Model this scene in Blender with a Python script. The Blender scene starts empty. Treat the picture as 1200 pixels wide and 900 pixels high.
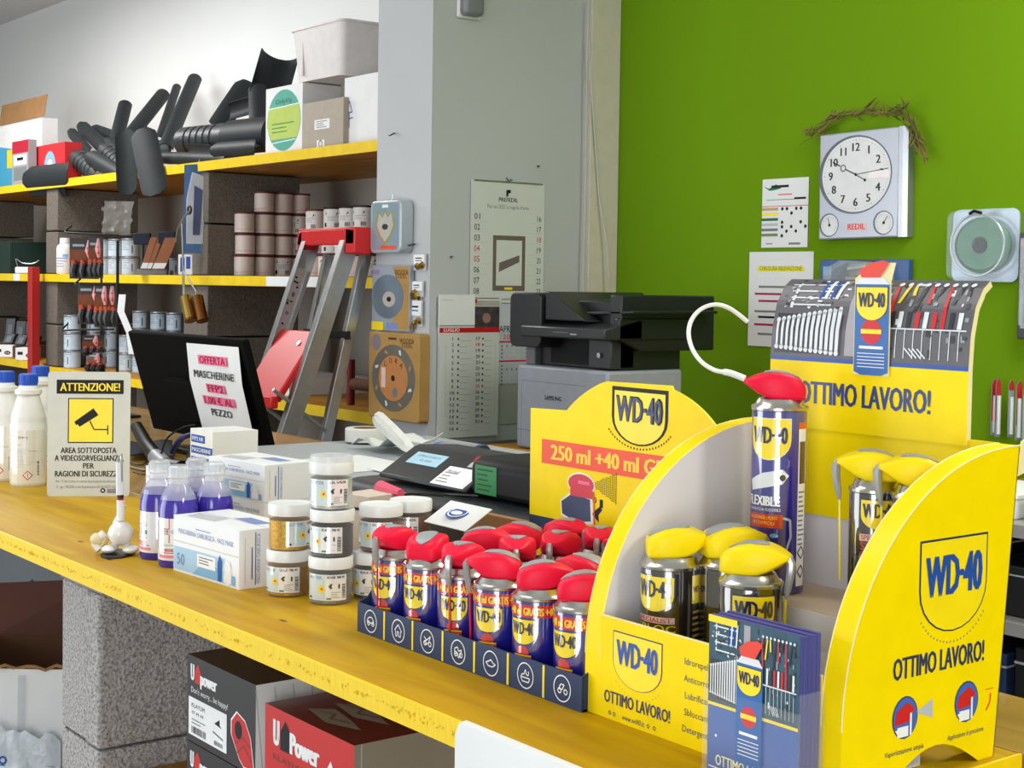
import bpy, math, random
from math import sin, cos, pi, atan, tan, radians, sqrt
from mathutils import Vector as V, Matrix
# ---------------------------------------------------------------- camera
C = bpy.context.scene.collection
SC = bpy.context.scene
F, PX, PY, XL, H = 1750.0, 600.0, 405.0, -750.0, 1.40
_a = atan((600-XL)/F); _p = atan((PY-333)/F); _r = atan(.015)
_fx, _fy = cos(pi-_a), sin(pi-_a)
FWD = V((_fx*cos(_p), _fy*cos(_p), -sin(_p)))
_R0 = V((_fy, -_fx, 0)); _U0 = _R0.cross(FWD)
RT = _R0*cos(_r)+_U0*sin(_r); UP = _U0*cos(_r)-_R0*sin(_r)
O = V((0, 0, H))
cd = bpy.data.cameras.new('camera'); cam = bpy.data.objects.new('camera', cd); C.objects.link(cam)
cd.sensor_width = 36; cd.lens = F/1200*36; cd.shift_y = -(450-PY)/1200; cd.clip_start = .05
m = Matrix.Identity(4)
for i in range(3):
    m[i][0], m[i][1], m[i][2], m[i][3] = RT[i], UP[i], -FWD[i], O[i]
cam.matrix_world = m
SC.camera = cam
cd.dof.use_dof = False
# ---------------------------------------------------------------- light
W = bpy.data.worlds.new('world'); SC.world = W; W.use_nodes = True
bg = W.node_tree.nodes['Background']; bg.inputs[0].default_value = (.75, .87, 1, 1); bg.inputs[1].default_value = 1.0
def area(name, loc, rot, sx, sy, power, col=(1, 1, 1)):
    l = bpy.data.lights.new(name, 'AREA'); l.shape = 'RECTANGLE'; l.size = sx; l.size_y = sy
    l.energy = power; l.color = col
    o = bpy.data.objects.new(name, l); C.objects.link(o); o.location = loc; o.rotation_euler = rot
    return o
area('shop_window_daylight', (1.15, -1.66, 1.26), (radians(90), 0, 0), 1.7, 2.42, 56, (.97, .98, 1))
area('left_window_daylight', (-4.6, -1.66, 1.35), (radians(90), 0, 0), 3.6, 2.2, 70, (.93, .97, 1))
area('overhead_fill_light', (-2.2, 0.4, 2.86), (0, 0, 0), 1.3, .5, 14, (1, .98, .95))  # extra overhead fill, added without any fixture in view
area('rear_fill_light', (-6.6, 1.7, 2.86), (0, 0, 0), 2.2, .6, 52, (1, .99, .97))  # fill light added to lift the white wall at the back left
area('right_fill_light', (1.5, 1.5, 2.86), (0, 0, 0), 1.2, .5, 44, (1, .95, .87))  # fill added for the stand's side panel and the wide pillar face
area('middle_fill_light', (-1.0, 2.4, 2.86), (0, 0, 0), 1.2, .4, 30, (1, .97, .92))  # fill added to brighten the green wall and the pillar
SC.view_settings.view_transform = 'Standard'; SC.view_settings.look = 'None'
SC.view_settings.exposure = .35; SC.view_settings.gamma = 1; SC.view_settings.use_curve_mapping = False
# ---------------------------------------------------------------- helpers
def ray(x, y): return FWD+RT*((x-PX)/F)-UP*((y-PY)/F)
def atz(x, y, z): d = ray(x, y); return O+d*((z-H)/d.z)      # where the line of sight meets a height
def aty(x, y, Y): d = ray(x, y); return O+d*(Y/d.y)          # ... meets a plane parallel to the shelves
def atx(x, y, X): d = ray(x, y); return O+d*(X/d.x)
def lin(c):
    c = c/255
    return c/12.92 if c <= .04045 else ((c+.055)/1.055)**2.4
MC = {}
def mat(name, rgb, rough=.5, metal=0, bump=None, var=None, coat=0, alpha=1, trans=0, emit=0, stretch=None):
    if name in MC: return MC[name]
    m = bpy.data.materials.new(name); m.use_nodes = True; nt = m.node_tree; p = nt.nodes['Principled BSDF']
    c = tuple(lin(k) for k in rgb)+(1,)
    p.inputs['Base Color'].default_value = c; p.inputs['Roughness'].default_value = rough
    p.inputs['Specular IOR Level'].default_value = .5 if rough < .46 else .25
    p.inputs['Metallic'].default_value = metal; p.inputs['Coat Weight'].default_value = coat
    p.inputs['Coat Roughness'].default_value = .08
    p.inputs['Alpha'].default_value = alpha; p.inputs['Transmission Weight'].default_value = trans
    if emit: p.inputs['Emission Color'].default_value = c; p.inputs['Emission Strength'].default_value = emit
    tc = nt.nodes.new('ShaderNodeTexCoord'); src = tc.outputs['Object']
    if stretch:
        mp = nt.nodes.new('ShaderNodeMapping'); mp.inputs['Scale'].default_value = stretch
        nt.links.new(src, mp.inputs[0]); src = mp.outputs[0]
    if not var: var = (30, .05)
    n = nt.nodes.new('ShaderNodeTexNoise'); n.inputs['Scale'].default_value = var[0]; n.inputs['Detail'].default_value = 4
    nt.links.new(src, n.inputs['Vector'])
    mr = nt.nodes.new('ShaderNodeMapRange'); mr.inputs[1].default_value = .3; mr.inputs[2].default_value = .7
    mr.inputs[3].default_value = 1-var[1]; mr.inputs[4].default_value = 1+var[1]*.6
    nt.links.new(n.outputs['Fac'], mr.inputs[0])
    mx = nt.nodes.new('ShaderNodeVectorMath'); mx.operation = 'SCALE'; mx.inputs[0].default_value = c[:3]
    nt.links.new(mr.outputs[0], mx.inputs['Scale']); nt.links.new(mx.outputs[0], p.inputs['Base Color'])
    if bump:
        nb = nt.nodes.new('ShaderNodeTexNoise'); nb.inputs['Scale'].default_value = bump[0]; nb.inputs['Detail'].default_value = 5
        nt.links.new(src, nb.inputs['Vector'])
        b = nt.nodes.new('ShaderNodeBump'); b.inputs['Strength'].default_value = bump[1]; b.inputs['Distance'].default_value = bump[2] if len(bump) > 2 else .003
        nt.links.new(nb.outputs['Fac'], b.inputs['Height']); nt.links.new(b.outputs[0], p.inputs['Normal'])
    MC[name] = m; return m
def woodmat(name, c1, c2, rough=.35, sc=(1.2, 14, 14), knots=True, coat=.15):
    m = bpy.data.materials.new(name); m.use_nodes = True; nt = m.node_tree; p = nt.nodes['Principled BSDF']
    p.inputs['Roughness'].default_value = rough; p.inputs['Coat Weight'].default_value = coat; p.inputs['Specular IOR Level'].default_value = .16
    N = nt.nodes.new; L = nt.links.new
    tc = N('ShaderNodeTexCoord'); mp = N('ShaderNodeMapping'); mp.inputs['Scale'].default_value = sc; L(tc.outputs['Object'], mp.inputs[0])
    n = N('ShaderNodeTexNoise'); n.inputs['Scale'].default_value = 3; n.inputs['Detail'].default_value = 7; n.inputs['Distortion'].default_value = .6; L(mp.outputs[0], n.inputs['Vector'])
    r = N('ShaderNodeValToRGB'); r.color_ramp.elements[0].position = .32; r.color_ramp.elements[1].position = .62
    r.color_ramp.elements[0].color = tuple(lin(k) for k in c2)+(1,); r.color_ramp.elements[1].color = tuple(lin(k) for k in c1)+(1,)
    L(n.outputs['Fac'], r.inputs[0]); out = r.outputs[0]
    if knots:
        mp2 = N('ShaderNodeMapping'); mp2.inputs['Scale'].default_value = (1, 2.6, 2.6); L(tc.outputs['Object'], mp2.inputs[0])
        v = N('ShaderNodeTexVoronoi'); v.inputs['Scale'].default_value = 6; L(mp2.outputs[0], v.inputs['Vector'])
        rr = N('ShaderNodeValToRGB'); rr.color_ramp.elements[0].position = .035; rr.color_ramp.elements[1].position = .075
        rr.color_ramp.elements[0].color = (.22, .14, .05, 1); rr.color_ramp.elements[1].color = (1, 1, 1, 1)
        L(v.outputs['Distance'], rr.inputs[0])
        mm = N('ShaderNodeMix'); mm.data_type = 'RGBA'; mm.blend_type = 'MULTIPLY'; mm.inputs[0].default_value = 1
        L(out, mm.inputs[6]); L(rr.outputs[0], mm.inputs[7]); out = mm.outputs[2]
    L(out, p.inputs['Base Color'])
    b = N('ShaderNodeBump'); b.inputs['Strength'].default_value = .12; b.inputs['Distance'].default_value = .001; L(n.outputs['Fac'], b.inputs['Height']); L(b.outputs[0], p.inputs['Normal'])
    MC[name] = m; return m
def concrete(name, c1, c2, sc=190, dist=.004, pit=.22):
    m = bpy.data.materials.new(name); m.use_nodes = True; nt = m.node_tree; p = nt.nodes['Principled BSDF']; p.inputs['Roughness'].default_value = .95
    N = nt.nodes.new; L = nt.links.new; tc = N('ShaderNodeTexCoord')
    n = N('ShaderNodeTexNoise'); n.inputs['Scale'].default_value = sc; n.inputs['Detail'].default_value = 6; n.inputs['Roughness'].default_value = .7; L(tc.outputs['Object'], n.inputs['Vector'])
    v = N('ShaderNodeTexVoronoi'); v.inputs['Scale'].default_value = sc*.9; L(tc.outputs['Object'], v.inputs['Vector'])
    n2 = N('ShaderNodeTexNoise'); n2.inputs['Scale'].default_value = sc*.35; n2.inputs['Detail'].default_value = 3; L(tc.outputs['Object'], n2.inputs['Vector'])
    r = N('ShaderNodeValToRGB'); e = r.color_ramp.elements; e[0].position = .36; e[1].position = .56
    e[0].color = tuple(lin(k) for k in c2)+(1,); e[1].color = tuple(lin(k) for k in c1)+(1,); L(n.outputs['Fac'], r.inputs[0]); L(r.outputs[0], p.inputs['Base Color'])
    ad = N('ShaderNodeMath'); ad.operation = 'ADD'; L(n.outputs['Fac'], ad.inputs[0]); L(n2.outputs['Fac'], ad.inputs[1])
    a2 = N('ShaderNodeMath'); a2.operation = 'MULTIPLY_ADD'; a2.inputs[1].default_value = .5; L(v.outputs['Distance'], a2.inputs[0]); L(ad.outputs[0], a2.inputs[2])
    b = N('ShaderNodeBump'); b.inputs['Strength'].default_value = 1; b.inputs['Distance'].default_value = dist; L(a2.outputs[0], b.inputs['Height']); L(b.outputs[0], p.inputs['Normal'])
    MC[name] = m; return m
class B:
    """collects shapes; build() links them as one mesh object"""
    def __init__(s): s.v = []; s.f = []; s.m = []; s.mats = []
    def mi(s, mt):
        if mt not in s.mats: s.mats.append(mt)
        return s.mats.index(mt)
    def add(s, vs, fs, mt):
        o = len(s.v); i = s.mi(mt); s.v += [tuple(v) for v in vs]
        for f in fs: s.f.append([k+o for k in f]); s.m.append(i)
        return s
    def box(s, x0, x1, y0, y1, z0, z1, mt):
        return s.hexa([(x0, y0, z0), (x1, y0, z0), (x1, y1, z0), (x0, y1, z0), (x0, y0, z1), (x1, y0, z1), (x1, y1, z1), (x0, y1, z1)], mt)
    def hexa(s, p, mt):
        return s.add(p, [(3, 2, 1, 0), (4, 5, 6, 7), (0, 1, 5, 4), (1, 2, 6, 5), (2, 3, 7, 6), (3, 0, 4, 7)], mt)
    def ob(s, c, ux, uy, uz, mt):      # oriented box: centre and three half vectors
        c, ux, uy, uz = V(c), V(ux), V(uy), V(uz)
        return s.hexa([c-ux-uy-uz, c+ux-uy-uz, c+ux+uy-uz, c-ux+uy-uz, c-ux-uy+uz, c+ux-uy+uz, c+ux+uy+uz, c-ux+uy+uz], mt)
    def prism(s, poly, o, U, Vv, N, mt):     # polygon in plane (o,U,V) pushed along N
        o, U, Vv, N = V(o), V(U), V(Vv), V(N); n = len(poly)
        a = [o+U*p[0]+Vv*p[1] for p in poly]; b = [q+N for q in a]
        fs = [list(range(n))[::-1], list(range(n, 2*n))]+[(i, (i+1) % n, n+(i+1) % n, n+i) for i in range(n)]
        return s.add(a+b, fs, mt)
    def lathe(s, prof, mt, n=28, c=(0, 0, 0), M=None):
        vs = []; fs = []; c = V(c); M = M or Matrix.Identity(3); k = len(prof)
        for r, z in prof:
            for i in range(n):
                t = 2*pi*i/n; vs.append(c+M@V((r*cos(t), r*sin(t), z)))
        for j in range(k-1):
            for i in range(n):
                fs.append((j*n+i, j*n+(i+1) % n, (j+1)*n+(i+1) % n, (j+1)*n+i))
        if prof[0][0] > 1e-5: fs.append(list(range(n))[::-1])
        if prof[-1][0] > 1e-5: fs.append([(k-1)*n+i for i in range(n)])
        return s.add(vs, fs, mt)
    def tube(s, pts, r, mt, n=8, cap=True):
        pts = [V(p) for p in pts]; vs = []; fs = []; k = len(pts)
        rs = r if isinstance(r, (list, tuple)) else [r]*k
        t0 = (pts[1]-pts[0]).normalized(); a = t0.orthogonal().normalized()
        for j in range(k):
            t = (pts[min(j+1, k-1)]-pts[max(j-1, 0)]).normalized()
            a = (a-t*a.dot(t)).normalized(); b = t.cross(a)
            for i in range(n):
                w = 2*pi*i/n; vs.append(pts[j]+(a*cos(w)+b*sin(w))*rs[j])
        for j in range(k-1):
            for i in range(n): fs.append((j*n+i, j*n+(i+1) % n, (j+1)*n+(i+1) % n, (j+1)*n+i))
        if cap: fs.append(list(range(n))[::-1]); fs.append([(k-1)*n+i for i in range(n)])
        return s.add(vs, fs, mt)
    def grid(s, rows, mt, th=0, closed=False):   # rows of points -> sheet, with thickness if th (vector or number along normals)
        nr, nc = len(rows), len(rows[0]); vs = [V(p) for r in rows for p in r]; fs = []
        for j in range(nr-1):
            for i in range(nc-1): fs.append((j*nc+i, j*nc+i+1, (j+1)*nc+i+1, (j+1)*nc+i))
        if th:
            nn = []
            for j in range(nr):
                for i in range(nc):
                    du = vs[j*nc+min(i+1, nc-1)]-vs[j*nc+max(i-1, 0)]; dv = vs[min(j+1, nr-1)*nc+i]-vs[max(j-1, 0)*nc+i]
                    nn.append(du.cross(dv).normalized() if du.cross(dv).length > 1e-9 else V((0, 0, 1)))
            m0 = len(vs); vs += [vs[q]+nn[q]*th for q in range(m0)]
            fs += [tuple(k+m0 for k in f[::-1]) for f in list(fs)]
            ed = [j*nc for j in range(nr)]+[(nr-1)*nc+i for i in range(1, nc)]+[j*nc+nc-1 for j in range(nr-2, -1, -1)]+[i for i in range(nc-2, 0, -1)]
            for q in range(len(ed)): a, b = ed[q], ed[(q+1) % len(ed)]; fs.append((a, b, b+m0, a+m0))
        return s.add(vs, fs, mt)
    def build(s, name, parent=None, loc=None, bevel=0, ang=35, kind=None):
        me = bpy.data.meshes.new(name); me.from_pydata(s.v, [], s.f)
        for mt in s.mats: me.materials.append(mt)
        me.polygons.foreach_set('material_index', s.m); me.polygons.foreach_set('use_smooth', [True]*len(s.f))
        me.update(); me.validate(); me.set_sharp_from_angle(angle=radians(ang))
        o = bpy.data.objects.new(name, me); C.objects.link(o)
        if parent: o.parent = parent
        if loc is not None: o.location = loc
        if bevel:
            md = o.modifiers.new('bevel', 'BEVEL'); md.width = bevel; md.segments = 2; md.limit_method = 'ANGLE'; md.harden_normals = False
        if kind: o['kind'] = kind
        return o
    def shift(s, d):
        s.v = [(a-d[0], b-d[1], c-d[2]) for a, b, c in s.v]; return s
def tag(o, label, cat, group=None):
    o['label'] = label; o['category'] = cat
    if group: o['group'] = group
    return o
def thing(name, label, cat, loc=(0, 0, 0), rz=0, group=None):
    o = bpy.data.objects.new(name, None); C.objects.link(o); o.location = loc; o.rotation_euler = (0, 0, rz)
    o.empty_display_size = .02
    return tag(o, label, cat, group)
def struct(o): o['kind'] = 'structure'; return o
def dup(o, loc=None, rz=None, label=None, parent=None):
    c = o.copy(); C.objects.link(c)
    if parent: c.parent = parent
    if loc is not None: c.location = loc
    if rz is not None: c.rotation_euler = (0, 0, rz)
    if label: c['label'] = label
    for ch in o.children: dup(ch, parent=c)
    return c
GL = {}
def glyphs(s, b):
    if (s, b) in GL: return GL[(s, b)]
    cu = bpy.data.curves.new('t', 'FONT'); cu.body = s; cu.size = 1; cu.offset = b; cu.resolution_u = 2
    o = bpy.data.objects.new('t', cu); C.objects.link(o)
    dg = bpy.context.evaluated_depsgraph_get(); me = bpy.data.meshes.new_from_object(o.evaluated_get(dg))
    vs = [(v.co.x, v.co.y) for v in me.vertices]; fs = [tuple(p.vertices) for p in me.polygons]
    bpy.data.meshes.remove(me); bpy.data.objects.remove(o); bpy.data.curves.remove(cu)
    GL[(s, b)] = (vs, fs); return GL[(s, b)]
def caph():
    vs, _ = glyphs('H', 0); return max(v[1] for v in vs)
CAP = caph()
def clipx(poly, a, keep_gt):
    out = []
    for i in range(len(poly)):
        p, q = poly[i], poly[(i+1) % len(poly)]
        ip = (p[0] >= a) if keep_gt else (p[0] <= a); iq = (q[0] >= a) if keep_gt else (q[0] <= a)
        if ip: out.append(p)
        if ip != iq:
            t = (a-p[0])/(q[0]-p[0]); out.append((a, p[1]+t*(q[1]-p[1])))
    return out
def glossy(o):       # lacquered print on tins and bottles
    for i, m_ in enumerate(list(o.data.materials)):
        if m_.node_tree.nodes['Principled BSDF'].inputs['Metallic'].default_value > .3: continue
        n = m_.name+'_lacquered'
        if n not in MC:
            g = m_.copy(); g.name = n; p = g.node_tree.nodes['Principled BSDF']; p.inputs['Coat Weight'].default_value = 1; p.inputs['Coat IOR'].default_value = 2.2; p.inputs['Coat Roughness'].default_value = .03; p.inputs['Specular IOR Level'].default_value = .2; MC[n] = g
        o.data.materials[i] = MC[n]
    return o
class Pr:
    """flat print on a surface given by fn(u,v,h)"""
    def __init__(s, fn, step=None): s.b = B(); s.fn = fn; s.step = step; s.k = 0
    def poly(s, pts, mt, lv=1):
        s.k += 1; h = lv*.00022+(s.k % 150)*8e-7
        if s.step:
            u0 = min(p[0] for p in pts); u1 = max(p[0] for p in pts); k = max(1, int((u1-u0)/s.step+.99))
            for i in range(k):
                a = u0+(u1-u0)*i/k; b = u0+(u1-u0)*(i+1)/k
                q = clipx(clipx(pts, a, True), b, False)
                if len(q) > 2: s.b.add([s.fn(u, v, h) for u, v in q], [list(range(len(q)))], mt)
        else: s.b.add([s.fn(u, v, h) for u, v in pts], [list(range(len(pts)))], mt)
        return s
    def rect(s, u0, u1, v0, v1, mt, lv=1): return s.poly([(u0, v0), (u1, v0), (u1, v1), (u0, v1)], mt, lv)
    def disc(s, u, v, r, mt, lv=1, ry=None, n=20):
        ry = ry or r; return s.poly([(u+r*cos(2*pi*i/n), v+ry*sin(2*pi*i/n)) for i in range(n)], mt, lv)
    def ring(s, u, v, r0, r1, mt, lv=1, n=24, k=1):
        for i in range(n):
            a, b = 2*pi*i/n, 2*pi*(i+1)/n
            s.poly([(u+r0*cos(a), v+r0*k*sin(a)), (u+r1*cos(a), v+r1*k*sin(a)), (u+r1*cos(b), v+r1*k*sin(b)), (u+r0*cos(b), v+r0*k*sin(b))], mt, lv)
        return s
    def line(s, pts, w, mt, lv=1):
        for p, q in zip(pts, pts[1:]):
            d = V((q[0]-p[0], q[1]-p[1])); 
            if d.length < 1e-9: continue
            n = V((-d.y, d.x)).normalized()*w/2
            s.poly([(p[0]-n.x, p[1]-n.y), (q[0]-n.x, q[1]-n.y), (q[0]+n.x, q[1]+n.y), (p[0]+n.x, p[1]+n.y)], mt, lv)
        return s
    def text(s, t, u, v, h, mt, w=None, al='c', b=0, lv=2, rot=0):
        if b > .012:       # heavier weight: the letters drawn three times, slightly apart
            e = b*h*1.25; w2 = w-2*e if w else None; sh = {'c': 0, 'l': e, 'r': -e}[al]
            for k in (-1, 0, 1): s.text(t, u+sh+e*k*cos(rot), v+e*k*sin(rot), h, mt, w2, al, 0, lv+.15*k, rot)
            return s
        vs, fs = glyphs(t, 0); k = h/CAP; x0 = min(p[0] for p in vs); x1 = max(p[0] for p in vs)
        kx = w/(x1-x0) if w else k; ww = (x1-x0)*kx
        off = {'c': -ww/2, 'l': 0, 'r': -ww}[al]; cr, sr = cos(rot), sin(rot); pts = []
        for x, y in vs:
            a = (x-x0)*kx+off; c = y*k; pts.append(s.fn(u+a*cr-c*sr, v+a*sr+c*cr, lv*.00022))
        s.b.add(pts, fs, mt); return s
    def lines(s, u0, u1, v0, n, dv, th, mt, lv=2, seed=1):
        rn = random.Random(seed)
        for i in range(n):
            s.rect(u0, u1-(u1-u0)*rn.random()*.45, v0-i*dv-th/2, v0-i*dv+th/2, mt, lv)
        return s
    def barcode(s, u0, u1, v0, v1, mt, lv=2, n=14, vert=False):
        rn = random.Random(int(abs(u0)*1e5))
        for i in range(n):
            if vert:
                a = v0+(v1-v0)*i/n; s.rect(u0, u1, a, a+(v1-v0)/n*rn.uniform(.3, .75), mt, lv)
            else:
                a = u0+(u1-u0)*i/n; s.rect(a, a+(u1-u0)/n*rn.uniform(.3, .75), v0, v1, mt, lv)
        return s
    def build(s, parent, name='printed_label', loc=None): return s.b.build(name, parent, loc)
def plane(o, U, Vv):
    o, U, Vv = V(o), V(U).normalized(), V(Vv).normalized(); N = U.cross(Vv)
    return lambda u, v, h: o+U*u+Vv*v+N*h
def cyl(r, a0=0, z0=0, c=(0, 0)):      # u runs to the right as seen from outside, u=0 at angle a0
    return lambda u, v, h: V((c[0]+(r+h)*cos(a0+u/r), c[1]+(r+h)*sin(a0+u/r), z0+v))
def shield(W, k=.86):
    p = [(W/2, 0), (-W/2, 0), (-W/2, -k*W*.52)]
    for i in range(1, 12):
        t = pi*i/12; p.append((-W/2*cos(t), -k*W*.52-k*W*.48*sin(t)))
    return p+[(W/2, -k*W*.52)]
# shared materials
WHITE = mat('white_print', (238, 238, 238), .5); BLACK = mat('black_print', (22, 22, 24), .5)
GREY = mat('grey_print', (120, 122, 125), .5); LGREY = mat('light_grey_print', (185, 187, 190), .5)
YEL = mat('display_yellow', (247, 217, 0), .34, coat=.15); NAVY = mat('navy_print', (38, 48, 88), .4)
WBLUE = mat('logo_blue', (28, 72, 160), .4); RED = mat('red_print', (205, 22, 30), .45); ORG = mat('orange_red_print', (232, 72, 15), .45)
YPR = mat('yellow_print', (250, 220, 10), .4); DNAVY = mat('dark_navy_print', (20, 26, 70), .4)
SILV = mat('brushed_aluminium', (190, 190, 192), .28, 1, var=(60, .06)); CHROME = mat('tin_silver', (205, 203, 200), .22, 1)
CARD = mat('brown_cardboard', (150, 112, 72), .8, var=(18, .12), bump=(120, .2, .001)); WCARD = mat('white_cardboard', (226, 226, 226), .6, var=(15, .05))
DKCARD = mat('dark_cardboard', (92, 62, 42), .85, var=(12, .15)); BLKPL = mat('black_plastic', (24, 24, 26), .42); DGREY = mat('dark_grey_plastic', (50, 55, 58), .45, var=(12, .2))
PAPER = mat('white_paper', (225, 227, 228), .7, var=(6, .05)); GRN = mat('green_print', (40, 140, 70), .5); PINK = mat('highlighter_pink', (240, 120, 160), .6)
LBLUE = mat('light_blue_print', (125, 175, 215), .5); BLUE = mat('mid_blue_print', (35, 85, 165), .5); REDPL = mat('red_cap_plastic', (232, 16, 58), .38, coat=.1); YELPL = mat('yellow_cap_plastic', (242, 214, 0), .38)
CLEAR = mat('clear_plastic', (235, 240, 242), .08, alpha=.06); CLEARW = mat('frosted_plastic', (225, 228, 232), .15, alpha=.45)
def spec(m_, s_, r_=None, coat=0):
    q_ = m_.node_tree.nodes['Principled BSDF']; q_.inputs['Specular IOR Level'].default_value = s_; q_.inputs['Coat Weight'].default_value = coat
    if r_: q_.inputs['Roughness'].default_value = r_
spec(YEL, .14, .4, .03); spec(REDPL, .25, .45); spec(YELPL, .25, .45)
GREYBTN = mat('grey_button_plastic', (150, 155, 160), .4)
def logo(p, u, v, W, fill=YPR, edge=DNAVY, txt=DNAVY, lv=1, k=.86, rim=None, bw=.035):
    """shield with the two-part wordmark, u,v = middle of its top edge"""
    def sh(w, dv): return [(u+a, v-dv+b) for a, b in shield(w, k)]
    p.poly(sh(W, 0), edge, lv); p.poly(sh(W*(1-2*bw), bw*W), fill, lv+1)
    if rim: p.poly(sh(W*(1-4*bw), 2*bw*W), rim, lv+2)
    p.text('WD\u00b740', u, v-W*k*.60, W*min(.36, .45*k), txt, w=W*.84, b=.038, lv=lv+3)
# ---------------------------------------------------------------- the room
wallW = mat('white_wall_paint', (234, 236, 235), .8, bump=(9, .25, .004), var=(1.1, .03))
wallP = mat('pillar_paint', (184, 186, 188), .8, bump=(7, .3, .004), var=(1.4, .035))
wallG = mat('green_wall_paint', (104, 144, 0), .95, bump=(40, .15, .002), var=(1.5, .03))
ceilM = mat('ceiling_paint', (222, 222, 222), .85); floorM = mat('floor_tiles', (128, 122, 114), .4, var=(3, .12))
YB, YS, YP, XP0, XP1, ZC = 3.15, 2.5, 2.45, -3.86, -3.57, 2.95
def wall(name, x0, x1, y0, y1, z0, z1, mt): return struct(B().box(x0, x1, y0, y1, z0, z1, mt).build(name))
wall('floor', -11, 4.2, -1.8, 3.3, -.1, 0, floorM)
wall('ceiling', -11, 4.2, -1.8, 3.3, ZC, ZC+.1, ceilM)
wall('wall_back', -11, XP0+.02, YB, YB+.12, 0, ZC, wallW)
wall('wall_right', XP0+.02, 4.2, YB, YB+.12, 0, ZC, wallG)
wall('wall_left', -11.1, -11, -1.8, 3.3, 0, ZC, wallW)
wall('wall_side', 4.2, 4.3, -1.8, 3.3, 0, ZC, wallW)
wall('wall_middle', XP0, XP1, YP, YB-.001, 0, ZC, wallP)
b = B()      # street side wall with two window openings
for x0, x1, z0, z1 in ((-11, -6.5, 0, ZC), (-2.7, -.1, 0, ZC), (2.25, 4.2, 0, ZC), (-6.5, -2.7, 0, .2), (-6.5, -2.7, 2.5, ZC), (-.1, 2.25, 2.55, ZC)):
    b.box(x0, x1, -1.8, -1.7, z0, z1, wallW)
struct(b.build('wall_front'))
for n, (x0, x1, z0, z1) in enumerate(((-6.5, -2.7, .2, 2.5), (-.1, 2.25, .0, 2.55))):
    w = B()
    for a0, a1, c0, c1 in ((x0, x0+.06, z0, z1), (x1-.06, x1, z0, z1), (x0, x1, z0, z0+.06), (x0, x1, z1-.06, z1)):
        w.box(a0, a1, -1.78, -1.72, c0, c1, SILV)
    w = struct(w.build('window_%d' % (n+1))); B().box(x0+.05, x1-.05, -1.755, -1.75, z0+.05, z1-.05, CLEAR).build('pane', w)
wall('trim_2', -11, XP0+.01, YB-.012, YB-.0005, 0, 1.826, mat('bay_shade_panel', (150, 143, 134), .85, var=(1.3, .08)))  # added panel, darkened in colour to tone down the too bright shelf bays
# duct and cables where the pillar meets the green wall
duct = mat('beige_duct', (205, 198, 182), .6)
struct(B().box(XP1, XP1+.025, 3.03, 3.149, 0, ZC, duct).build('trim_1', bevel=.002))
cable = mat('white_cable', (190, 188, 182), .5)
c1 = [atx(690, 0, XP1+.03), atx(688, 60, XP1+.03), atx(686, 220, XP1+.03), atx(683, 345, XP1+.03)]
tag(B().tube(c1, .003, cable).build('cable'), 'grey cable running straight down the pillar beside the corner duct', 'cable')
c2 = [atx(690, 45, XP1+.035), atx(695, 130, XP1+.035), atx(702, 230, XP1+.035), atx(712, 290, XP1+.06), atx(714, 345, XP1+.06)]
tag(B().tube(c2, .0025, cable).build('cable'), 'thin white cable drooping slantwise from the corner duct to the printer', 'cable')
# nails in the pillar
nailM = mat('nail_steel', (60, 58, 55), .4, .8)
def nail(x, y, on, dx, dy, label):
    p = aty(x, y, YP) if on == 'y' else atx(x, y, XP1)
    q = p+(V((0, -.035, 0)) if on == 'y' else V((.006, 0, 0)))+V((0, 0, dy))+V((dx, 0, 0))
    tag(B().tube([p, q], .0022, nailM).lathe([(.005, 0), (.005, .002)], nailM, 10, q).build('nail'), label, 'nail')
nail(462, 156, 'y', .03, -.012, 'bare nail high on the narrow face of the white pillar')
nail(486, 286, 'y', .02, -.006, 'nail holding the bags of small fittings beside the saw blade packs')
nail(528, 301, 'x', 0, 0, 'small dark nail head alone on the wide pillar face left of the calendar')
nail(630, 195, 'x', 0, 0, 'tiny nail above the right corner of the hanging calendar')
# grey lamp or alarm box at the top of the picture
p = atx(548, 8, XP1)
t = thing('alarm_sensor', 'small grey box with rounded lower end mounted high on the pillar', 'sensor', p)
B().box(0, .04, -.035, .035, -.03, .09, mat('sensor_grey', (120, 122, 130), .4)).build('housing', t, bevel=.012)
B().box(-.0, .012, -.042, .042, -.036, .1, WCARD).build('mounting_plate', t, bevel=.005)
# ---------------------------------------------------------------- shelving on block columns
woodE = mat('yellow_board_edge', (232, 196, 8), .45, var=(25, .08)); woodmat('shelf_wood', (178, 128, 44), (146, 96, 30), .5, (1, 10, 10), knots=False, coat=0)
woodU = MC['shelf_wood']
bump_block = concrete('shelf_block', (112, 103, 94), (86, 78, 70), 130, .0025)
ZT, ZM, ZL = 1.806, 1.380, .955
def board(label, x0, x1, z, patches=()):
    t = thing('shelf_board', label, 'shelf', ((x0+x1)/2, YS, z))
    b = B().box(x0, x1, YS+.004, YB-.01, z, z+.035, woodU).shift(t.location).build('plank', t)
    B().box(x0, x1, YS, YS+.004, z, z+.035, woodE).shift(t.location).build('painted_edge', t)
    for a, c in patches: B().box(a, c, YS-.0006, YS, z+.001, z+.034, PAPER).shift(t.location).build('label_strip', t)
    return t
X0, XM, XR = -9.2, -6.75, XP0
board('long yellow-edged top shelf board carrying the dark gutters and boxes', -8.4, XR, ZT)
sx = lambda x, y=330: aty(x, y, YS).x
board('yellow-edged middle shelf board carrying bottles and pink-topped paint cans', sx(52), XR, ZM, ((sx(312), sx(342)), (sx(352), sx(380))))
board('yellow-edged middle shelf board at the far left beyond the red post', -8.4, sx(50.5), ZM, ((sx(16), sx(23)),))
board('yellow-edged lower shelf board behind the ladder', sx(52), XR, ZL)
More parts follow.
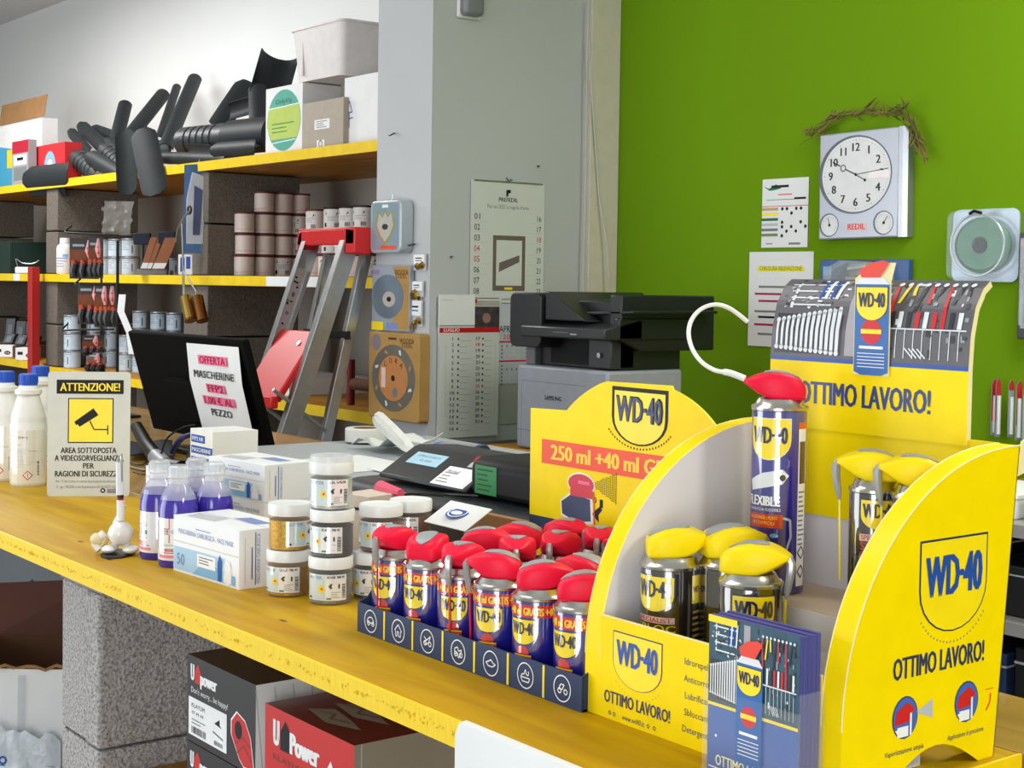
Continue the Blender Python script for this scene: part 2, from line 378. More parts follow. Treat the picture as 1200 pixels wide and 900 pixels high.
board('yellow-edged lower shelf board at far left below the dark cases', -8.4, sx(50.5), ZL+.01)
def column(label, xa, xb, y1, z0, z1, n, seed, dark):
    t = thing('block_column', label, 'masonry', ((xa+xb)/2, YS+.02, z0)); rn = random.Random(seed); h = (z1-z0)/n; me = None
    for i in range(n):
        for k in range(1):
            ya, yb = YS+.012, y1
            j = rn.uniform(-.003, .003)
            B().box(xa+j, xb+j, ya, yb, z0+i*h+.003, z0+(i+1)*h-.004, dark).shift(t.location).build('concrete_block', t, bevel=.004)
    return t
xa0, xa1 = aty(51, 300, YS).x, aty(64, 300, YS).x
xb0, xb1 = aty(212, 300, YS).x, aty(240, 300, YS).x
xc0, xc1 = aty(-60, 300, YS).x, aty(-32, 300, YS).x
LV = ((ZL+.035, ZM, 2, 'between the lower and middle shelves'), (ZM+.035, ZT, 2, 'between the middle and top shelves'), (0, ZL, 5, 'under the lower shelf'))
for nm, (a, c) in {'left': (xa0, xa1), 'right': (xb0, xb1)}.items():
    for i, (za, zb, n, w) in enumerate(LV):
        column('grey concrete block column, %s of the two in view, %s' % (nm, w), a, c, 2.90, za, zb, n, i+7*(nm == 'left'), bump_block)
xd0, xd1 = aty(-62, 300, YS).x, aty(-48, 300, YS).x
for i, (za, zb, n, w) in enumerate(LV): column('concrete block column at the far left edge of the photo, '+w, xd0-.15, xd1, 2.90, za, zb, n, i+30, bump_block)
# red post
p = aty(45, 313, YS-.03)
tag(B().box(p.x-.03, p.x+.022, YS-.07, YS-.03, 0, p.z, mat('red_post_paint', (165, 20, 22), .45)).build('post', bevel=.003), 'square red metal post in front of the left block column', 'post')
# ---------------------------------------------------------------- the counter
woodmat('counter_wood', (196, 156, 0), (174, 128, 0), .5, (1.0, 10, 10), coat=0)
cw = MC['counter_wood']; ce = mat('counter_edge', (246, 208, 0), .45, var=(45, .1), stretch=(8, 1, 1), bump=(160, .3, .001))
XE = -.742
t = thing('counter_board', 'front board of the long yellow-stained wooden counter', 'counter', (-2.5, .788, 1))
B().box(-4.6, XE, .793, 1.135, .976, 1.0, cw).shift(t.location).build('plank', t, bevel=.0015)
B().box(-4.6, XE, .788, .793, .975, 1.0, ce).shift(t.location).build('front_edge', t)
B().box(XE, XE+.003, .79, 1.135, .975, 1.0, ce).shift(t.location).build('end_edge', t)
pt = Pr(lambda u, v, h: V((-4.6+u-t.location.x, .788-h-t.location.y, .976+v-t.location.z)))
rn = random.Random(4); scr = mat('chipboard_scratch', (214, 166, 8), .7)
for i in range(420):
    u = rn.uniform(1.6, 3.8); v = rn.gauss(.0115, .0016); w = rn.uniform(.001, .004); hh = rn.uniform(.001, .003)
    pt.poly([(u, v), (u+w, v+rn.uniform(-.002, .002)), (u+w*1.3, v+hh), (u+w*.2, v+hh*.8)], scr, 1)
pt.build(t, 'rough_chips')['kind'] = 'stuff'
woodmat('second_wood', (166, 128, 56), (140, 102, 40), .35, (1, 9, 9), coat=.2)
t = thing('counter_board', 'rear board of the counter, running on behind the yellow stand', 'counter', (-2.2, 1.14, 1))
B().box(-4.6, -.3, 1.142, 1.30, .974, .998, MC['second_wood']).shift(t.location).build('plank', t, bevel=.0015)
B().box(-4.6, -1.35, 1.302, 1.92, .974, .998, MC['second_wood']).shift(t.location).build('plank', t, bevel=.0015)
B().box(-.3, -.296, 1.142, 1.30, .974, .998, ce).shift(t.location).build('end_edge', t)
woodmat('under_wood', (206, 170, 60), (170, 120, 40), .5, (1, 9, 9), coat=0)
B().box(-4.6, -.32, 1.16, 1.28, .90, .972, MC['under_wood']).shift(t.location).build('support_beam', t)
# block supports under the counter
cb = concrete('rough_concrete', (212, 207, 206), (132, 126, 124), 230, .006)
def support(label, xa, xb, ya, yb, ztop, n, hh, seed):
    t = thing('block_support', label, 'masonry', ((xa+xb)/2, ya, ztop-n*hh)); rn = random.Random(seed)
    for i in range(n):
        B_ = B(); z1 = ztop-i*hh-.002; z0 = z1-hh+.004; j = rn.uniform(-.002, .002); nx, nz = 14, 18
        def pt_(x, y, z): return V((x, y, z))+V((rn.uniform(-1, 1), rn.uniform(-1, 1), rn.uniform(-1, 1)))*.0006
        w = xb-xa
        B_.prism([(xa+j, ya), (xa+j+w*.6, ya), (xa+j+w*.63, ya+.004), (xa+j+w*.66, ya-.003), (xb+j-.004, ya-.003), (xb+j, ya+.003), (xb+j, yb), (xa+j, yb)], (0, 0, z0), (1, 0, 0), (0, 1, 0), (0, 0, z1-z0), cb)
        B_.shift(t.location).build('concrete_block', t, bevel=.003)
    return t
support('light grey rough concrete blocks carrying the counter left of the shoe boxes', -2.137, -1.99, .815, 1.155, .958, 4, .222, 2)
tag(B().box(-2.14, -1.985, .815, 1.138, .958, .974, mat('mortar', (150, 146, 140), .9, bump=(60, .8))).build('mortar_bed'), 'thin mortar bed between the grey blocks and the counter board', 'mortar')
support('grey concrete blocks standing deep under the counter behind the red shoe box', -1.75, -1.30, 1.16, 1.30, .897, 4, .205, 5)
# low shelf that carries the boxes under the counter
t = tag(B().box(-1.985, -.80, .80, 1.15, .66, .6995, woodU).build('base_plank'), 'low plank under the counter that the stored boxes stand on', 'plank')
# ---------------------------------------------------------------- boxes
def carton(name, label, cat, Nn, L, depth, z0, h, mt, side=None, top=None, group=None, bevel=.001, lid=0, flat=True):
    """box from its near lower corner Nn, its left lower corner L, depth along the right face"""
    Nn, L = V((Nn[0], Nn[1], 0)), V((L[0], L[1], 0)); lu = (L-Nn).length; U = (L-Nn).normalized(); D = V((-U.y, U.x, 0))
    if D.y < 0: D = -D
    t = thing(name, label, cat, (Nn.x, Nn.y, z0), 0, group)
    side = side or mt; top = top or mt; b = B()
    P = lambda a, d, z: U*a+D*d+V((0, 0, z))
    b.add([P(0, 0, 0), P(lu, 0, 0), P(lu, depth, 0), P(0, depth, 0)], [(0, 1, 2, 3)], mt)
    b.add([P(0, 0, 0), P(lu, 0, 0), P(lu, 0, h), P(0, 0, h)], [(3, 2, 1, 0)], mt)
    b.add([P(0, 0, 0), P(0, depth, 0), P(0, depth, h), P(0, 0, h)], [(0, 1, 2, 3)], side)
    b.add([P(0, depth, 0), P(lu, depth, 0), P(lu, depth, h), P(0, depth, h)], [(0, 1, 2, 3)], mt)
    b.add([P(lu, 0, 0), P(lu, depth, 0), P(lu, depth, h), P(lu, 0, h)], [(3, 2, 1, 0)], side)
    b.add([P(0, 0, h), P(lu, 0, h), P(lu, depth, h), P(0, depth, h)], [(3, 2, 1, 0)], top)
    b.build('carton_body', t, bevel=0)
    left = Pr(plane(P(lu, 0, 0), -U, V((0, 0, 1)))); right = Pr(plane(P(0, 0, 0), D, V((0, 0, 1))))
    tp = Pr(plane(P(lu, 0, h), -U, D))
    return t, left, right, tp, lu
def zN(x, y, z): p = atz(x, y, z); return (p.x, p.y)
def yN(x, y, Y): p = aty(x, y, Y); return (p.x, p.y, p.z)
# black shoe boxes under the counter
REDB = mat('shoebox_red', (200, 16, 14), .4, var=(8, .06)); BLKB = mat('shoebox_black', (34, 31, 34), .38, var=(8, .15)); KRAFT = mat('grey_kraft', (150, 140, 124), .7, var=(10, .06))
MAR = mat('shoebox_maroon', (118, 44, 46), .3); SLOT = mat('shoebox_lid_dark', (66, 58, 58), .35)
def house(p, u, v, s, mt, lv=2):
    p.poly([(u, v), (u+s*.75, v), (u+s*.78, v+s*.75), (u+s*.4, v+s*1.15), (u+s*.02, v+s*.7)], mt, lv)
def ulogo(p, u, v, s, txt, red, wd='power'):
    p.text('U', u, v, s*1.1, txt, w=s*.58, al='l', b=.06); house(p, u+s*.62, v-.1*s, s*1.15, red, 1); p.text(wd, u+s*1.45, v-s*.05, s*.9, txt, w=s*2.5, al='l', b=.07)
def shoebox(label, Nn, L, z0, h, depth, black):
    t, l, r, tp, lu = carton('shoe_box', label, 'box', Nn, L, depth, z0, h, BLKB if black else REDB, WCARD if black else KRAFT, SLOT if black else MAR)
    if black:
        ulogo(l, .01, h*.72, h*.17, WHITE, REDB)
        l.text("Don't worry... be happy!", .012, h*.58, h*.065, WHITE, w=lu*.55, al='l', b=.01)
        l.rect(.005, lu*.60, h*.08, h*.52, WHITE, 2); l.text('KLAYUM', .014, h*.41, h*.05, BLACK, w=lu*.2, al='l', lv=3); l.text('47 44 44', .014, h*.33, h*.04, BLACK, w=lu*.18, al='l', lv=3)
        l.lines(.014, lu*.3, h*.27, 2, h*.04, h*.012, GREY, 3); l.barcode(.014, lu*.3, h*.11, h*.19, BLACK, 3); l.barcode(lu*.42, lu*.55, h*.11, h*.16, GREY, 3)
        l.poly([(lu*.42, h*.35), (lu*.5, h*.42), (lu*.5, h*.36), (lu*.53, h*.33)], BLACK, 3); l.line([(lu*.4, h*.25), (lu*.55, h*.21)], h*.02, GREY, 3)
        sh = [(lu*.66, h*.34), (lu*.66, h*.5), (lu*.74, h*.62), (lu*.86, h*.56), (lu*.94, h*.4), (lu*.985, h*.1), (lu*.985, .004), (lu*.84, .004), (lu*.78, h*.1)]
        l.poly(sh, WHITE, 2); cx, cy = lu*.84, h*.28; l.poly([(cx+(a-cx)*.93, cy+(q-cy)*.94) for a, q in sh], REDB, 3)
        l.disc(lu*.77, h*.42, lu*.05, BLACK, 4, ry=h*.1); l.line([(lu*.74, h*.15), (lu*.85, h*.28), (lu*.95, h*.14)], .0018, MAR, 4); l.line([(lu*.72, h*.25), (lu*.83, h*.36), (lu*.93, h*.3)], .0018, MAR, 4)
        for k in range(12): r.line([(.01+k*.025, .0), (.0+k*.025, h*.95)], .0015, LGREY, 1)
        tp.text('JST', lu*.72, depth*.18, .022, MAR, w=.05, b=.03); tp.line([(lu*.4, depth*.32), (lu*.5, depth*.25), (lu*.6, depth*.34), (lu*.8, depth*.26)], .012, MAR, 2)
    else:
        ulogo(l, .02, h*.68, h*.2, WHITE, BLACK, 'Power')
        l.text('KLAYUM', .02, h*.55, h*.05, MAR, w=lu*.35, al='l'); l.rect(.03, lu*.62, -.0, h*.43, WHITE, 2); l.lines(.036, lu*.5, h*.36, 5, h*.07, h*.015, GREY, 3)
        hd = [(lu*.7, h*.0), (lu*.70, h*.3), (lu*.74, h*.52), (lu*.7, h*.66), (lu*.76, h*.78), (lu*.86, h*.58), (lu*.95, h*.45), (lu*.985, h*.2), (lu*.985, 0)]
        l.poly(hd, WHITE, 2)
        for k in range(4): l.line([(lu*(.75+.05*k), h*.58-h*.1*k), (lu*(.8+.05*k), h*.40-h*.1*k), (lu*(.77+.05*k), h*.3-h*.1*k)], .002, BLACK, 3)
        l.line([(lu*.71, h*.3), (lu*.76, h*.36), (lu*.72, h*.42)], .003, REDB, 3); l.text('JEDI', lu*.56, h*.5, h*.06, MAR)
        r.text('U', depth*.02, h*.02, h*.32, BLACK, w=h*.3, al='l', b=.05, lv=2); house(r, depth*.14, h*.0, h*.4, MAR, 3); house(r, depth*.135, -h*.01, h*.45, BLACK, 2)
        r.text('Power', depth*.30, h*.06, h*.3, BLACK, w=depth*.5, al='l', b=.06, lv=2); r.text('Power', depth*.30, h*.06, h*.3, LGREY, w=depth*.5, al='l', b=.0, lv=3)
        r.rect(depth*.03, depth*.035, 0, h, LGREY, 2); r.line([(depth*.78, h), (depth*.78, h*.5)], .001, GREY, 2)
        for k in range(3):
            tp.poly([(lu*.25+.0*k, depth*(.1+.13*k)), (lu*.55, depth*(.06+.13*k)), (lu*.8, depth*(.12+.13*k)), (lu*.6, depth*(.16+.13*k)), (lu*.35, depth*(.19+.13*k))], KRAFT, 2)
            tp.line([(lu*.3, depth*(.12+.13*k)), (lu*.45, depth*(.15+.13*k)), (lu*.5, depth*(.1+.13*k)), (lu*.65, depth*(.14+.13*k))], .002, MAR, 3)
    l.build(t, 'front_print'); r.build(t, 'side_print'); tp.build(t, 'lid_print')
n = (-1.56, .83); l_ = (-1.744, .83)
for k in range(2):
    shoebox(['black shoe box with white label, topmost of the stack under the counter', 'black shoe box second from the top under the counter'][k] if k < 2 else '', n, l_, .923-.1115*(k+1)+.0015, .110, .30, True)
n = (-1.34, .83); l_ = (-1.537, .83)
shoebox('red shoe box with white dragon print and kraft side, under the counter', n, l_, .7735, .134, .28, False)
support('grey blocks under the counter end below the yellow stand', -.95, -.81, .86, 1.13, .6595, 3, .2195, 9)
tag(B().box(-1.53, -1.345, .835, 1.1, .700, .773, KRAFT).build('flat_carton', bevel=.001), 'flat kraft carton lying beneath the red shoe box', 'box')
# open carton, cloth and bag at the lower left
rx = math.atan2(RT.y, RT.x); pr_ = aty(77, 785, .93); zt = pr_.z; zb = .0; hC = zt
t = thing('open_carton', 'big open cardboard box, white outside and brown inside, under the counter', 'box', (pr_.x, pr_.y, zb), rx); b = B(); wC, dC = .20, .24
for (x0, x1, y0, y1, mo) in ((-wC, 0, 0, .004, WCARD), (-wC, 0, dC-.004, dC, DKCARD), (-wC, -wC+.004, 0, dC, DKCARD), (-.004, 0, .002, dC, DKCARD)): b.box(x0, x1, y0, y1, 0, hC, mo)
b.box(-wC, 0, 0, dC, 0, .004, DKCARD); b.box(-wC, 0, .004, .006, 0, hC-.002, DKCARD); b.build('carton_body', t)
B().hexa([(-wC, dC, hC), (0, dC, hC), (0, dC+.003, hC), (-wC, dC+.003, hC), (-wC-.02, dC+.05, hC+.085), (-.01, dC+.03, hC+.10), (-.01, dC+.033, hC+.10), (-wC-.02, dC+.053, hC+.085)], mat('flap_brown', (84, 50, 40), .8)).build('flap', t)
g = [[V((-wC*i/12, -.002+.004*sin(i*1.7), hC+.001+.004*sin(i*2.3)+j*.005)) for i in range(13)] for j in range(2)]
B().grid(g, CARD, .004).build('torn_rim', t); B().prism([(-.085, .3), (-.072, .3), (-.068, hC-.01), (-.080, hC-.01)], (0, -.001, 0), (1, 0, 0), (0, 0, 1), (0, -.0006, 0), CLEARW).build('packing_tape', t)
# navy cloth
rn = random.Random(3); rows = []
za, zb2 = aty(0, 725, 1.25).z, aty(0, 672, 1.25).z
for j in range(9):
    rows.append([V((-3.6+1.38*i/16, 1.27+.035*sin(i*.8+j)+rn.uniform(-.01, .01), za-.03+(zb2-za+.03)*j/8+.012*sin(i*.6+j*.5))) for i in range(17)])
tag(B().grid(rows, mat('navy_fabric', (28, 45, 72), .8, bump=(40, .5)), .006).build('folded_cloth'), 'dark navy cloth heaped above the open carton under the counter', 'cloth')
tag(B().box(-4.6, -2.15, 1.40, 1.42, 0, .897, mat('grey_board', (90, 94, 98), .6)).build('back_panel'), 'grey panel at the back of the space under the counter', 'panel')
# crumpled white plastic bag
rows = []; rn = random.Random(8); RH = V((RT.x, RT.y, 0)).normalized(); FH = V((-RH.y, RH.x, 0)); zb3_ = aty(30, 852, .86).z
for j in range(15):
    f = j/14; z = .30+(zb3_-.30)*f; rows.append([V((pr_.x, pr_.y, 0))-RH*(.235-.235*i/22+.004)-FH*(.012+.05*sin(pi*(i+.5)/23)*(.4+.6*sin(pi*min(1, f*.9+.1)))+rn.uniform(-.006, .006))+V((0, 0, z+rn.uniform(-.008, .008)-(.03*abs(i-11)/11 if j > 11 else 0))) for i in range(23)])
t = tag(B().grid(rows, mat('white_plastic_film', (215, 222, 230), .3, bump=(25, .9, .01)), .002).build('plastic_bag'), 'crumpled white plastic bag with small blue print, lower left corner', 'bag')
lg = V((pr_.x, pr_.y, 0))-RH*.105-FH*.078+V((0, 0, aty(22, 884, .86).z)); pr = Pr(plane(lg, RH, (0, 0, 1)))
for k in range(2): pr.ring(.012+.014*k, .008, .004, .0075, BLUE, 1, 8)
pr.rect(0, .03, -.001, .001, BLUE); pr.build(t)
# sheets of paper folded over the counter's front edge
zz = [(-1.09, .80), (-.9, .80)]
rows = []
for j, (dy, z) in enumerate(((.03, 1.0012), (.0, 1.0012), (-.0065, 1.0), (-.0075, .985), (-.01, .93), (-.02, .86))):
    rows.append([V((x+(.006 if j > 2 and i == 0 else 0), .792+dy+.002*sin(i*1.3+j), z)) for i, x in enumerate((-1.09, -1.05, -1.0, -.95, -.9, -.86))])
rows = [[V((x, .795, 1.0015)) for x in (-1.09, -1.03, -.97, -.91, -.85)], [V((x, .787, 1.0008)) for x in (-1.09, -1.03, -.97, -.91, -.85)]]+[[V((x+dx, .7835-dd, z)) for x in (-1.09, -1.03, -.97, -.91, -.85)] for dx, dd, z in ((-.002, 0, .99), (.004, .004, .95), (.01, .012, .88), (.012, .016, .80))]
tag(B().grid(rows, PAPER, .0015).build('paper_sheet'), 'blank white paper hanging over the front edge of the counter', 'paper')
# ---------------------------------------------------------------- things on the counter, left part
ZC1 = 1.0002
# white bottles with blue caps
HD = mat('white_hdpe', (226, 224, 220), .4, var=(8, .03)); BCAP = mat('blue_cap', (28, 82, 190), .4); LAB = mat('cream_label', (232, 228, 216), .5)
def white_bottle():
    t = thing('white_bottle', '', 'bottle'); r = .034
    B().lathe([(.0, 0), (r*.93, 0), (r, .004), (r, .115), (r*.93, .121), (r*.95, .127), (r*.93, .134), (r*.74, .157), (r*.60, .172), (r*.74, .176), (r*.74, .183), (r*.56, .186), (r*.5, .193), (0, .193)], HD, 32).build('bottle_body', t)
    b = B().lathe([(r*.52, .190), (r*.50, .194), (r*.53, .196), (r*.51, .212), (r*.46, .214), (0, .214)], BCAP, 24)
    for k in range(20):
        a = 2*pi*k/20; b.ob((r*.52*cos(a), r*.52*sin(a), .204), (.0008*cos(a), .0008*sin(a), 0), (-.001*sin(a), .001*cos(a), 0), (0, 0, .007), BCAP)
    b.build('bottle_cap', t)
    p = Pr(cyl(r, -.78), .006); p.rect(-.055, .05, .006, .108, LAB, 1)
    p.line([(-.022, .108), (-.022, .075)], .0006, RED, 2); p.line([(-.016, .108), (-.016, .075)], .0006, RED, 2)
    p.line([(-.03, .096), (-.008, .096)], .0006, RED, 2); p.line([(-.03, .090), (-.008, .090)], .0006, RED, 2)
    p.text('FIMI', -.005, .092, .004, BLACK, w=.016, al='l'); p.text('DETERGENTE', -.03, .079, .002, GREY, w=.03, al='l')
    p.lines(-.03, .03, .072, 9, .0042, .0007, LGREY, 2, 5); p.line([(-.05, .068), (.03, .068)], .0008, GREY, 2)
    for q in (0,):
        c, d = .012, .022
        p.poly([(c, d-.0095), (c+.0095, d), (c, d+.0095), (c-.0095, d)], RED, 2); p.poly([(c, d-.0072), (c+.0072, d), (c, d+.0072), (c-.0072, d)], WHITE, 3)
        p.rect(c-.0007, c+.0007, d-.001, d+.004, BLACK, 4); p.disc(c, d-.003, .0009, BLACK, 4)
    p.barcode(.03, .034, .022, .05, BLACK, 2, vert=True); glossy(p.build(t)); return t
wb = white_bottle(); wb.location = (*zN(33, 568, 1), ZC1); wb['label'] = 'white bottle with blue cap standing right beside the security sign'; wb.rotation_euler = (0, 0, .05)
dup(wb, (*zN(6, 562, 1), ZC1), -.25, 'white blue-capped bottle cut off by the left edge of the photo')
dup(wb, (*zN(47, 548, 1), ZC1), .4, 'white bottle mostly hidden behind the security sign, only its blue cap showing')
# little white tag standing behind
# security sign
Lp, Rp = V((-2.662, .987, 1.0003)), V((-2.586, 1.113, 1.0003)); U = (Rp-Lp).normalized(); Nn = U.cross(V((0, 0, 1))); Vv = (V((0, 0, 1))-Nn*.045).normalized(); Nn = U.cross(Vv)
Wd, Hh = (Rp-Lp).length, .228
t = thing('security_sign', 'white plastic video surveillance sign with yellow camera square', 'sign', Lp)
def rr(w, h, r, n=4):
    o = []
    for cx, cy, a in ((w-r, r, -pi/2), (w-r, h-r, 0), (r, h-r, pi/2), (r, r, pi)):
        for i in range(n+1): o.append((cx+r*cos(a+pi/2*i/n), cy+r*sin(a+pi/2*i/n)))
    return o
B().prism(rr(Wd, Hh, .006), (0, 0, 0), U, Vv, Nn*-.003, mat('sign_white', (204, 206, 200), .5)).build('plate', t)
B().prism([(Wd*.3, 0), (Wd*.7, 0), (Wd*.7, .12), (Wd*.3, .12)], -Nn*.003, U, (Vv*.93-Nn*.30), Nn*-.001, BLKPL).build('easel_leg', t)
p = Pr(lambda u, v, h: U*u+Vv*v+Nn*h); k = Hh/147.; SX = Wd/96.
R_ = lambda x0, x1, y0, y1, mt, lv: p.rect(x0*SX, x1*SX, Hh-y1*k, Hh-y0*k, mt, lv)
R_(10, 88, 9.5, 26, BLACK, 1); p.text('ATTENZIONE!', 49*SX, Hh-22.6*k, 9.2*k, YPR, w=70*SX, b=.03)
R_(23.5, 76.5, 31, 84, BLACK, 1); R_(24.8, 75.2, 32.3, 82.7, YPR, 2)
X = lambda x, y: (x*SX, Hh-y*k)
p.poly([X(31, 59), X(53, 43), X(59, 51), X(37, 65), X(35, 62), X(33, 63)], BLACK, 3); p.line([X(49, 58), X(54, 68), X(70, 68)], .0022, BLACK, 3); p.line([X(70, 63), X(70, 74)], .002, BLACK, 3)
for s, y, w, h in (('AREA SOTTOPOSTA', 96, 65, 6.6), ('A VIDEOSORVEGLIANZA', 105, 79, 6.6), ('PER', 114, 13, 6.2), ('RAGIONI DI SICUREZZA', 123.5, 78, 6.6)): p.text(s, 48*SX, Hh-y*k, h*k, BLACK, w=w*SX, b=.025)
p.text('Art. 13 del Codice in materia di protezione dei dati personali', 48*SX, Hh-130.5*k, 3*k, GREY, w=76*SX, b=.01); p.text('D. Lgs. 196/2003 e del Regolamento UE 2016/679 (GDPR)', 48*SX, Hh-137*k, 3*k, GREY, w=74*SX, b=.01)
p.disc(65*SX, 7*k, 2.8*k, BLACK, 2); p.disc(65*SX, 7*k, 1.2*k, WHITE, 3); R_(70, 84, 137.5, 142.5, LGREY, 2); p.lines(70*SX, 86*SX, 8*k, 3, 1.6*k, .7*k, BLACK, 3)
p.build(t, 'printed_warning')
# white figurine with pens
fp = atz(138, 650, 1); t = thing('figurine', 'small white ball-bodied figurine on black base, two pens standing in it', 'figurine', (fp.x, fp.y, ZC1), radians(-38))
FW = mat('glazed_white', (235, 233, 230), .2, coat=.4)
B().lathe([(0, 0), (.037, 0), (.037, .0025), (0, .0025)], BLKPL, 24, M=Matrix(((1, 0, 0), (0, .62, 0), (0, 0, 1)))).build('base', t)
b = B(); n = 20
b.lathe([(.018*sin(pi*i/14), .031-.018*cos(pi*i/14)) for i in range(15)], FW, 24, (0, .004, 0))
for s in (-1, 1):
    b.lathe([(.013*sin(pi*i/8), .006-.006*cos(pi*i/8)) for i in range(9)], FW, 16, (.002, .004+s*.015, .0025), M=Matrix(((1.35, 0, 0), (0, .9, 0), (0, 0, 1))))
    b.tube([(0, .004+s*.008, .008), (-.002, .004+s*.009, .02)], .005, FW)
b.tube([(.0, .004, .05), (.0, .004, .062)], .0055, FW, 12)
b.build('ball_body', t)
B().tube([(-.002, -.021, .03), (-.002, -.029, .024), (.0, -.033, .014), (.002, -.026, .006)], .006, FW, 10).lathe([(.009*sin(pi*i/8), .022-.009*cos(pi*i/8)) for i in range(9)], mat('cream_glaze', (225, 210, 170), .3), 14, (0, -.031, 0)).build('side_figure', t)
t2 = tag(B().tube([(0, 0, 0), (0, 0, .022)], .0058, FW, 12).tube([(0, 0, .022), (0, 0, .024)], .0048, REDPL, 12).tube([(0, 0, .025), (0, 0, .03)], .0048, BLKPL, 12).tube([(0, 0, .03), (0, .0, .078)], .0062, mat('pen_white', (222, 222, 226), .25), 12).tube([(0, 0, .078), (0, 0, .086)], [.006, .002], CHROME, 10).tube([(.0065, 0, .05), (.0075, 0, .09)], .0012, SILV, 6).build('white_pen', None, (fp.x+.003, fp.y+.003, 1.058)), 'white ballpoint pen standing upright in the white figurine', 'pen')
t2.rotation_euler = (.03, .02, 0)
a = atz(121, 640, 1.01); e = aty(146, 592, fp.y+.01)
tag(B().tube([a, a.lerp(e, .5), e], .0035, mat('cream_pen', (225, 205, 150), .35), 10).tube([a.lerp(e, .55), a.lerp(e, .75)], .0037, WHITE, 10).build('cream_pen'), 'slim cream pen leaning slantwise behind the white figurine', 'pen')
# purple liquid bottles
PUR = mat('purple_liquid', (62, 42, 158), .15, coat=.5, var=(10, .08)); LILAC = mat('clear_bottle_top', (205, 205, 230), .12, alpha=.42, coat=.5)
def purple_bottle():
    t = thing('purple_bottle', '', 'bottle'); r = .0275; k_ = 1.17
    S_ = lambda q: [(a, z*k_) for a, z in q]
    B().lathe(S_([(0, 0), (r*.94, 0), (r, .003), (r, .066), (r*.97, .072), (r*.86, .082), (r*.8, .085), (0, .085)]), PUR, 28).build('liquid_body', t)
    B().lathe(S_([(r*.90, .080), (r*.82, .086), (r*.62, .0935), (r*.47, .098)]), LILAC, 28).build('clear_shoulder', t)
    b = B().lathe(S_([(r*.48, .096), (r*.53, .098), (r*.48, .104), (r*.56, .106), (r*.53, .118), (r*.45, .120), (0, .120)]), CLEARW, 24)
    for k in range(16):
        a = 2*pi*k/16; b.ob((r*.55*cos(a), r*.55*sin(a), .131), (.0006*cos(a), .0006*sin(a), 0), (-.0008*sin(a), .0008*cos(a), 0), (0, 0, .0045), CLEARW)
    b.build('clear_cap', t)
    f0 = cyl(r, -.75); p = Pr(lambda u, v, h: f0(u*1.08, v*k_, h), .004); p.rect(-.031, .031, .009, .059, WHITE, 1)
    for a in (-.0035, .0035): p.line([(a, .059), (a, .046)], .0012, RED, 2); p.line([(a, .04), (a, .03)], .0012, RED, 2)
    for q in (.0465, .0405): p.line([(-.011, q), (-.004, q)], .0011, RED, 2); p.line([(.004, q), (.011, q)], .0011, RED, 2)
    p.text('F I M I C I N E', 0, .0418, .0034, BLACK, w=.028, b=.02, lv=3); p.disc(.012, .034, .0028, GRN, 2); p.text('gel igienizzante mani', 0, .0265, .0022, GREY, w=.028)
    p.rect(-.014, .014, .0195, .023, RED, 2); p.rect(-.016, .018, .0175, .0185, RED, 2); p.rect(-.02, .02, .012, .0155, PINK, 2); p.text('100 ML', 0, .0202, .0018, WHITE, w=.014, lv=3)
    p.line([(-.027, .055), (-.027, .02)], .004, LGREY, 2); glossy(p.build(t)); return t
pb = purple_bottle(); pb.location = (-1.928, .902, ZC1); pb['label'] = 'purple gel bottle with white cross label, front right of its group'
dup(pb, (-1.997, .905, ZC1), -.9, 'purple gel bottle at the left front, label turned aside')
dup(pb, (-1.995, .962, ZC1), .2, 'purple gel bottle in the back row left of the mask boxes')
dup(pb, (-1.934, .960, ZC1), .5, 'purple gel bottle squeezed against the lower blue and white mask box')
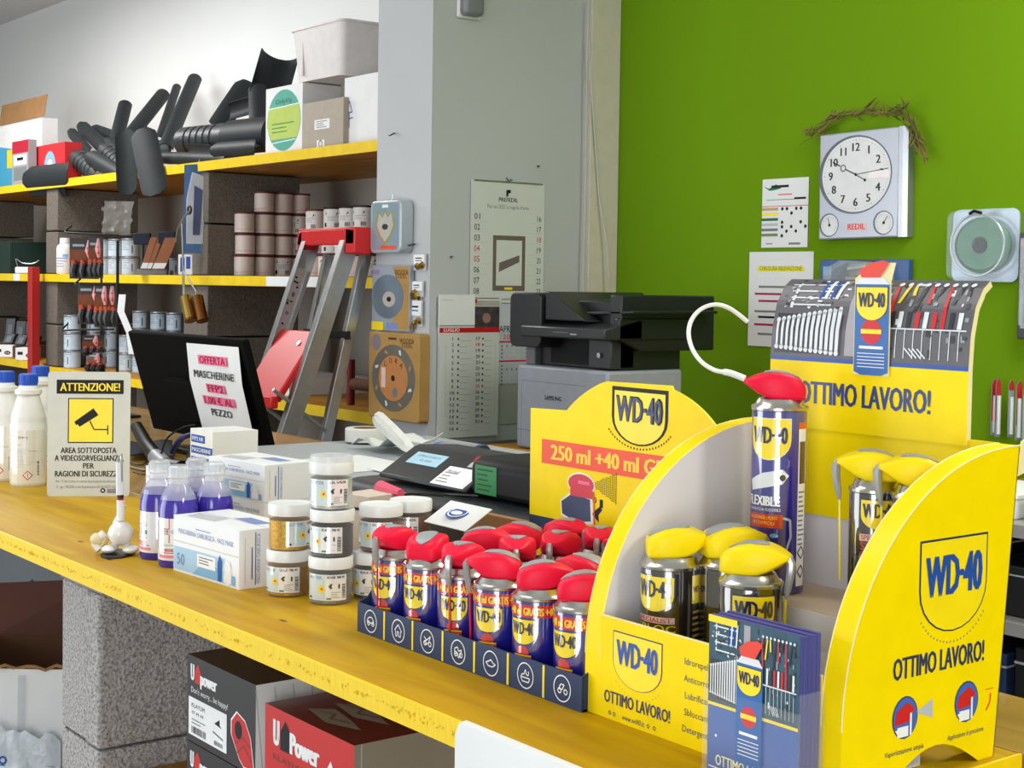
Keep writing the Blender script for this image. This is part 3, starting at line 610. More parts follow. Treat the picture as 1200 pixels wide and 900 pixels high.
# mask boxes
MW = mat('mask_box_white', (230, 232, 236), .45, var=(10, .03)); MB_ = mat('mask_box_blue', (165, 200, 228), .5); PBLUE = mat('periwinkle_print', (120, 140, 190), .5)
def mask_box(label, Nn, L, z0, h, depth, seed=0, side=0):
    t, l, r, tp, lu = carton('mask_box', label, 'box', Nn, L, depth, z0, h, MW)
    l.text('MASCHERINA CHIRURGICA - FACE MASK', lu*.5, h*.70, h*.085, PBLUE, w=lu*.84); l.line([(lu*.35, h*.84), (lu*.58, h*.84)], h*.015, PBLUE, 2)
    l.poly([(0, h*.45), (lu*.38, h*.46), (lu*.8, h*.46), (lu*.8, h*.04), (0, h*.04)], MB_, 1); l.poly([(lu*.3, h*.04), (lu*.95, h*.04), (lu*.95, h*.2), (lu*.5, h*.3)], LBLUE, 2)
    l.line([(0, h*.55), (lu, h*.55)], h*.012, LGREY, 2); l.text('50', lu*.12, h*.14, h*.2, PBLUE, w=lu*.12, b=-.01, lv=3)
    l.rect(lu*.38, lu*.66, h*.2, h*.42, WHITE, 3); l.lines(lu*.41, lu*.64, h*.37, 3, h*.05, h*.02, GREY, 4)
    l.poly([(lu*.7, h*.05), (lu*.75, h*.05), (lu*.76, h*.4), (lu*.72, h*.5), (lu*.69, h*.35)], BLUE, 4); l.ring(lu*.84, h*.22, lu*.06, lu*.066, WHITE, 4, k=1.3); l.poly([(lu*.78, h*.05), (lu*.9, h*.05), (lu*.88, h*.42), (lu*.8, h*.45)], MW, 3)
    r.line([(depth*.22, h*.15), (depth*.22, h*.7)], .0015, BLUE, 2); r.text('MASCHERINA CHIRURGICA', depth*.36, h*.5, h*.07, PBLUE, w=h*.85, rot=pi/2, lv=2); r.line([(depth*.28, h*.05), (depth*.28, h*.95)], .0012, BLUE, 2)
    r.line([(depth*.1, h*.87), (depth*.1, h*.1)], .0006, LGREY, 2)
    tp.poly([(lu*.12, depth*.1), (lu*.5, depth*.16), (lu*.44, depth*.5), (lu*.05, depth*.4)], LGREY, 1); tp.poly([(lu*.45, depth*.55), (lu*.8, depth*.5), (lu*.85, depth*.75), (lu*.5, depth*.8)], PBLUE, 1); tp.line([(lu*.02, depth*.5), (lu*.98, depth*.5)], .0012, LGREY, 1)
    l.build(t, 'long_side_print'); r.build(t, 'end_print'); tp.build(t, 'top_print'); return t
mask_box('blue and white surgical mask box in front, beside the glitter jars', (-1.727, .893), (-1.897, .881), ZC1, .0765, .088)
# pair stacked behind
PNc, PLc = zN(310, 589, 1.0585), zN(244.5, 575.5, 1.0585)
mask_box('surgical mask box at the bottom of the stacked pair behind', PNc, PLc, ZC1, .0575, .095)
mask_box('surgical mask box on top of the stacked pair, sunlit lid showing', PNc, PLc, ZC1+.058, .0575, .09)
# FFP2 mask box, further back
n2 = aty(256, 565, 1.33)
t, l, r, tp, lu = carton('mask_box', 'small white FFP2 box with blue text blocks in front of the offer sheet', 'box', (-2.425, 1.20), (-2.515, 1.20), .09, ZC1, .128, WCARD)
for k, s in enumerate(('FFP2 NR', 'MASCHERINE', 'FILTRANTI')):
    l.rect(.004, .004+lu*(.62, .95, .8)[k], .104-k*.02, .118-k*.02, BLUE, 1); l.text(s, .008, .1075-k*.02, .007, WHITE, w=lu*(.5, .83, .68)[k], al='l', b=.02)
l.build(t, 'front_print'); r.disc(.1, .07, .01, LGREY, 1); r.build(t, 'end_print')
# two small white cartons behind the purple bottles
for (nx, ny, lab, px) in ((-2.103, .972, 'small white carton with pale blue lid print behind the left purple bottle', 0), (-2.073, 1.013, 'small white carton behind the right purple bottles', 1)):
    t, l, r, tp, lu = carton('small_carton', lab, 'box', (nx, ny), (nx-(.117, .103)[px], ny+.011), (.036, .028)[px], ZC1, .104, MW)
    tp.rect(lu*.2, lu*.85, .006, .016, LBLUE, 1); tp.rect(lu*.2, lu*.85, .02, .03, LBLUE, 1); l.line([(0, .088), (lu, .088)], .001, LGREY, 2); r.line([(0, .088), ((.036, .028)[px], .088)], .001, LGREY, 2)
    tp.build(t, 'lid_print'); l.build(t, 'side_print'); r.build(t, 'end_print')
# glitter jars
LIDM = mat('jar_lid_white', (228, 230, 230), .35)
gl = {'gold': mat('gold_glitter', (205, 155, 40), .35, .75, var=(500, .5), bump=(600, .8, .001)), 'silver': mat('silver_glitter', (150, 150, 150), .35, .75, var=(500, .4), bump=(600, .8, .001)),
      'dark silver': mat('dark_silver_glitter', (95, 96, 98), .4, .7, var=(500, .4), bump=(600, .8, .001)), 'copper': mat('copper_glitter', (140, 92, 58), .4, .6, var=(500, .4), bump=(600, .8, .001)), 'iridescent': mat('iridescent_glitter', (205, 205, 200), .35, .4, var=(300, .3))}
def jar(kind, word, loc, rz, label, lid=True):
    t = thing('glitter_jar', label, 'jar', loc, rz, None); r = .0272; h = .045
    B().lathe([(0, .0015), (r*.94, .0015), (r*.955, .004), (r*.955, h-.007), (0, h-.007)], gl[kind], 30).build('glitter_fill', t)
    B().lathe([(r*.9, 0), (r*.985, 0), (r, .003), (r, h-.003), (r*.94, h)], CLEAR, 36).build('jar_wall', t)
    b = B().lathe([(r*.97, h-.001), (r*1.02, h-.001), (r*1.03, h+.001), (r*1.03, h+.0115), (r*1.0, h+.0135), (r*.96, h+.0135), (r*.94, h+.0125), (0, h+.0125)], LIDM, 36)
    b.build('lid', t)
    p = Pr(cyl(r+.0004, -.55), .004); p.rect(-.034, .02, .006, h-.007, WHITE, 1); p.rect(-.034, -.008, .007, h-.008, mat('pale_label', (205, 222, 222), .5), 2)
    p.text('GLITTER', -.022, h-.0125, .0035, PBLUE, w=.02, b=.02, lv=3); p.text(word, .017, h-.0115, .003, BLACK, w=.023, al='r', b=.03, lv=3)
    p.disc(-.0125, .021, .0034, YPR, 3); p.rect(-.0165, -.0085, .0165, .0195, YPR, 3); p.disc(-.012, .0205, .0016, ORG, 4)
    p.poly([(-.004, .024), (-.001, .027), (.002, .027), (0, .0245), (.001, .0215), (-.001, .0205)], BLACK, 3); p.rect(.0085, .0105, .021, .0265, BLACK, 3)
    p.barcode(.0135, .0185, .009, .027, BLACK, 3, vert=True); p.rect(-.006, .0, .0075, .0095, GRN, 3); p.rect(-.032, -.027, .008, .0105, BLACK, 3); p.lines(0, .012, .0165, 4, .0022, .0006, GREY, 3)
    glossy(p.build(t)); return t
J1, J2, J3, J4 = (-1.675, .936), (-1.605, .957), (-1.60, 1.018), (-1.622, 1.085); hj = .0588
jar('gold', 'GOLD 780 97', (*J1, ZC1), -.15, 'clear jar of gold glitter, bottom left, label facing forward')
jar('gold', 'GOLD', (J1[0]+.003, J1[1], ZC1+hj), 1.1, 'jar of coarse bright gold glitter on the left, label turned to its right')
jar('silver', 'SILVER 780 97', (*J2, ZC1), .05, 'jar of silver glitter at the bottom of the three-jar stack')
jar('dark silver', 'BLACK 780 97', (J2[0]+.001, J2[1]+.001, ZC1+hj), -.25, 'jar of grey glitter in the middle of the three-jar stack')
jt = jar('iridescent', 'SILVER', (J2[0]-.001, J2[1], ZC1+2*hj), .12, 'jar of pale iridescent glitter on top of the three-jar stack, tall clear lid')
B().lathe([(.0265, .046), (.0272, .058), (.0265, .066), (.0250, .066), (.0245, .060), (0, .060)], CLEARW, 36).build('clear_overlid', jt)
jar('dark silver', 'BLACK 780 97', (*J3, ZC1), -.45, 'jar of dark grey glitter half hidden behind the navy tray corner')
jar('copper', 'GOLD 780', (J3[0]-.004, J3[1]+.012, ZC1+hj), -.2, 'jar of copper brown glitter stacked to the right of the tall jar stack')
jar('copper', 'BRONZE', (*J4, ZC1), -.2, 'jar hidden at the bottom of the rearmost stack by the black drawer')
jar('copper', 'BRONZE', (J4[0]+.004, J4[1], ZC1+hj), -.4, 'jar of dark bronze glitter at the back just left of the first red spray cap')
jar('gold', 'GOLD', (-1.69, 1.0, ZC1), .4, 'jar of gold glitter hidden behind the two gold jars, lower')
t, l, r, tp, lu = carton('small_carton', 'beige carton with dark stripe lying behind the stacked glitter jars', 'box', zN(432, 583, 1.108), zN(398, 578, 1.108), .06, ZC1, .108, mat('beige_card', (205, 190, 178), .6))
r.line([(0, .09), (.045, .09)], .004, BLACK, 2); l.line([(0, .09), (lu, .09)], .004, BLACK, 2); l.build(t, 'stripe'); r.build(t, 'stripe')
# ---------------------------------------------------------------- spray cans
CANB = mat('can_blue', (26, 24, 132), .3, coat=1, var=(5, .03)); CANK = mat('can_gunmetal', (66, 60, 56), .22, .75, coat=.3, var=(5, .05)); CANS = mat('can_steel', (150, 146, 140), .2, .9, coat=.2)
STRAW = mat('red_straw', (200, 30, 40), .3); STRAWY = mat('yellow_straw', (225, 205, 20), .3); NOZ = mat('silver_nozzle', (170, 172, 175), .3, .5)
def cap(parent, z, plastic, straw, L=.085, s=1.0, up=0):
    """wedge shaped dual-spray cap, beak along +x, straw hanging from the beak"""
    b = B(); st = [(-.0222, .0035, .0125, .013), (-.0212, .0, .0155, .0165), (-.016, 0, .0205, .0200), (-.007, 0, .0245, .0212), (.003, .0, .0262, .0208), (.012, .001, .0258, .0190), (.020, .0045, .0240, .0160), (.027, .0095, .0214, .0120), (.0320, .013, .0192, .0080), (.0345, .0145, .018, .005)]
    n = 24; rows = []; zt = {}
    for x, zb, z1, w in st:
        cz, hz = (zb+z1)/2, (z1-zb)/2; row = []
        for i in range(n):
            a = 2*pi*i/n; ca, sa = cos(a), sin(a); e1, e2 = .30, (.42 if sa > 0 else .3)
            row.append(V((x*s, w*s*math.copysign(abs(ca)**e1, ca)*(1 if sa < 0 else 1-.10*sa), z+(cz+hz*math.copysign(abs(sa)**e2, sa))*s)))
        rows.append(row)
    vs = [p for r_ in rows for p in r_]; fs = []
    for j in range(len(rows)-1):
        for i in range(n): fs.append((j*n+i, (j+1)*n+i, (j+1)*n+(i+1) % n, j*n+(i+1) % n))
    fs.append(list(range(n))); fs.append([(len(rows)-1)*n+i for i in range(n)][::-1]); b.add(vs, fs, plastic)
    c = b.build('spray_cap', parent, ang=42)
    def topz(x):
        for (a, _, za, _), (d, _, zd, _) in zip(st, st[1:]):
            if a <= x <= d: return za+(zd-za)*(x-a)/(d-a)
        return st[-1][2]
    g = []
    for i in range(11):
        x = -.0195+.0345*i/10; f = (x+.0195)/.0345; w = .0108*sqrt(max(0, 1-(2*f-1)**2))**.8*(1-.25*f)+.0004
        g.append([V((x*s, w*q*s, z+(topz(x)+.0006-.0008*abs(q)**3)*s)) for q in (-1, -.6, 0, .6, 1)])
    B().grid(g, GREYBTN, -.0012).build('button', c)
    B().tube([V((.0325*s, 0, z+.0165*s)), V((.0350*s, 0, z+.012*s)), V((.0345*s, 0, z+.002*s)), V((.0325*s, 0, z-.010*s)), V((.031*s, 0, z-.018*s))], [.0034*s, .0040*s, .0036*s, .0030*s, .0015*s], NOZ, 8).build('nozzle', c)
    B().tube([V((.031*s, 0, z-.016*s)), V((.0300*s, 0, z-.05)), V((.0292*s, 0, z-L))], .0012, straw, 6).build('straw', c)
    return c
def can_body(t, r, h, mt, dome=.0095):
    B().lathe([(r*.9, 0), (r*.97, .001), (r*1.0, .004), (r, h-.004), (r*.985, h-.001)], mt, 36).build('can_body', t)
    B().lathe([(r*.985, h-.002), (r*1.035, h-.001), (r*1.045, h+.0015), (r*1.0, h+.0030), (r*.95, h+.0028), (r*.90, h+.004), (r*.84, h+dome*.75), (r*.78, h+dome), (0, h+dome)], CHROME, 36).build('shoulder', t)
    return h+dome-.001
for m_ in (CANB, CANK, CANS): q_ = m_.node_tree.nodes['Principled BSDF']; q_.inputs['Coat IOR'].default_value = 2.2; q_.inputs['Coat Weight'].default_value = 1; q_.inputs['Coat Roughness'].default_value = .03
rc, hc = .0268, .086
can = thing('spray_can', '', 'spray can'); zt_ = can_body(can, rc, hc, CANB)
p = Pr(cyl(rc, 0), .0035)
p.rect(-pi*rc, pi*rc, hc-.0170, hc-.0048, RED, 1)
OY = mat('orange_yellow_print', (255, 205, 40), .45)
for k in range(2): p.text('GRATIS +40 ml GRATIS +40 ml', (-.5+k)*pi*rc, hc-.0148, .0074, OY, w=.0825, b=.05, lv=3)
logo(p, 0, hc-.0185, .033, k=.80, txt=DNAVY, rim=None, lv=1)
p.disc(-.0, .0335, .0072, RED, 1); p.rect(-.010, .010, .026, .0315, ORG, 2); p.rect(-.010, .010, .0300, .0315, YPR, 3); p.text('PROFESSIONAL', 0, .0268, .002, WHITE, w=.016, lv=4)
p.rect(.058, .078, .01, .058, WHITE, 1); p.lines(.06, .077, .055, 9, .003, .001, GREY, 2); p.barcode(.06, .076, .012, .024, BLACK, 2)
p.rect(-.078, -.058, .01, .058, WHITE, 1); p.lines(-.077, -.06, .055, 9, .003, .001, GREY, 2)
glossy(p.build(can))
cap(can, zt_, REDPL, STRAW)
# navy tray
TN = mat('tray_navy', (46, 62, 96), .5, var=(10, .05)); TI = mat('tray_inside', (120, 118, 114), .7)
TX0, TX1, TY0, TY1 = -1.449, -1.052, .90, 1.17
t = thing('display_tray', 'navy cardboard tray with round white icons holding the small spray cans', 'tray', (-1.25, 1.03, ZC1))
B().box(TX0, TX1, TY0, TY0+.002, ZC1, ZC1+.0335, TN).shift(t.location).build('front_wall', t)
B().box(TX0, TX1, TY0+.002, TY1, ZC1, ZC1+.002, TI).shift(t.location).build('tray_floor', t)
for x, nm in ((TX0, 'left'), (TX1-.0015, 'right')):
    B().prism([(TY0+.0015, 0), (TY1-.02, 0), (TY1-.02, .10), (TY0+.08, .062), (TY0+.03, .058), (TY0+.012, .038), (TY0+.0015, .034)], (x, 0, ZC1), (0, 1, 0), (0, 0, 1), (.0015, 0, 0), TN).shift(t.location).build('side_wall', t)
p = Pr(lambda u, v, h: V((TX0+u, TY0-h, ZC1+v))-t.location); w = (TX1-TX0)/7
for i in range(7):
    c = (i+.5)*w; y = .0165
    p.ring(c, y, .0118, .013, WHITE, 1, 26)
    if i: p.rect(i*w-.0016, i*w+.0016, .001, .033, YPR, 1)
    g = [[(-.007, -.002), (-.006, .002), (-.002, .0045), (.003, .0045), (.006, .001), (.007, -.002), (-.007, -.002)],
         [(-.007, 0), (0, .007), (.007, 0), (.005, 0), (.005, -.006), (.001, -.006), (.001, -.001), (-.002, -.001), (-.002, -.006), (-.005, -.006), (-.005, 0)],
         [(-.006, .004), (-.001, .001), (.006, .006), (.003, -.001), (-.002, -.004), (-.006, -.001), (-.001, .001)],
         [(-.006, -.003), (-.006, .003), (-.001, .005), (.001, .001), (.006, .003), (.004, -.003), (.001, -.006), (-.001, -.001), (-.006, -.003)],
         [(-.008, .0), (-.003, .002), (0, .004), (.004, .001), (.008, 0), (.003, -.003), (-.004, -.003), (-.008, 0)],
         [(-.007, -.002), (-.005, -.006), (.005, -.006), (.007, -.002), (-.007, -.002), (-.005, .001), (-.002, .001), (0, .006), (.002, .001), (.005, .001), (.005, .005)],
         [(-.005, -.001), (-.002, .004), (.003, .004), (.0, -.001), (-.005, -.001), (-.003, .003)]][i]
    p.line([(c+a, y+q) for a, q in g], .0012, WHITE, 1)
    if i in (0, 2, 6, 3):
        for a in (-.004, .005): p.ring(c+a, y-.0025, .0018, .003, WHITE, 1, 10)
p.build(t, 'printed_icons')
p = Pr(lambda u, v, h: V((TX0-h, TY0+.0+(-u), ZC1+v))-t.location); p.text('AC', -.03, .012, .018, LGREY, w=.03, b=.02); p.build(t, 'side_letters')
# cans in the tray; each cap turned its own way
fr = 'row of the navy tray'; xs = [TX0+.0295+.0655*i for i in range(6)]; ys = [TY0+.032+.0615*j for j in range(4)]
ang = [[-75, 120, -62, 228, 48, 42], [205, 40, -40, 10, 200, -50], [30, 215, -60, -30, 60, 130], [60, 0, -50, 200, -40, 110]]
ordi = ['leftmost', 'second from left', 'third from left', 'third from right', 'second from right', 'rightmost']
rowl = ['front', 'second', 'third', 'rear']; look = {-75: 'cap beak turned to the camera', -62: 'cap beak and nozzle facing forward', 120: 'grey cap button in view', 228: 'cap beak pointing left', 48: 'cap beak pointing right', 42: 'cap beak pointing right'}
first = True
for j in range(4):
    for i in range(6):
        if (i, j) in ((3, 1), (3, 2), (4, 3), (0, 1), (0, 2), (0, 3)): continue
        dy = .012 if (j and i < 3) else 0
        lab = 'red-capped small blue can, %s in the %s %s' % (ordi[i], rowl[j], fr)
        if j == 0: lab = '%s small can in the front tray row, %s' % (ordi[i], look[ang[0][i]])
        loc = (xs[i], ys[j]+dy, ZC1+.0022)
        body = radians(-66)-radians((0, 6, -8, -2, 9, 12)[i])
        if first: c = can; c.location = loc; c.rotation_euler = (0, 0, body); first = False; c['label'] = lab
        else: c = dup(can, loc, body, lab)
        c['group'] = 'small blue spray cans in the navy tray'
        for ch in c.children:
            if ch.name.startswith('spray_cap'): ch.rotation_euler = (0, 0, radians(ang[j][i])-body)
# crumpled clear film in the gap between the cans
rn = random.Random(5); gx, gy = xs[3], ys[1]
rows = [[V((gx-.022+.044*i/7+rn.uniform(-.004, .004), gy-.02+.10*j/11+rn.uniform(-.004, .004), ZC1+.05+rn.uniform(-.014, .014)+.03*sin(j*.9)*sin(i*.8))) for i in range(8)] for j in range(12)]
tag(B().grid(rows, mat('crumpled_film', (196, 188, 176), .25, alpha=.8), .001).build('plastic_film'), 'crumpled clear film filling the gap among the red caps', 'film')
# yellow header card at the back of the tray
hx = lambda x, y: aty(x, y, TY1); pts = []
for x, y in ((617, 600), (622, 478), (664, 481)): q = hx(x, y); pts.append((q.x, q.z))
for k in range(1, 9):
    tt = k/8; a, c, e = hx(664, 481), hx(682, 458), hx(711, 446); q = a*(1-tt)**2+c*2*tt*(1-tt)+e*tt*tt
    if k == 8: q = hx(711, 447)
    pts.append((q.x, q.z))
pts.append((hx(787, 452).x, hx(787, 452).z)); q = hx(789, 457); pts.append((q.x, q.z))
for k in range(1, 9):
    tt = k/8; a, c, e = hx(789, 457), hx(818, 470), hx(838, 498); q = a*(1-tt)**2+c*2*tt*(1-tt)+e*tt*tt; pts.append((q.x, q.z))
q = hx(885, 502); pts.append((q.x, q.z)); xe = q.x; q0 = hx(617, 598); pts.append((xe, q0.z-.004)); pts[0] = (pts[1][0]+.001, q0.z-.004)
t = thing('header_card', 'yellow die-cut card rising behind the spray can tray, orange price band', 'display card', (hx(740, 600).x, TY1, ZC1))
B().prism(pts, (0, TY1, 0), (1, 0, 0), (0, 0, 1), (0, .0025, 0), YEL).shift(t.location).build('card', t)
B().box(pts[0][0], xe, TY1-.0005, TY1+.002, ZC1, q0.z-.0035, TN).shift(t.location).build('navy_base', t)
P_ = Pr(lambda u, v, h: V((u, TY1-h, v))-t.location)
def hq(x, y): q = hx(x, y); return (q.x, q.z)
zr = (hq(640, 530)[1]+hq(640, 540)[1])/2; x0 = hq(635, 528)[0]; zt2, zb3 = hq(635, 514)[1], hq(634, 542)[1]
P_.rect(x0, xe-.004, zb3, zt2, ORG, 1); P_.text('250 ml +40 ml GRATIS', x0+.018, zb3+.0065, (zt2-zb3)*.60, OY, w=.262, al='l', b=.06)
lc = hq(750, 455); logo(P_, lc[0], lc[1], hq(783, 460)[0]-hq(717, 453)[0], edge=BLACK, txt=BLACK, lv=1, k=.70, bw=.05)
WL = hq(783, 460)[0]-hq(717, 453)[0]; P_.text('WD\u00b740', lc[0]-.0008, lc[1]-WL*.70*.60+.0010, WL*.29, NAVY, w=WL*.80, b=.02, lv=5)
for k in range(24):
    a = pi*(.18+.64*k/23); rr_ = .062; P_.rect(lc[0]-rr_*cos(a)-.001, lc[0]-rr_*cos(a)+.001, lc[1]-.030-rr_*.66*sin(a)-.0012, lc[1]-.030-rr_*.66*sin(a)+.0012, BLACK, 1)
a = hq(663, 587); P_.poly([(a[0]-.01, a[1]), (a[0]+.012, a[1]+.014), (a[0]+.05, a[1]+.010), (a[0]+.052, a[1]-.022), (a[0]+.02, a[1]-.026), (a[0]-.008, a[1]-.018)], WHITE, 1); P_.poly([(a[0]-.008, a[1]-.001), (a[0]+.013, a[1]+.011), (a[0]+.046, a[1]+.007), (a[0]+.048, a[1]-.019), (a[0]+.02, a[1]-.023), (a[0]-.006, a[1]-.016)], NAVY, 2)
a = hq(675, 568); P_.disc(a[0]+.01, a[1]+.002, .026, WHITE, 2, ry=.014); P_.disc(a[0]+.01, a[1]+.002, .024, mat('print_crimson', (205, 40, 60), .45), 3, ry=.012); P_.rect(a[0]-.01, a[0]+.032, a[1]-.014, a[1]-.004, mat('print_crimson', 0), 3); P_.rect(a[0]+.005, a[0]+.026, a[1]+.002, a[1]+.006, PINK, 4); P_.line([(a[0]+.034, a[1]-.005), (a[0]+.036, a[1]-.045)], .002, ORG, 3)
a = hq(695, 568)
for i in range(13):
    for j in range(-int(i*.62)-1, int(i*.62)+2): P_.rect(a[0]+i*.0034, a[0]+i*.0034+.002, a[1]+j*.0022-.0005, a[1]+j*.0022+.0008, BLACK, 1)
a = hq(697, 590); P_.line([(a[0]+.012, a[1]+.006), (a[0]+.012, a[1]-.004), (a[0]+.004, a[1]-.012)], .006, BLACK, 1); P_.poly([(a[0]-.005, a[1]-.013), (a[0]+.007, a[1]-.004), (a[0]+.008, a[1]-.022)], BLACK, 1); P_.ring(a[0]+.0, a[1]+.004, .002, .0035, BLACK, 1, 12)
P_.build(t, 'printed_front')
# ---------------------------------------------------------------- yellow counter display stand
SX0, SX1, SY0, SY1, SZ = -1.057, -.750, .908, 1.135, ZC1
st = thing('display_stand', 'yellow curved cardboard counter display stand with blue shield logos', 'display', ((SX0+SX1)/2, 1.02, SZ)); so = st.location
IN = mat('display_inside', (218, 214, 216), .6, var=(6, .03)); EDG = mat('cut_card_edge', (238, 226, 170), .7)
def arc(n=22, off=0):
    return [(SY1-(SY1-SY0-off)*cos(pi/2*i/n)**.92, .055+(.212-off)*sin(pi/2*i/n)**1.0) for i in range(n+1)]
TH = .021
for x, outer, nm in ((SX0, -1, 'left'), (SX1-TH, 1, 'right')):
    BI = .026; A = [(SY0, 0.0)]+arc()+[(SY1-BI, .0)]
    if outer > 0: A = [(SY0, 0), *arc(), (SY1-BI, .0), (SY1-BI-.022, .0)]+[(SY1-BI-.022-.12*i/10, .024*sin(pi*i/10)) for i in range(1, 10)]+[(SY0+.038, 0)]
    b = B()
    xo = x if outer < 0 else x+TH; xi = x+TH if outer < 0 else x
    b.add([V((xo, a, SZ+c)) for a, c in A], [list(range(len(A)))], YEL); b.add([V((xi, a, SZ+c)) for a, c in A], [list(range(len(A)))], IN if outer < 0 else YEL)
    b.shift(so).build('side_panel', st, ang=60)
    c_ = B(); rows = [[V((x, a, SZ+c)), V((x+TH, a, SZ+c))] for a, c in [(SY0, 0.0)]+arc()]; c_.grid(rows, YEL); c_.shift(so).build('curved_edge', st, ang=60)
    e = B()
    for xx in (x, x+TH): e.tube([V((xx, a, SZ+c)) for a, c in arc()], .0007, EDG, 5)
    e.shift(so).build('fold_line', st)
    B().hexa([(x, SY1-BI-.001, SZ), (x+TH, SY1-BI-.001, SZ), (x+TH, SY1-BI, SZ), (x, SY1-BI, SZ), (x, SY1-.001, SZ+.267), (x+TH, SY1-.001, SZ+.267), (x+TH, SY1, SZ+.267), (x, SY1, SZ+.267)], YEL).shift(so).build('back_edge', st)
B().box(SX0+TH, SX1-TH, SY0, SY0+.0015, SZ, SZ+.0945, YEL).shift(so).build('front_panel', st)
B().box(SX0+TH, SX1-TH, SY0-.0003, SY0+.0019, SZ+.0945, SZ+.0955, EDG).shift(so).build('front_panel_edge', st)
STW = mat('step_card', (205, 186, 168), .6, var=(12, .05))
B().box(SX0+TH, SX1-TH, 1.035, SY1-.001, SZ+.108, SZ+.1095, STW).shift(so).build('step_top', st)
B().box(SX0+TH, SX1-TH, 1.034, 1.0355, SZ, SZ+.108, IN).shift(so).build('step_riser', st)
B().box(SX0+TH, SX1-TH, SY0+.002, 1.034, SZ, SZ+.0015, IN).shift(so).build('compartment_floor', st)
B().box(SX0+TH, SX1-TH, SY1-.003, SY1-.0015, SZ+.109, SZ+.192, IN).shift(so).build('lower_back', st)
B().box(SX0+TH, SX1-TH, SY1-.0042, SY1-.0027, SZ+.178, SZ+.268, YEL).shift(so).build('upper_back', st)
B().prism([(0, 0), (.016, .004), (.016, .034), (.006, .030), (0, .012)], (SX1-.002, SY1-.002, SZ+.240), (0, 1, 0), (0, 0, 1), (.0015, 0, 0), EDG).shift(so).build('locking_tab', st)
# curved header
HX0, HX1 = -1.035, -.800; prof = [(1.129, .262), (1.1290, .33), (1.131, .36), (1.137, .385), (1.148, .402), (1.158, .409)]
def hf(u, v, h):     # u across, v = arc length up the header
    acc = 0
    for (a, c), (d, e) in zip(prof, prof[1:]):
        L = sqrt((d-a)**2+(e-c)**2)
        if v <= acc+L or (d, e) == prof[-1]:
            f = (v-acc)/L; ny, nz = -(e-c)/L, (d-a)/L
            return V((HX0+u, a+(d-a)*f+ny*h, SZ+c+(e-c)*f+nz*h))-so
        acc += L
    return None
HL = sum(sqrt((d-a)**2+(e-c)**2) for (a, c), (d, e) in zip(prof, prof[1:])); HW = HX1-HX0
b = B(); N_ = 26; b.grid([[hf(HW*i/6, HL*j/N_, 0) for i in range(7)] for j in range(N_+1)], YEL); b.build('header_board', st)
b = B(); b.grid([[hf(HW*i/6, HL*j/N_, -.006) for i in range(7)] for j in range(N_+1)], IN); b.grid([[hf(HW, HL*j/N_, 0), hf(HW, HL*j/N_, -.006)] for j in range(N_+1)], EDG); b.grid([[hf(0, HL*j/N_, 0), hf(0, HL*j/N_, -.006)] for j in range(N_+1)], EDG); b.build('header_back', st)
class PrV(Pr):      # print cut in strips along v, for the curved header
    def poly(s, pts, mt, lv=1):
        sw = [(v, u) for u, v in pts]; v0 = min(q[0] for q in sw); v1 = max(q[0] for q in sw); k = max(1, int((v1-v0)/.006+.99)); h = lv*.00022
        for i in range(k):
            a = v0+(v1-v0)*i/k; c = v0+(v1-v0)*(i+1)/k; q = clipx(clipx(sw, a, True), c, False)
            if len(q) > 2: s.b.add([s.fn(w_, z_, h) for z_, w_ in q], [list(range(len(q)))], mt)
        return s
PEG = mat('pegboard_print', (88, 86, 92), .4, var=(60, .1)); STL = mat('steel_tool_print', (222, 226, 230), .4); DK = mat('dark_tool_print', (38, 38, 44), .4)
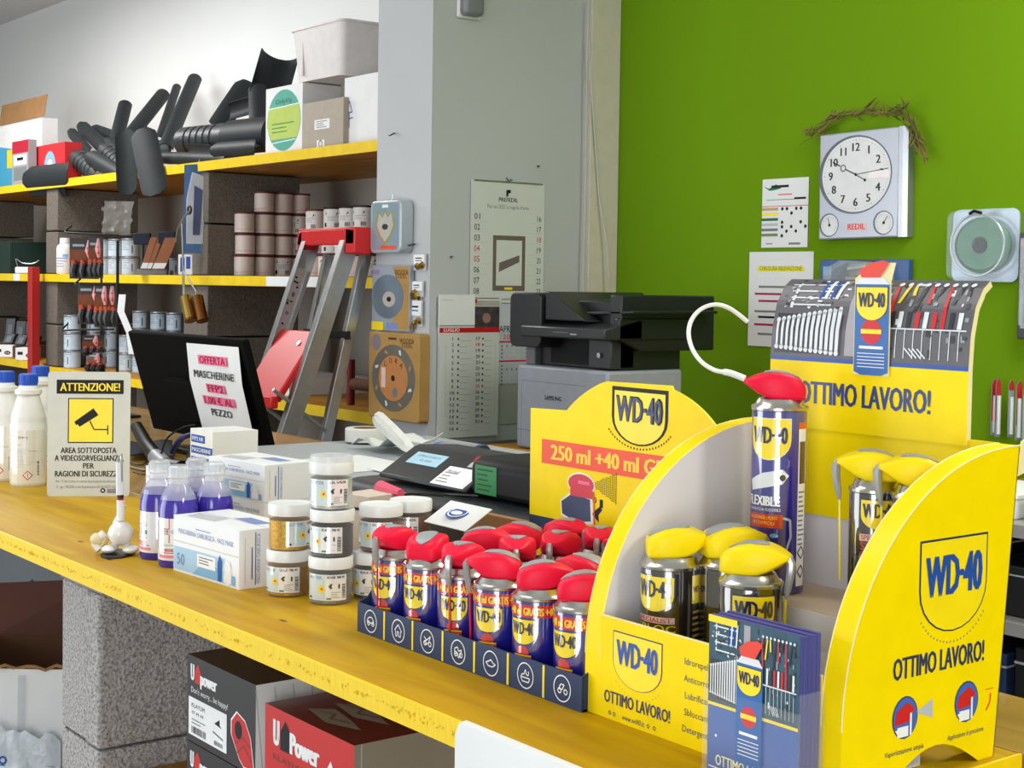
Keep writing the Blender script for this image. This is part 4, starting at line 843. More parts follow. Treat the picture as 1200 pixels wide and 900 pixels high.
def tools(p, u0, v0, Wt, Ht, bgm, lv=1, seed=1):
    """the photograph of hanging tools printed on the header and leaflets"""
    X = lambda a: u0+Wt*a; Y = lambda a: v0+Ht*a; rn = random.Random(seed); p.rect(u0, u0+Wt, v0, v0+Ht, bgm, lv)
    p.rect(X(.02), X(.38), Y(.04), Y(.5), DK, lv+1)
    for i in range(13):       # row of spanners, getting bigger
        a = .025+.027*i; h = .30+.012*i; w_ = .011+.0005*i
        p.poly([(X(a), Y(.12-.004*i)), (X(a+w_), Y(.12-.004*i)), (X(a+w_*1.1), Y(.12+h)), (X(a-w_*.1), Y(.12+h))], STL, lv+2); p.disc(X(a+w_/2), Y(.12+h), Wt*.011, STL, lv+2); p.disc(X(a+w_/2), Y(.11-.004*i), Wt*.011, STL, lv+2)
    for i in range(4): p.rect(X(.08-.01*i), X(.30+.02*(i % 2)), Y(.60+.09*i), Y(.618+.09*i), STL, lv+2); p.rect(X(.08), X(.095), Y(.57+.09*i), Y(.64+.09*i), STL, lv+2)
    for i in range(4): a = .22+.03*i; p.poly([(X(a), Y(.7)), (X(a+.015), Y(.68)), (X(a+.03), Y(.95)), (X(a+.012), Y(.95))], STL if i % 2 else BLUE, lv+3)
    p.rect(X(.60), X(.98), Y(.36), Y(.375), STL, lv+3)
    for i in range(46):
        a, c = rn.uniform(.02, .36), rn.uniform(.56, .96); p.poly([(X(a), Y(c)), (X(a+rn.uniform(.005, .03)), Y(c+rn.uniform(-.02, .02))), (X(a+rn.uniform(.01, .03)), Y(c+.02)), (X(a+.002), Y(c+.02))], rn.choice((STL, DK, GREYBTN, DK)), lv+2)
    for i in range(60):
        a, c = rn.uniform(.50, .97), rn.uniform(.05, .95); p.rect(X(a), X(a+rn.uniform(.004, .02)), Y(c), Y(min(.98, c+rn.uniform(.01, .09))), rn.choice((DK, DK, GREYBTN, STL, DGREY)), lv+2)
    for i in range(9): p.rect(X(.61+.042*i), X(.614+.042*i), Y(.05), Y(.36), STL, lv+2)
    cs = [DK, STL, DK, RED, STL, RED, RED, DK, STL]
    for i in range(9): a = .615+.04*i; p.poly([(X(a), Y(.38)), (X(a+.02), Y(.38)), (X(a+.022), Y(.56)), (X(a), Y(.56))], cs[i], lv+3)
    for i, m_ in enumerate((RED, YPR, YPR, DK, RED, DK, RED, DK, DK)):
        a = .60+.042*i; s_ = 1 if i % 2 else -1; y0_ = .55+.1*((i*7) % 3); p.poly([(X(a-.008*s_), Y(y0_)), (X(a+.016-.008*s_), Y(y0_)), (X(a+.024+.006*s_), Y(.88)), (X(a+.010+.006*s_), Y(.88))], m_, lv+4); p.disc(X(a+.016), Y(.90), Wt*.012, STL, lv+4, n=10)
    for i in range(4): p.line([(X(.70+.02*i), Y(.16)), (X(.74+.02*i), Y(.06))], Wt*.006, STL, lv+3)
    p.rect(X(.40), X(.47), Y(.04), Y(.97), mat('pale_print', (168, 166, 172), .5), lv+1)
def printed_can(p, u, v, w, h, capm, lv=5, txt=True):
    p.poly([(u-w/2, v+h*.8), (u-w/2, v+.002), (u-w*.3, v-.001), (u+w*.3, v-.001), (u+w/2, v+.002), (u+w/2, v+h*.8)], mat('can_print_blue', (34, 98, 170), .4), lv); p.poly([(u-w*.5, v+h*.8), (u+w*.5, v+h*.8), (u+w*.33, v+h*.86), (u-w*.33, v+h*.86)], STL, lv)
    logo(p, u, v+h*.78, w*.94, lv=lv+1, bw=.02); p.disc(u, v+h*.38, w*.3, RED, lv+1); p.rect(u-w*.3, u+w*.3, v+h*.36, v+h*.40, YPR, lv+2)
    p.rect(u-w*.35, u+w*.35, v+h*.225, v+h*.25, WHITE, lv+1)
    for k in range(5): p.rect(u-w*.4, u+w*.4, v+h*(.06+.03*k), v+h*(.067+.03*k), WHITE, lv+1)
    p.poly([(u-w*.32, v+h*.86), (u+w*.22, v+h*.86), (u+w*.5, v+h*.99), (u+w*.3, v+h*1.01), (u-w*.1, v+h*.985), (u-w*.4, v+h*.92)], capm, lv+3)
p = PrV(hf); split = HL*.45; p.rect(0, HW, split-.004, split, WBLUE, 1); tools(p, 0, split, HW, HL-split, PEG, 1)
p.text('OTTIMO LAVORO!', HW*.50, split-.045, .0215, mat('headline_blue', (34, 60, 120), .4), w=HW*.67, b=.035)
p.build(st, 'printed_header')
ORC = mat('orange_cap_print', (228, 62, 40), .45)
pc = Pr(lambda u, v, h: V((HX0+u, 1.1270-h, SZ+.262+v))-so); cu_ = HW*.545
bb = B().prism([(cu_-.021, .057), (cu_+.021, .057), (cu_+.021, .145), (cu_+.026, .163), (cu_+.0, .163), (cu_-.021, .148)], V((HX0, 1.1273, SZ+.262))-so, (1, 0, 0), (0, 0, 1), (0, .0008, 0), EDG); bb.build('cutout_can', st)
printed_can(pc, cu_, .058, .040, .106, ORC, lv=1); pc.build(st, 'cutout_print')
# front print
p = Pr(lambda u, v, h: V((SX0+u, SY0-h, SZ+v))-so)
logo(p, .072, .084, .066, fill=YPR, edge=NAVY, txt=WBLUE, k=.76, bw=.018); p.text('OTTIMO LAVORO!', .072, .0155, .0112, NAVY, w=.088, b=.03); p.text('www.wd40.it', .068, .004, .005, NAVY, w=.030, b=.01)
for a in (.036, .042, .088, .096): p.ring(a, .0062, .0012, .002, NAVY, 1, 8)
for k, s in enumerate(('Idrorepellente', 'Anticorrosivo', 'Lubrificante', 'Sbloccante', 'Detergente')): p.text(s, .155-.0015*k, .072-.0148*k, .0058, NAVY, w=(.044, .042, .036, .034, .035)[k], al='c', b=.005)
for k in range(14): a = pi*(.25+.5*k/13); p.rect(.072-.040*cos(a), .0735-.040*cos(a), .062-.036*sin(a), .0625-.036*sin(a), GREY, 1)
p.build(st, 'front_print')
# right side print
p = Pr(lambda u, v, h: V((SX1+h, SY0+u, SZ+v))-so)
wl = .092; logo(p, .138, .196, wl, fill=YPR, edge=NAVY, txt=WBLUE, k=.86, bw=.02); 
for k in range(22): a = pi*(.2+.6*k/21); p.rect(.138-.052*cos(a)-.0007, .138-.052*cos(a)+.0007, .158-.05*sin(a)-.0008, .158-.05*sin(a)+.0008, GREY, 1)
p.text('OTTIMO LAVORO!', .122, .086, .0175, NAVY, w=.122, b=.03)
for cx, cap_ in ((.078, 'Vaporizzazione ampia'), (.160, 'Applicazione di precisione')):
    p.disc(cx, .054, .0165, NAVY, 1, ry=.0175); p.disc(cx, .054, .0155, mat('round_icon_blue', (60, 100, 190), .4), 2, ry=.0165); p.poly([(cx-.014, .049), (cx-.011, .060), (cx+.002, .0665), (cx+.012, .060), (cx+.004, .050)], RED, 3)
    p.poly([(cx-.013, .045), (cx+.003, .046), (cx+.004, .0395), (cx-.009, .040)], WHITE, 3); p.rect(cx-.010, cx+.004, .0385, .047, WHITE, 3); p.rect(cx+.0055, cx+.008, .039, .057, WHITE, 4); p.text(cap_, cx, .025, .0042, NAVY, w=.05, b=0)
p.poly([(.092, .056), (.114, .064), (.114, .048)], LGREY, 1); p.line([(.186, .060), (.198, .060)], .0008, ORG, 1); p.line([(.194, .056), (.193, .048), (.188, .042)], .002, ORG, 1)
p.build(st, 'side_print')
# ---- cans on the stand
def special(label, loc, rz, r, h, body, capm, strawm, capang, words, wcol, tall=False):
    t = thing('spray_can', label, 'spray can', loc, rz); z = can_body(t, r, h, body); p = Pr(cyl(r, 0), .0035)
    W_ = r*1.5
    if tall:
        logo(p, 0, h-.008, W_*1.1, fill=YPR, k=.92, edge=WHITE, bw=.015)
        p.poly([(-.022, h-.068), (-.005, h-.060), (.014, h-.056), (.02, h-.062), (.014, h-.070), (-.02, h-.078)], STL, 1); p.disc(.014, h-.064, .003, DK, 2)
        p.text('FLEXIBLE', -.006, h-.091, .009, WHITE, w=.036, b=.05); p.text('CANNUCCIA FLESSIBILE', -.005, h-.096, .0026, WHITE, w=.036)
        p.rect(-.024, .015, h-.112, h-.099, RED, 1); p.text('RAGGIUNGE I PUNTI', -.005, h-.104, .003, OY, w=.03); p.text('PIU DIFFICILI', -.005, h-.109, .003, OY, w=.024)
        p.line([(.015, h-.102), (.022, h-.104), (.023, h-.12), (.017, h-.138)], .0022, LGREY, 2)
        for k in range(3): p.disc(-.017+.012*k, h-.119, .0042, RED if k < 2 else LBLUE, 1, ry=.002)
        p.rect(.030, .042, .008, h-.012, WHITE, 1); p.rect(.030, .042, h-.018, h-.012, ORG, 2); p.rect(.0315, .0405, h-.07, h-.03, DKCARD, 2); p.lines(.031, .041, h-.078, 12, .0045, .0016, GREY, 2)
        for k in range(2): c, d = .036, .022+.018*k; p.line([(c, d-.006), (c+.005, d), (c, d+.006), (c-.005, d), (c, d-.006)], .0012, BLACK, 3)
    else:
        logo(p, 0, h-.006, W_, lv=1, k=.80, bw=.03)
        q = h-.006-W_*.8-.004; p.rect(-W_*.5, W_*.5, q-.006, q, mat('pale_red_print', (226, 196, 186), .5), 1); p.text('SPECIALIST.', 0, q-.005, .0042, RED, w=W_*.92, b=.02)
        for k, s in enumerate(words): p.text(s, -W_*.48, q-.0135-.0085*k, .0062, wcol, w=W_*(1.0 if k == 0 else .9), al='l', b=.04)
        d = q-.019-.0085*(len(words)-1); p.text('AZIONE RAPIDA', -W_*.48, d, .0036, WHITE, w=W_*.8, al='l', b=.02)
        if h > .085:
            p.disc(-.0, d-.018, .0145, RED, 1); p.line([(.004, d), (.004, d-.034)], .0008, WHITE, 2); p.line([(-.001, d), (-.001, d-.034)], .0008, WHITE, 2); p.line([(-.012, d-.020), (.012, d-.022)], .0008, WHITE, 2); p.line([(-.010, d-.024), (-.004, d-.021)], .0018, DK, 3)
            for k in range(3): p.text('', 0, 0, .001, WHITE) if False else p.lines(-W_*.4, W_*.3, .012, 2, .004, .0008, GREY, 1)
        p.rect(r*1.35, r*1.95, h-.032, h-.006, YPR, 1); p.text('WD\u00b740', r*1.65, h-.022, .006, DNAVY, w=r*.5, b=.02)
        p.lines(r*1.4, r*1.9, h-.04, 8, .0055, .0022, mat('gold_text', (190, 160, 90), .4), 1)
    glossy(p.build(t))
    c = cap(t, z, capm, strawm, L=h*.8, s=1.06 if r > .0265 else 1.0); c.rotation_euler = (0, 0, radians(capang)-rz)
    return t, c, z
zs = SZ+.1097; z0 = SZ+.0018
hs = .136
special('steel-coloured can with yellow cap, front left inside the yellow stand', (-1.003, .965, z0), radians(-78), .0285, .139, CANK, YELPL, STRAWY, 52, ('SBLOC', 'SPRAY'), YPR)
special('dark can with yellow cap tucked behind the front left can in the stand', (-.968, 1.003, z0), radians(60), .0285, .141, CANK, YELPL, STRAWY, 62, ('LUBE', 'SPRAY'), YPR)
special('dark yellow-capped can behind the leaflet holder, straw on its right', (-.902, .965, z0), radians(-40), .0275, .139, CANK, YELPL, STRAWY, 20, ('SUPER', 'SPRAY'), RED)
special('slim dark can with yellow cap and red roundel on the upper step', (-.846, 1.062, zs), radians(-42), .0225, .113, CANK, YELPL, STRAWY, 228, ('SUPER', 'SBLOCCANTE'), RED)
special('slim dark can at the right of the step, half behind the curved edge', (-.800, 1.062, zs), radians(-42), .0225, .113, CANK, YELPL, STRAWY, 228, ('SUPER', 'SBLOCCANTE'), RED)
tl = thing('spray_can', 'tall blue spray can with red cap and looping white straw on the step', 'spray can', (-.972, 1.075, zs), radians(-58))
bpy.data.objects.remove(tl)
tl, tc_, tz = special('tall blue spray can with red cap and looping white straw', (-.972, 1.075, zs), radians(-70), .0262, .1755, CANB, REDPL, STRAWY, 232, (), RED, True)
for ch in list(tc_.children):
    if ch.name.startswith(('straw', 'nozzle')): bpy.data.objects.remove(ch)
base = V((-.972, 1.075, zs)); Rz = Matrix.Rotation(-radians(-70), 3, 'Z'); S_ = []
pa = atx(872, 438, -.995); 
tipw = base+Matrix.Rotation(radians(232), 3, 'Z')@V((.034, 0, tz+.019))
def toward(x, y, d): r_ = ray(x, y); return O+r_*d
dep = (tipw-O).dot(FWD)
ctrl = [tipw]+[toward(x, y, dep+dd) for x, y, dd in ((855, 437, .005), (838, 434, .01), (822, 424, .02), (811, 408, .03), (807, 390, .035), (811, 374, .04), (822, 362, .045), (838, 357, .05), (856, 362, .055), (876, 377, .06))]
def smooth(c, n=6):
    o = []
    for i in range(len(c)-1):
        p0, p1, p2, p3 = c[max(i-1, 0)], c[i], c[i+1], c[min(i+2, len(c)-1)]
        for k in range(n):
            t = k/n; o.append(.5*((2*p1)+(p2-p0)*t+(2*p0-5*p1+4*p2-p3)*t*t+(3*p1-p0-3*p2+p3)*t**3))
    return o+[c[-1]]
sm = smooth(ctrl); WST = mat('white_flexible_straw', (228, 230, 228), .35)
b = B().tube(sm, [.0032 if i < 9 else .0022 for i in range(len(sm))], WST, 8); b.v = [tuple(Rz@(V(q)-base)) for q in b.v]; so_ = b.build('straw', None); 
so_.parent = tc_; so_.matrix_parent_inverse = Matrix.Rotation(radians(232)-radians(-70), 4, 'Z').inverted()
# leaflet holder
LX0, LX1, LY0, LY1 = -.868, -.768, .8795, .9045
t = thing('leaflet_holder', 'clear acrylic leaflet holder standing before the yellow stand', 'holder', (LX0, LY0, ZC1)); lo = t.location
b = B(); b.box(LX0-.002, LX1+.002, LY0-.003, LY0-.0015, ZC1, ZC1+.07, CLEAR); b.box(LX0-.002, LX1+.002, LY1, LY1+.0015, ZC1, ZC1+.115, CLEAR); b.box(LX1+.001, LX1+.0022, LY0-.002, LY1+.001, ZC1, ZC1+.085, CLEAR); b.box(LX0-.0022, LX0-.001, LY0-.002, LY1+.001, ZC1, ZC1+.085, CLEAR); b.box(LX0-.002, LX1+.002, LY0-.003, LY1, ZC1, ZC1+.0012, CLEAR); b.shift(lo).build('holder_body', t)
LF = mat('leaflet_blue', (48, 92, 170), .4); LE = mat('leaflet_edge', (74, 74, 140), .6, stretch=(1, 200, 1), var=(8, .25)); TEAL = mat('leaflet_teal', (36, 78, 96), .4, var=(80, .3))
names = ('front leaflet of the pack, can and tools print with yellow line', 'blue leaflet second in the pack behind the front one', 'blue leaflet in the middle of the pack', 'blue leaflet fourth from the front in the pack', 'blue leaflet at the back of the pack in the holder')
for i in range(5):
    y0 = LY0+.0003+.0049*i; hh = .1305-(.001 if i % 2 else 0)
    g = tag(B().box(LX0+.001, LX1-.001, y0, y0+.0045, ZC1+.0014, ZC1+hh, LE).build('leaflet_pack', bevel=.0006), names[i], 'leaflet', 'blue leaflets in the clear holder')
    if i == 0:
        w_ = LX1-LX0-.002; p = Pr(lambda u, v, h: V((LX0+.001+u, y0-h, ZC1+.0014+v))); Hh2 = hh-.0014
        p.rect(0, w_, 0, Hh2, LF, 1); tools(p, 0, Hh2*.44, w_, Hh2*.56, TEAL, 2, 3); p.rect(0, w_, Hh2*.42, Hh2*.44, YPR, 3); p.rect(0, w_*.33, Hh2*.955, Hh2, YPR, 7)
        printed_can(p, w_*.48, Hh2*.12, w_*.29, Hh2*.78, ORC, lv=8); p.text('OTTIMO LAVORO!', w_*.46, Hh2*.045, .0085, mat('cream_print', (245, 238, 170), .5), w=w_*.72, b=.02); p.rect(w_*.02, w_*.15, Hh2*.02, Hh2*.028, WHITE, 2); p.rect(w_*.2, w_*.35, Hh2*.02, Hh2*.028, WHITE, 2); p.rect(w_*.4, w_*.6, Hh2*.02, Hh2*.028, WHITE, 2); p.disc(w_*.1, Hh2*.23, .0012, WHITE, 2)
        p.build(g, 'printed_cover')
# ---------------------------------------------------------------- desk behind the counter
DG = mat('desk_grey', (168, 172, 176), .5); BEI = mat('beige_cabinet', (178, 168, 148), .6)
t = thing('desk_cabinet', 'low beige cabinet with grey top standing on the rear of the counter', 'cabinet', (-2.4, 1.33, 1))
B().box(-2.72, -2.05, 1.33, 1.82, .9985, 1.052, BEI).shift(t.location).build('cabinet_body', t); B().box(-2.74, -2.03, 1.315, 1.88, 1.052, 1.060, DG).shift(t.location).build('cabinet_top', t, bevel=.002)
rn = random.Random(2)
for k, (x, y, a, w, h, lab) in enumerate(((-2.37, 1.40, .06, .21, .29, 'white sheet with faint print lying on the grey cabinet top'), (-2.19, 1.48, -.12, .21, .29, 'second white sheet lying askew beneath the tape roll'))):
    o = tag(B().box(-w/2, w/2, 0, .2, 0, .0012, PAPER).build('paper_sheet'), lab, 'paper'); o.location = (x, y-.05, 1.0605+.0015*k); o.rotation_euler = (0, 0, a)
p1 = atz(385, 548, 1.061); rows = []
for j, (y, z) in enumerate(((1.36, 1.0645), (1.316, 1.0645), (1.308, 1.060), (1.305, 1.04), (1.302, 1.02), (1.30, 1.008))):
    rows.append([V((p1.x+.135*i/5-.05+.0*j, y-.002*sin(i+j), z+.0015*sin(i*2+j))) for i in range(6)])
tag(B().grid(rows, mat('receipt_paper', (196, 200, 198), .7), .0008).build('receipt'), 'creased grey receipt hanging over the front of the beige cabinet', 'paper')
p1 = atz(345, 548, 1.061)
tag(B().box(p1.x-.05, p1.x+.03, 1.30, 1.312, 1.006, 1.045, mat('slate_grey', (105, 110, 118), .5)).build('card_reader', bevel=.003), 'slate grey block in front of the beige cabinet behind the mask boxes', 'box')
# tape roll
q = atz(428, 517, 1.064); t = thing('tape_roll', 'roll of white tape lying flat on the cabinet', 'tape', (q.x, q.y, 1.0645))
TP = mat('white_tape', (215, 214, 208), .5); B().lathe([(.026, 0), (.042, 0), (.0425, .002), (.0425, .026), (.041, .028), (.026, .028), (.026, 0)], TP, 32).build('tape_ring', t); B().lathe([(.025, 0), (.026, 0), (.026, .028), (.025, .028), (.025, 0)], CARD, 24).build('card_core', t)
# white handheld thermometer / remote
a, c = aty(440, 488, q.y-.05), aty(482, 527, q.y-.12); d = (c-a).normalized(); s = d.cross(FWD).normalized()
t = thing('remote_control', 'white handheld remote with small dark display leaning by the tape roll', 'remote', a); RC = mat('white_device', (215, 216, 210), .35)
b = B(); n_ = [(0, .012), (.1, .016), (.5, .0155), (.85, .013), (1, .008)]; L = (c-a).length; up_ = s.cross(d)
b.grid([[d*(f*L)+s*w, d*(f*L)+s*w*.6+up_*.008, d*(f*L)-s*w*.6+up_*.008, d*(f*L)-s*w] for f, w in n_], RC, .012); b.build('housing', t)
Pr(plane(d*(L*.1)-s*.009+up_*.0086, d, -s) if False else plane(d*(L*.10)+up_*.009+s*.008, -s, -d)).rect(.002, .014, -.012, 0, BLACK, 1).build(t, 'display')
q2 = atz(458, 530, 1.062)
rows = [[V((q2.x-.10+.18*i/7, q2.y-.03+.10*j/4, 1.07+.012*sin(i*1.3+j)+.004*i)) for i in range(8)] for j in range(5)]
tag(B().grid(rows, PAPER, .001).build('paper_sheet'), 'curled white paper under the remote control', 'paper')
# monitor seen from behind
MT = mat('monitor_back', (6, 6, 7), .8, var=(8, .1)); spec(MT, .08); tl_, tr_ = aty(153, 387, 1.47), aty(288, 397, 1.47); bl = aty(181, 535, 1.545); mz = 1.03
U = V((1, 0, 0)); top = V((tl_.x, 1.47, tl_.z)); dn = V((0, .085, -.30)).normalized(); nrm = V((0, -1, 0)); nrm = dn.cross(U).normalized()
if nrm.y > 0: nrm = -nrm
Wm = tr_.x-tl_.x; Hm = .248
t = thing('monitor', 'black computer monitor seen from behind, leaning towards the shop', 'monitor', top); 
B().ob(U*Wm/2+dn*Hm/2, U*Wm/2, dn*Hm/2, nrm*.009, MT).build('back_panel', t, bevel=.004)
B().ob(U*Wm*.5+dn*Hm*.62+nrm*.014, U*.12, dn*Hm*.22, nrm*.012, MT).build('rear_bulge', t, bevel=.01)
B().ob(U*(Wm/2)+dn*Hm/2-nrm*.0095, U*(Wm/2-.012), dn*(Hm/2-.012), nrm*.001, BLACK).build('screen', t)
b = B().ob(U*Wm*.5+dn*Hm*.98+V((0, .01, -.0)), U*.04, V((0, 0, .05)), V((0, .01, 0)), BLKPL); b.build('stand_neck', t)
zf = .9985-top.z+.0015; B().box(Wm*.5-.12, Wm*.5+.12, .02, .16, zf, zf+.012, BLKPL).build('stand_foot', t, bevel=.004)
pr = Pr(plane(dn*Hm+nrm*.0092, U, -dn)); pr.rect(Wm*.55, Wm*.66, Hm*.56, Hm*.60, mat('vent_grey', (70, 72, 74), .5), 1)
rn = random.Random(1)
for k in range(16): a0, c0 = Wm*(.50+.13*rn.random()), Hm*(.40+.09*rn.random()); pr.rect(a0, a0+.010, c0, c0+.007, LGREY, 1)
pr.build(t, 'rear_stickers')
# offer sheet taped to the monitor
ps = thing('offer_sheet', 'white sheet offering FFP2 masks, taped to the back of the black monitor', 'paper', top+U*Wm*.0)
x0, x1 = aty(223, 394, 1.47).x-top.x, aty(283, 398, 1.47).x-top.x; Hs = .200; y0_ = .014
off = nrm*.0275
b = B(); b.grid([[U*x0+dn*y0_+off*.5, U*x1+dn*y0_+off*.42], [U*x0+dn*(y0_+Hs*.4)+off, U*x1+dn*(y0_+Hs*.4)+off*.9], [U*x0+dn*(y0_+Hs)+off, U*x1+dn*(y0_+Hs)+off]], PAPER, .0006); b.build('sheet', ps)
wS = x1-x0
pr = Pr(lambda u, v, h: U*(x0+u)+dn*(y0_+Hs-v)+off*(1 if v < Hs*.6 else 1-.5*(v-Hs*.6)/(Hs*.4))+nrm*(h+.0012))
HP = mat('highlighted_pink', (232, 110, 150), .6); CR = mat('crimson_ink', (150, 16, 50), .6)
for s, y, w, hl in (('OFFERTA', .83, .50, 1), ('MASCHERINE', .67, .78, 0), ('FFP2', .52, .30, 1), ('1,00 \u20ac AL', .375, .56, 1), ('PEZZO', .24, .40, 0)):
    if hl: pr.rect(wS*(.5-w/2-.03), wS*(.5+w/2+.03), Hs*(y-.045), Hs*(y+.055), HP, 1)
    pr.text(s, wS*.5, Hs*(y-.034), Hs*.078, CR if hl else BLACK, w=wS*w, b=.04, lv=3)
pr.build(ps, 'printed_offer')
# handset, cables in front of the monitor
CB = mat('dark_cable', (28, 28, 32), .5)
def ctube(name, pts, r, mt, label, cat): return tag(B().tube(smooth([V(p) for p in pts], 5), r, mt, 7).build(name), label, cat)
def T_(x, y, Y): return aty(x, y, Y)
h0, h1, h2, h3 = T_(160, 500, 1.38), T_(172, 522, 1.37), T_(190, 545, 1.35), T_(214, 552, 1.33)
t = thing('barcode_scanner', 'dark handheld scanner with grey collar lying in front of the monitor', 'scanner', h2)
B().tube([h-h2 for h in (h0, h1, h2, h3)], [.014, .016, .017, .022], BLKPL, 12).build('handle', t); B().tube([h1.lerp(h2, .6)-h2, h2.lerp(h3, .15)-h2], .0185, GREYBTN, 12).build('grey_collar', t)
d3 = (h3-h2).normalized(); B().ob(h3-h2+d3*.01, d3*.018, V((0, .02, 0)), V((0, 0, .016)), BLKPL).build('head', t, bevel=.006)
t = thing('card_terminal', 'dark narrow payment terminal standing by the FFP2 box', 'terminal', T_(222, 560, 1.32)); a, c = T_(212, 560, 1.32), T_(226, 512, 1.37); dd = (c-a)/2
B().ob(dd*1.0, dd, V((.018, -.005, 0)), V((.002, .014, 0)), mat('slate_plastic', (62, 66, 74), .4)).build('housing', t, bevel=.004); B().ob(dd*1.0+V((0, -.016, 0)), dd*.8, V((.013, -.004, 0)), V((0, .001, 0)), BLACK).build('keypad', t)
ctube('cable', [T_(187, 540, 1.35), T_(195, 515, 1.36), T_(212, 502, 1.38), T_(228, 498, 1.4)], .0022, CB, 'thin dark cable arching up in front of the black monitor', 'cable')
ctube('cable', [T_(200, 550, 1.33), T_(205, 528, 1.34), T_(218, 512, 1.36), T_(229, 508, 1.38)], .0022, CB, 'second dark cable curving beside the payment terminal', 'cable')
ctube('cable', [T_(202, 530, 1.42), T_(212, 514, 1.42), T_(232, 508, 1.42)], .006, mat('blue_cable', (45, 50, 120), .5), 'thick blue cable crossing behind the payment terminal', 'cable')
ctube('cable', [atz(152, 541, 1.002), atz(165, 545, 1.002), atz(180, 537, 1.002), atz(196, 538, 1.002)], .0015, CB, 'thin black wire lying in a zigzag on the wood right of the sign', 'cable')
ctube('cable', [atz(152, 548, 1.002), atz(168, 552, 1.002), atz(182, 549, 1.002), atz(170, 556, 1.002), atz(156, 553, 1.002)], .0015, CB, 'black wire loop on the wood behind the left purple bottle', 'cable')
rows = [[atz(152+50*i/6, 537-17*j/3, 1.004)+V((0, 0, .004*sin(i+j)+.004)) for i in range(7)] for j in range(4)]
tag(B().grid(rows, mat('dark_sleeve', (30, 36, 46), .7), .003).build('dark_cloth'), 'dark cloth strip on the counter below the monitor', 'cloth')
# cash drawer
t = thing('register_base', 'black plastic cash register body behind the glitter jars', 'cash register', (-1.72, 1.21, .9985)); zt = 1.098
B().box(-1.95, -1.47, 1.215, 1.62, .9985, zt-.012, BLKPL).shift(t.location).build('drawer_body', t, bevel=.004)
rows = [[V((x, y, z)) for x in (-1.97, -1.8, -1.6, -1.44)] for y, z in ((1.19, zt-.016), (1.196, zt-.005), (1.22, zt), (1.5, zt+.004), (1.64, zt+.004))]
B().grid(rows, mat('register_lid', (42, 44, 48), .3), -.012).shift(t.location).build('lid', t, ang=60)
for k, (x0, x1) in enumerate(((445, 520), (470, 560))):
    pts = [aty(x0-25, 620, 1.18), aty(x0-5, 590, 1.185), atz(x0+30, 579, zt+.008), atz(x1, 581, zt+.008)]
    ctube('cable', pts, .002, mat('black_cable_gloss', (20, 20, 22), .3), 'black cord curling over the cash register lid, ' + ('left one' if k == 0 else 'right one'), 'cable')
# pos device: wedge with display
zp = zt+.005
A, B1, C1_, D1 = T_(443, 567, 1.226), T_(566, 592, 1.27), T_(598, 552, 1.40), T_(478, 530, 1.40)
t = thing('cash_register', 'black fiscal printer with pale blue display, sticker and red key', 'cash register', (A.x, 1.24, zp)); loc = t.location
fl = V((A.x, 1.27, zp+.012)); fr_ = V((B1.x, 1.27, zp+.012)); bl_ = V((A.x+.0, 1.345, zp+.075)); br_ = V((B1.x, 1.345, zp+.075))
RB = mat('register_black', (26, 27, 31), .4); xL, xR = A.x, A.x+.225
sec = [(1.228, 0), (1.226, .006), (1.290, .044), (1.300, .047), (1.37, .043), (1.385, .036), (1.385, 0)]
B().prism(sec, (xL, 0, zp), (0, 1, 0), (0, 0, 1), (xR-xL, 0, 0), RB).shift(loc).build('console', t, bevel=.006)
B().prism([(1.236, 0), (1.236, .044), (1.25, .054), (1.44, .052), (1.46, .045), (1.46, 0)], (xR-.002, 0, zp), (0, 1, 0), (0, 0, 1), (.155, 0, 0), mat('register_matte', (20, 20, 22), .55)).shift(loc).build('paper_housing', t, bevel=.008)
fa, fb = V((xL, 1.226, zp+.006)), V((xL, 1.290, zp+.044)); Vd = (fb-fa).normalized(); pr = Pr(plane(fa-loc, (1, 0, 0), Vd)); fl_ = (fb-fa).length
pr.rect(.028, .110, fl_*.48, fl_*.86, mat('lcd_pale_blue', (165, 205, 225), .3), 1); pr.text('OPERATORE 01', .068, fl_*.72, .0045, GREY, w=.06); pr.text('0,00', .07, fl_*.58, .005, GREY, w=.03)
pr.rect(.136, .218, fl_*.02, fl_*.60, WHITE, 1); pr.lines(.142, .175, fl_*.4, 4, .007, .002, GREY, 2); pr.text('Atrisell', .158, fl_*.42, .006, BLACK, w=.03)
pr.poly([(.172, fl_*.82), (.172+.03, fl_*.82), (.172+.03, fl_*.66), (.172, fl_*.66)], LGREY, 1); pr.build(t, 'printed_panel')
pk = fa+V((.187, 0, 0))+Vd*(fl_*.84); B().lathe([(.008, 0), (.009, .004), (.007, .006), (0, .006)], mat('red_key', (170, 20, 30), .4), 20, pk-loc, Matrix.Rotation(radians(60), 3, 'X')).build('red_key', t)
gx_ = xR+.012; pr = Pr(plane(V((gx_, 1.2355, zp+.004))-loc, (1, 0, 0), V((0, 0, 1)))); pr.rect(0, .05, -.0, .040, mat('green_sticker', (20, 125, 62), .4), 1); pr.lines(.006, .044, .034, 5, .007, .002, mat('dark_green_print', (10, 80, 40), .5), 2)
pr.rect(0, .05, -.0, .001, GRN, 1); pr.build(t, 'green_sticker')
tag(B().tube([atz(446, 572, zt+.012), atz(470, 578, zt+.012)], [.011, .006], mat('pink_eraser', (225, 90, 115), .5), 10).build('pink_marker'), 'pink marker lying on the black register lid at its left end', 'pen')
q = atz(534, 532, 1.1215); t = thing('battery_can', 'small cylinder lying on its side with blue end, behind the fiscal printer', 'can', q); ax = V((1, .25, 0)).normalized()
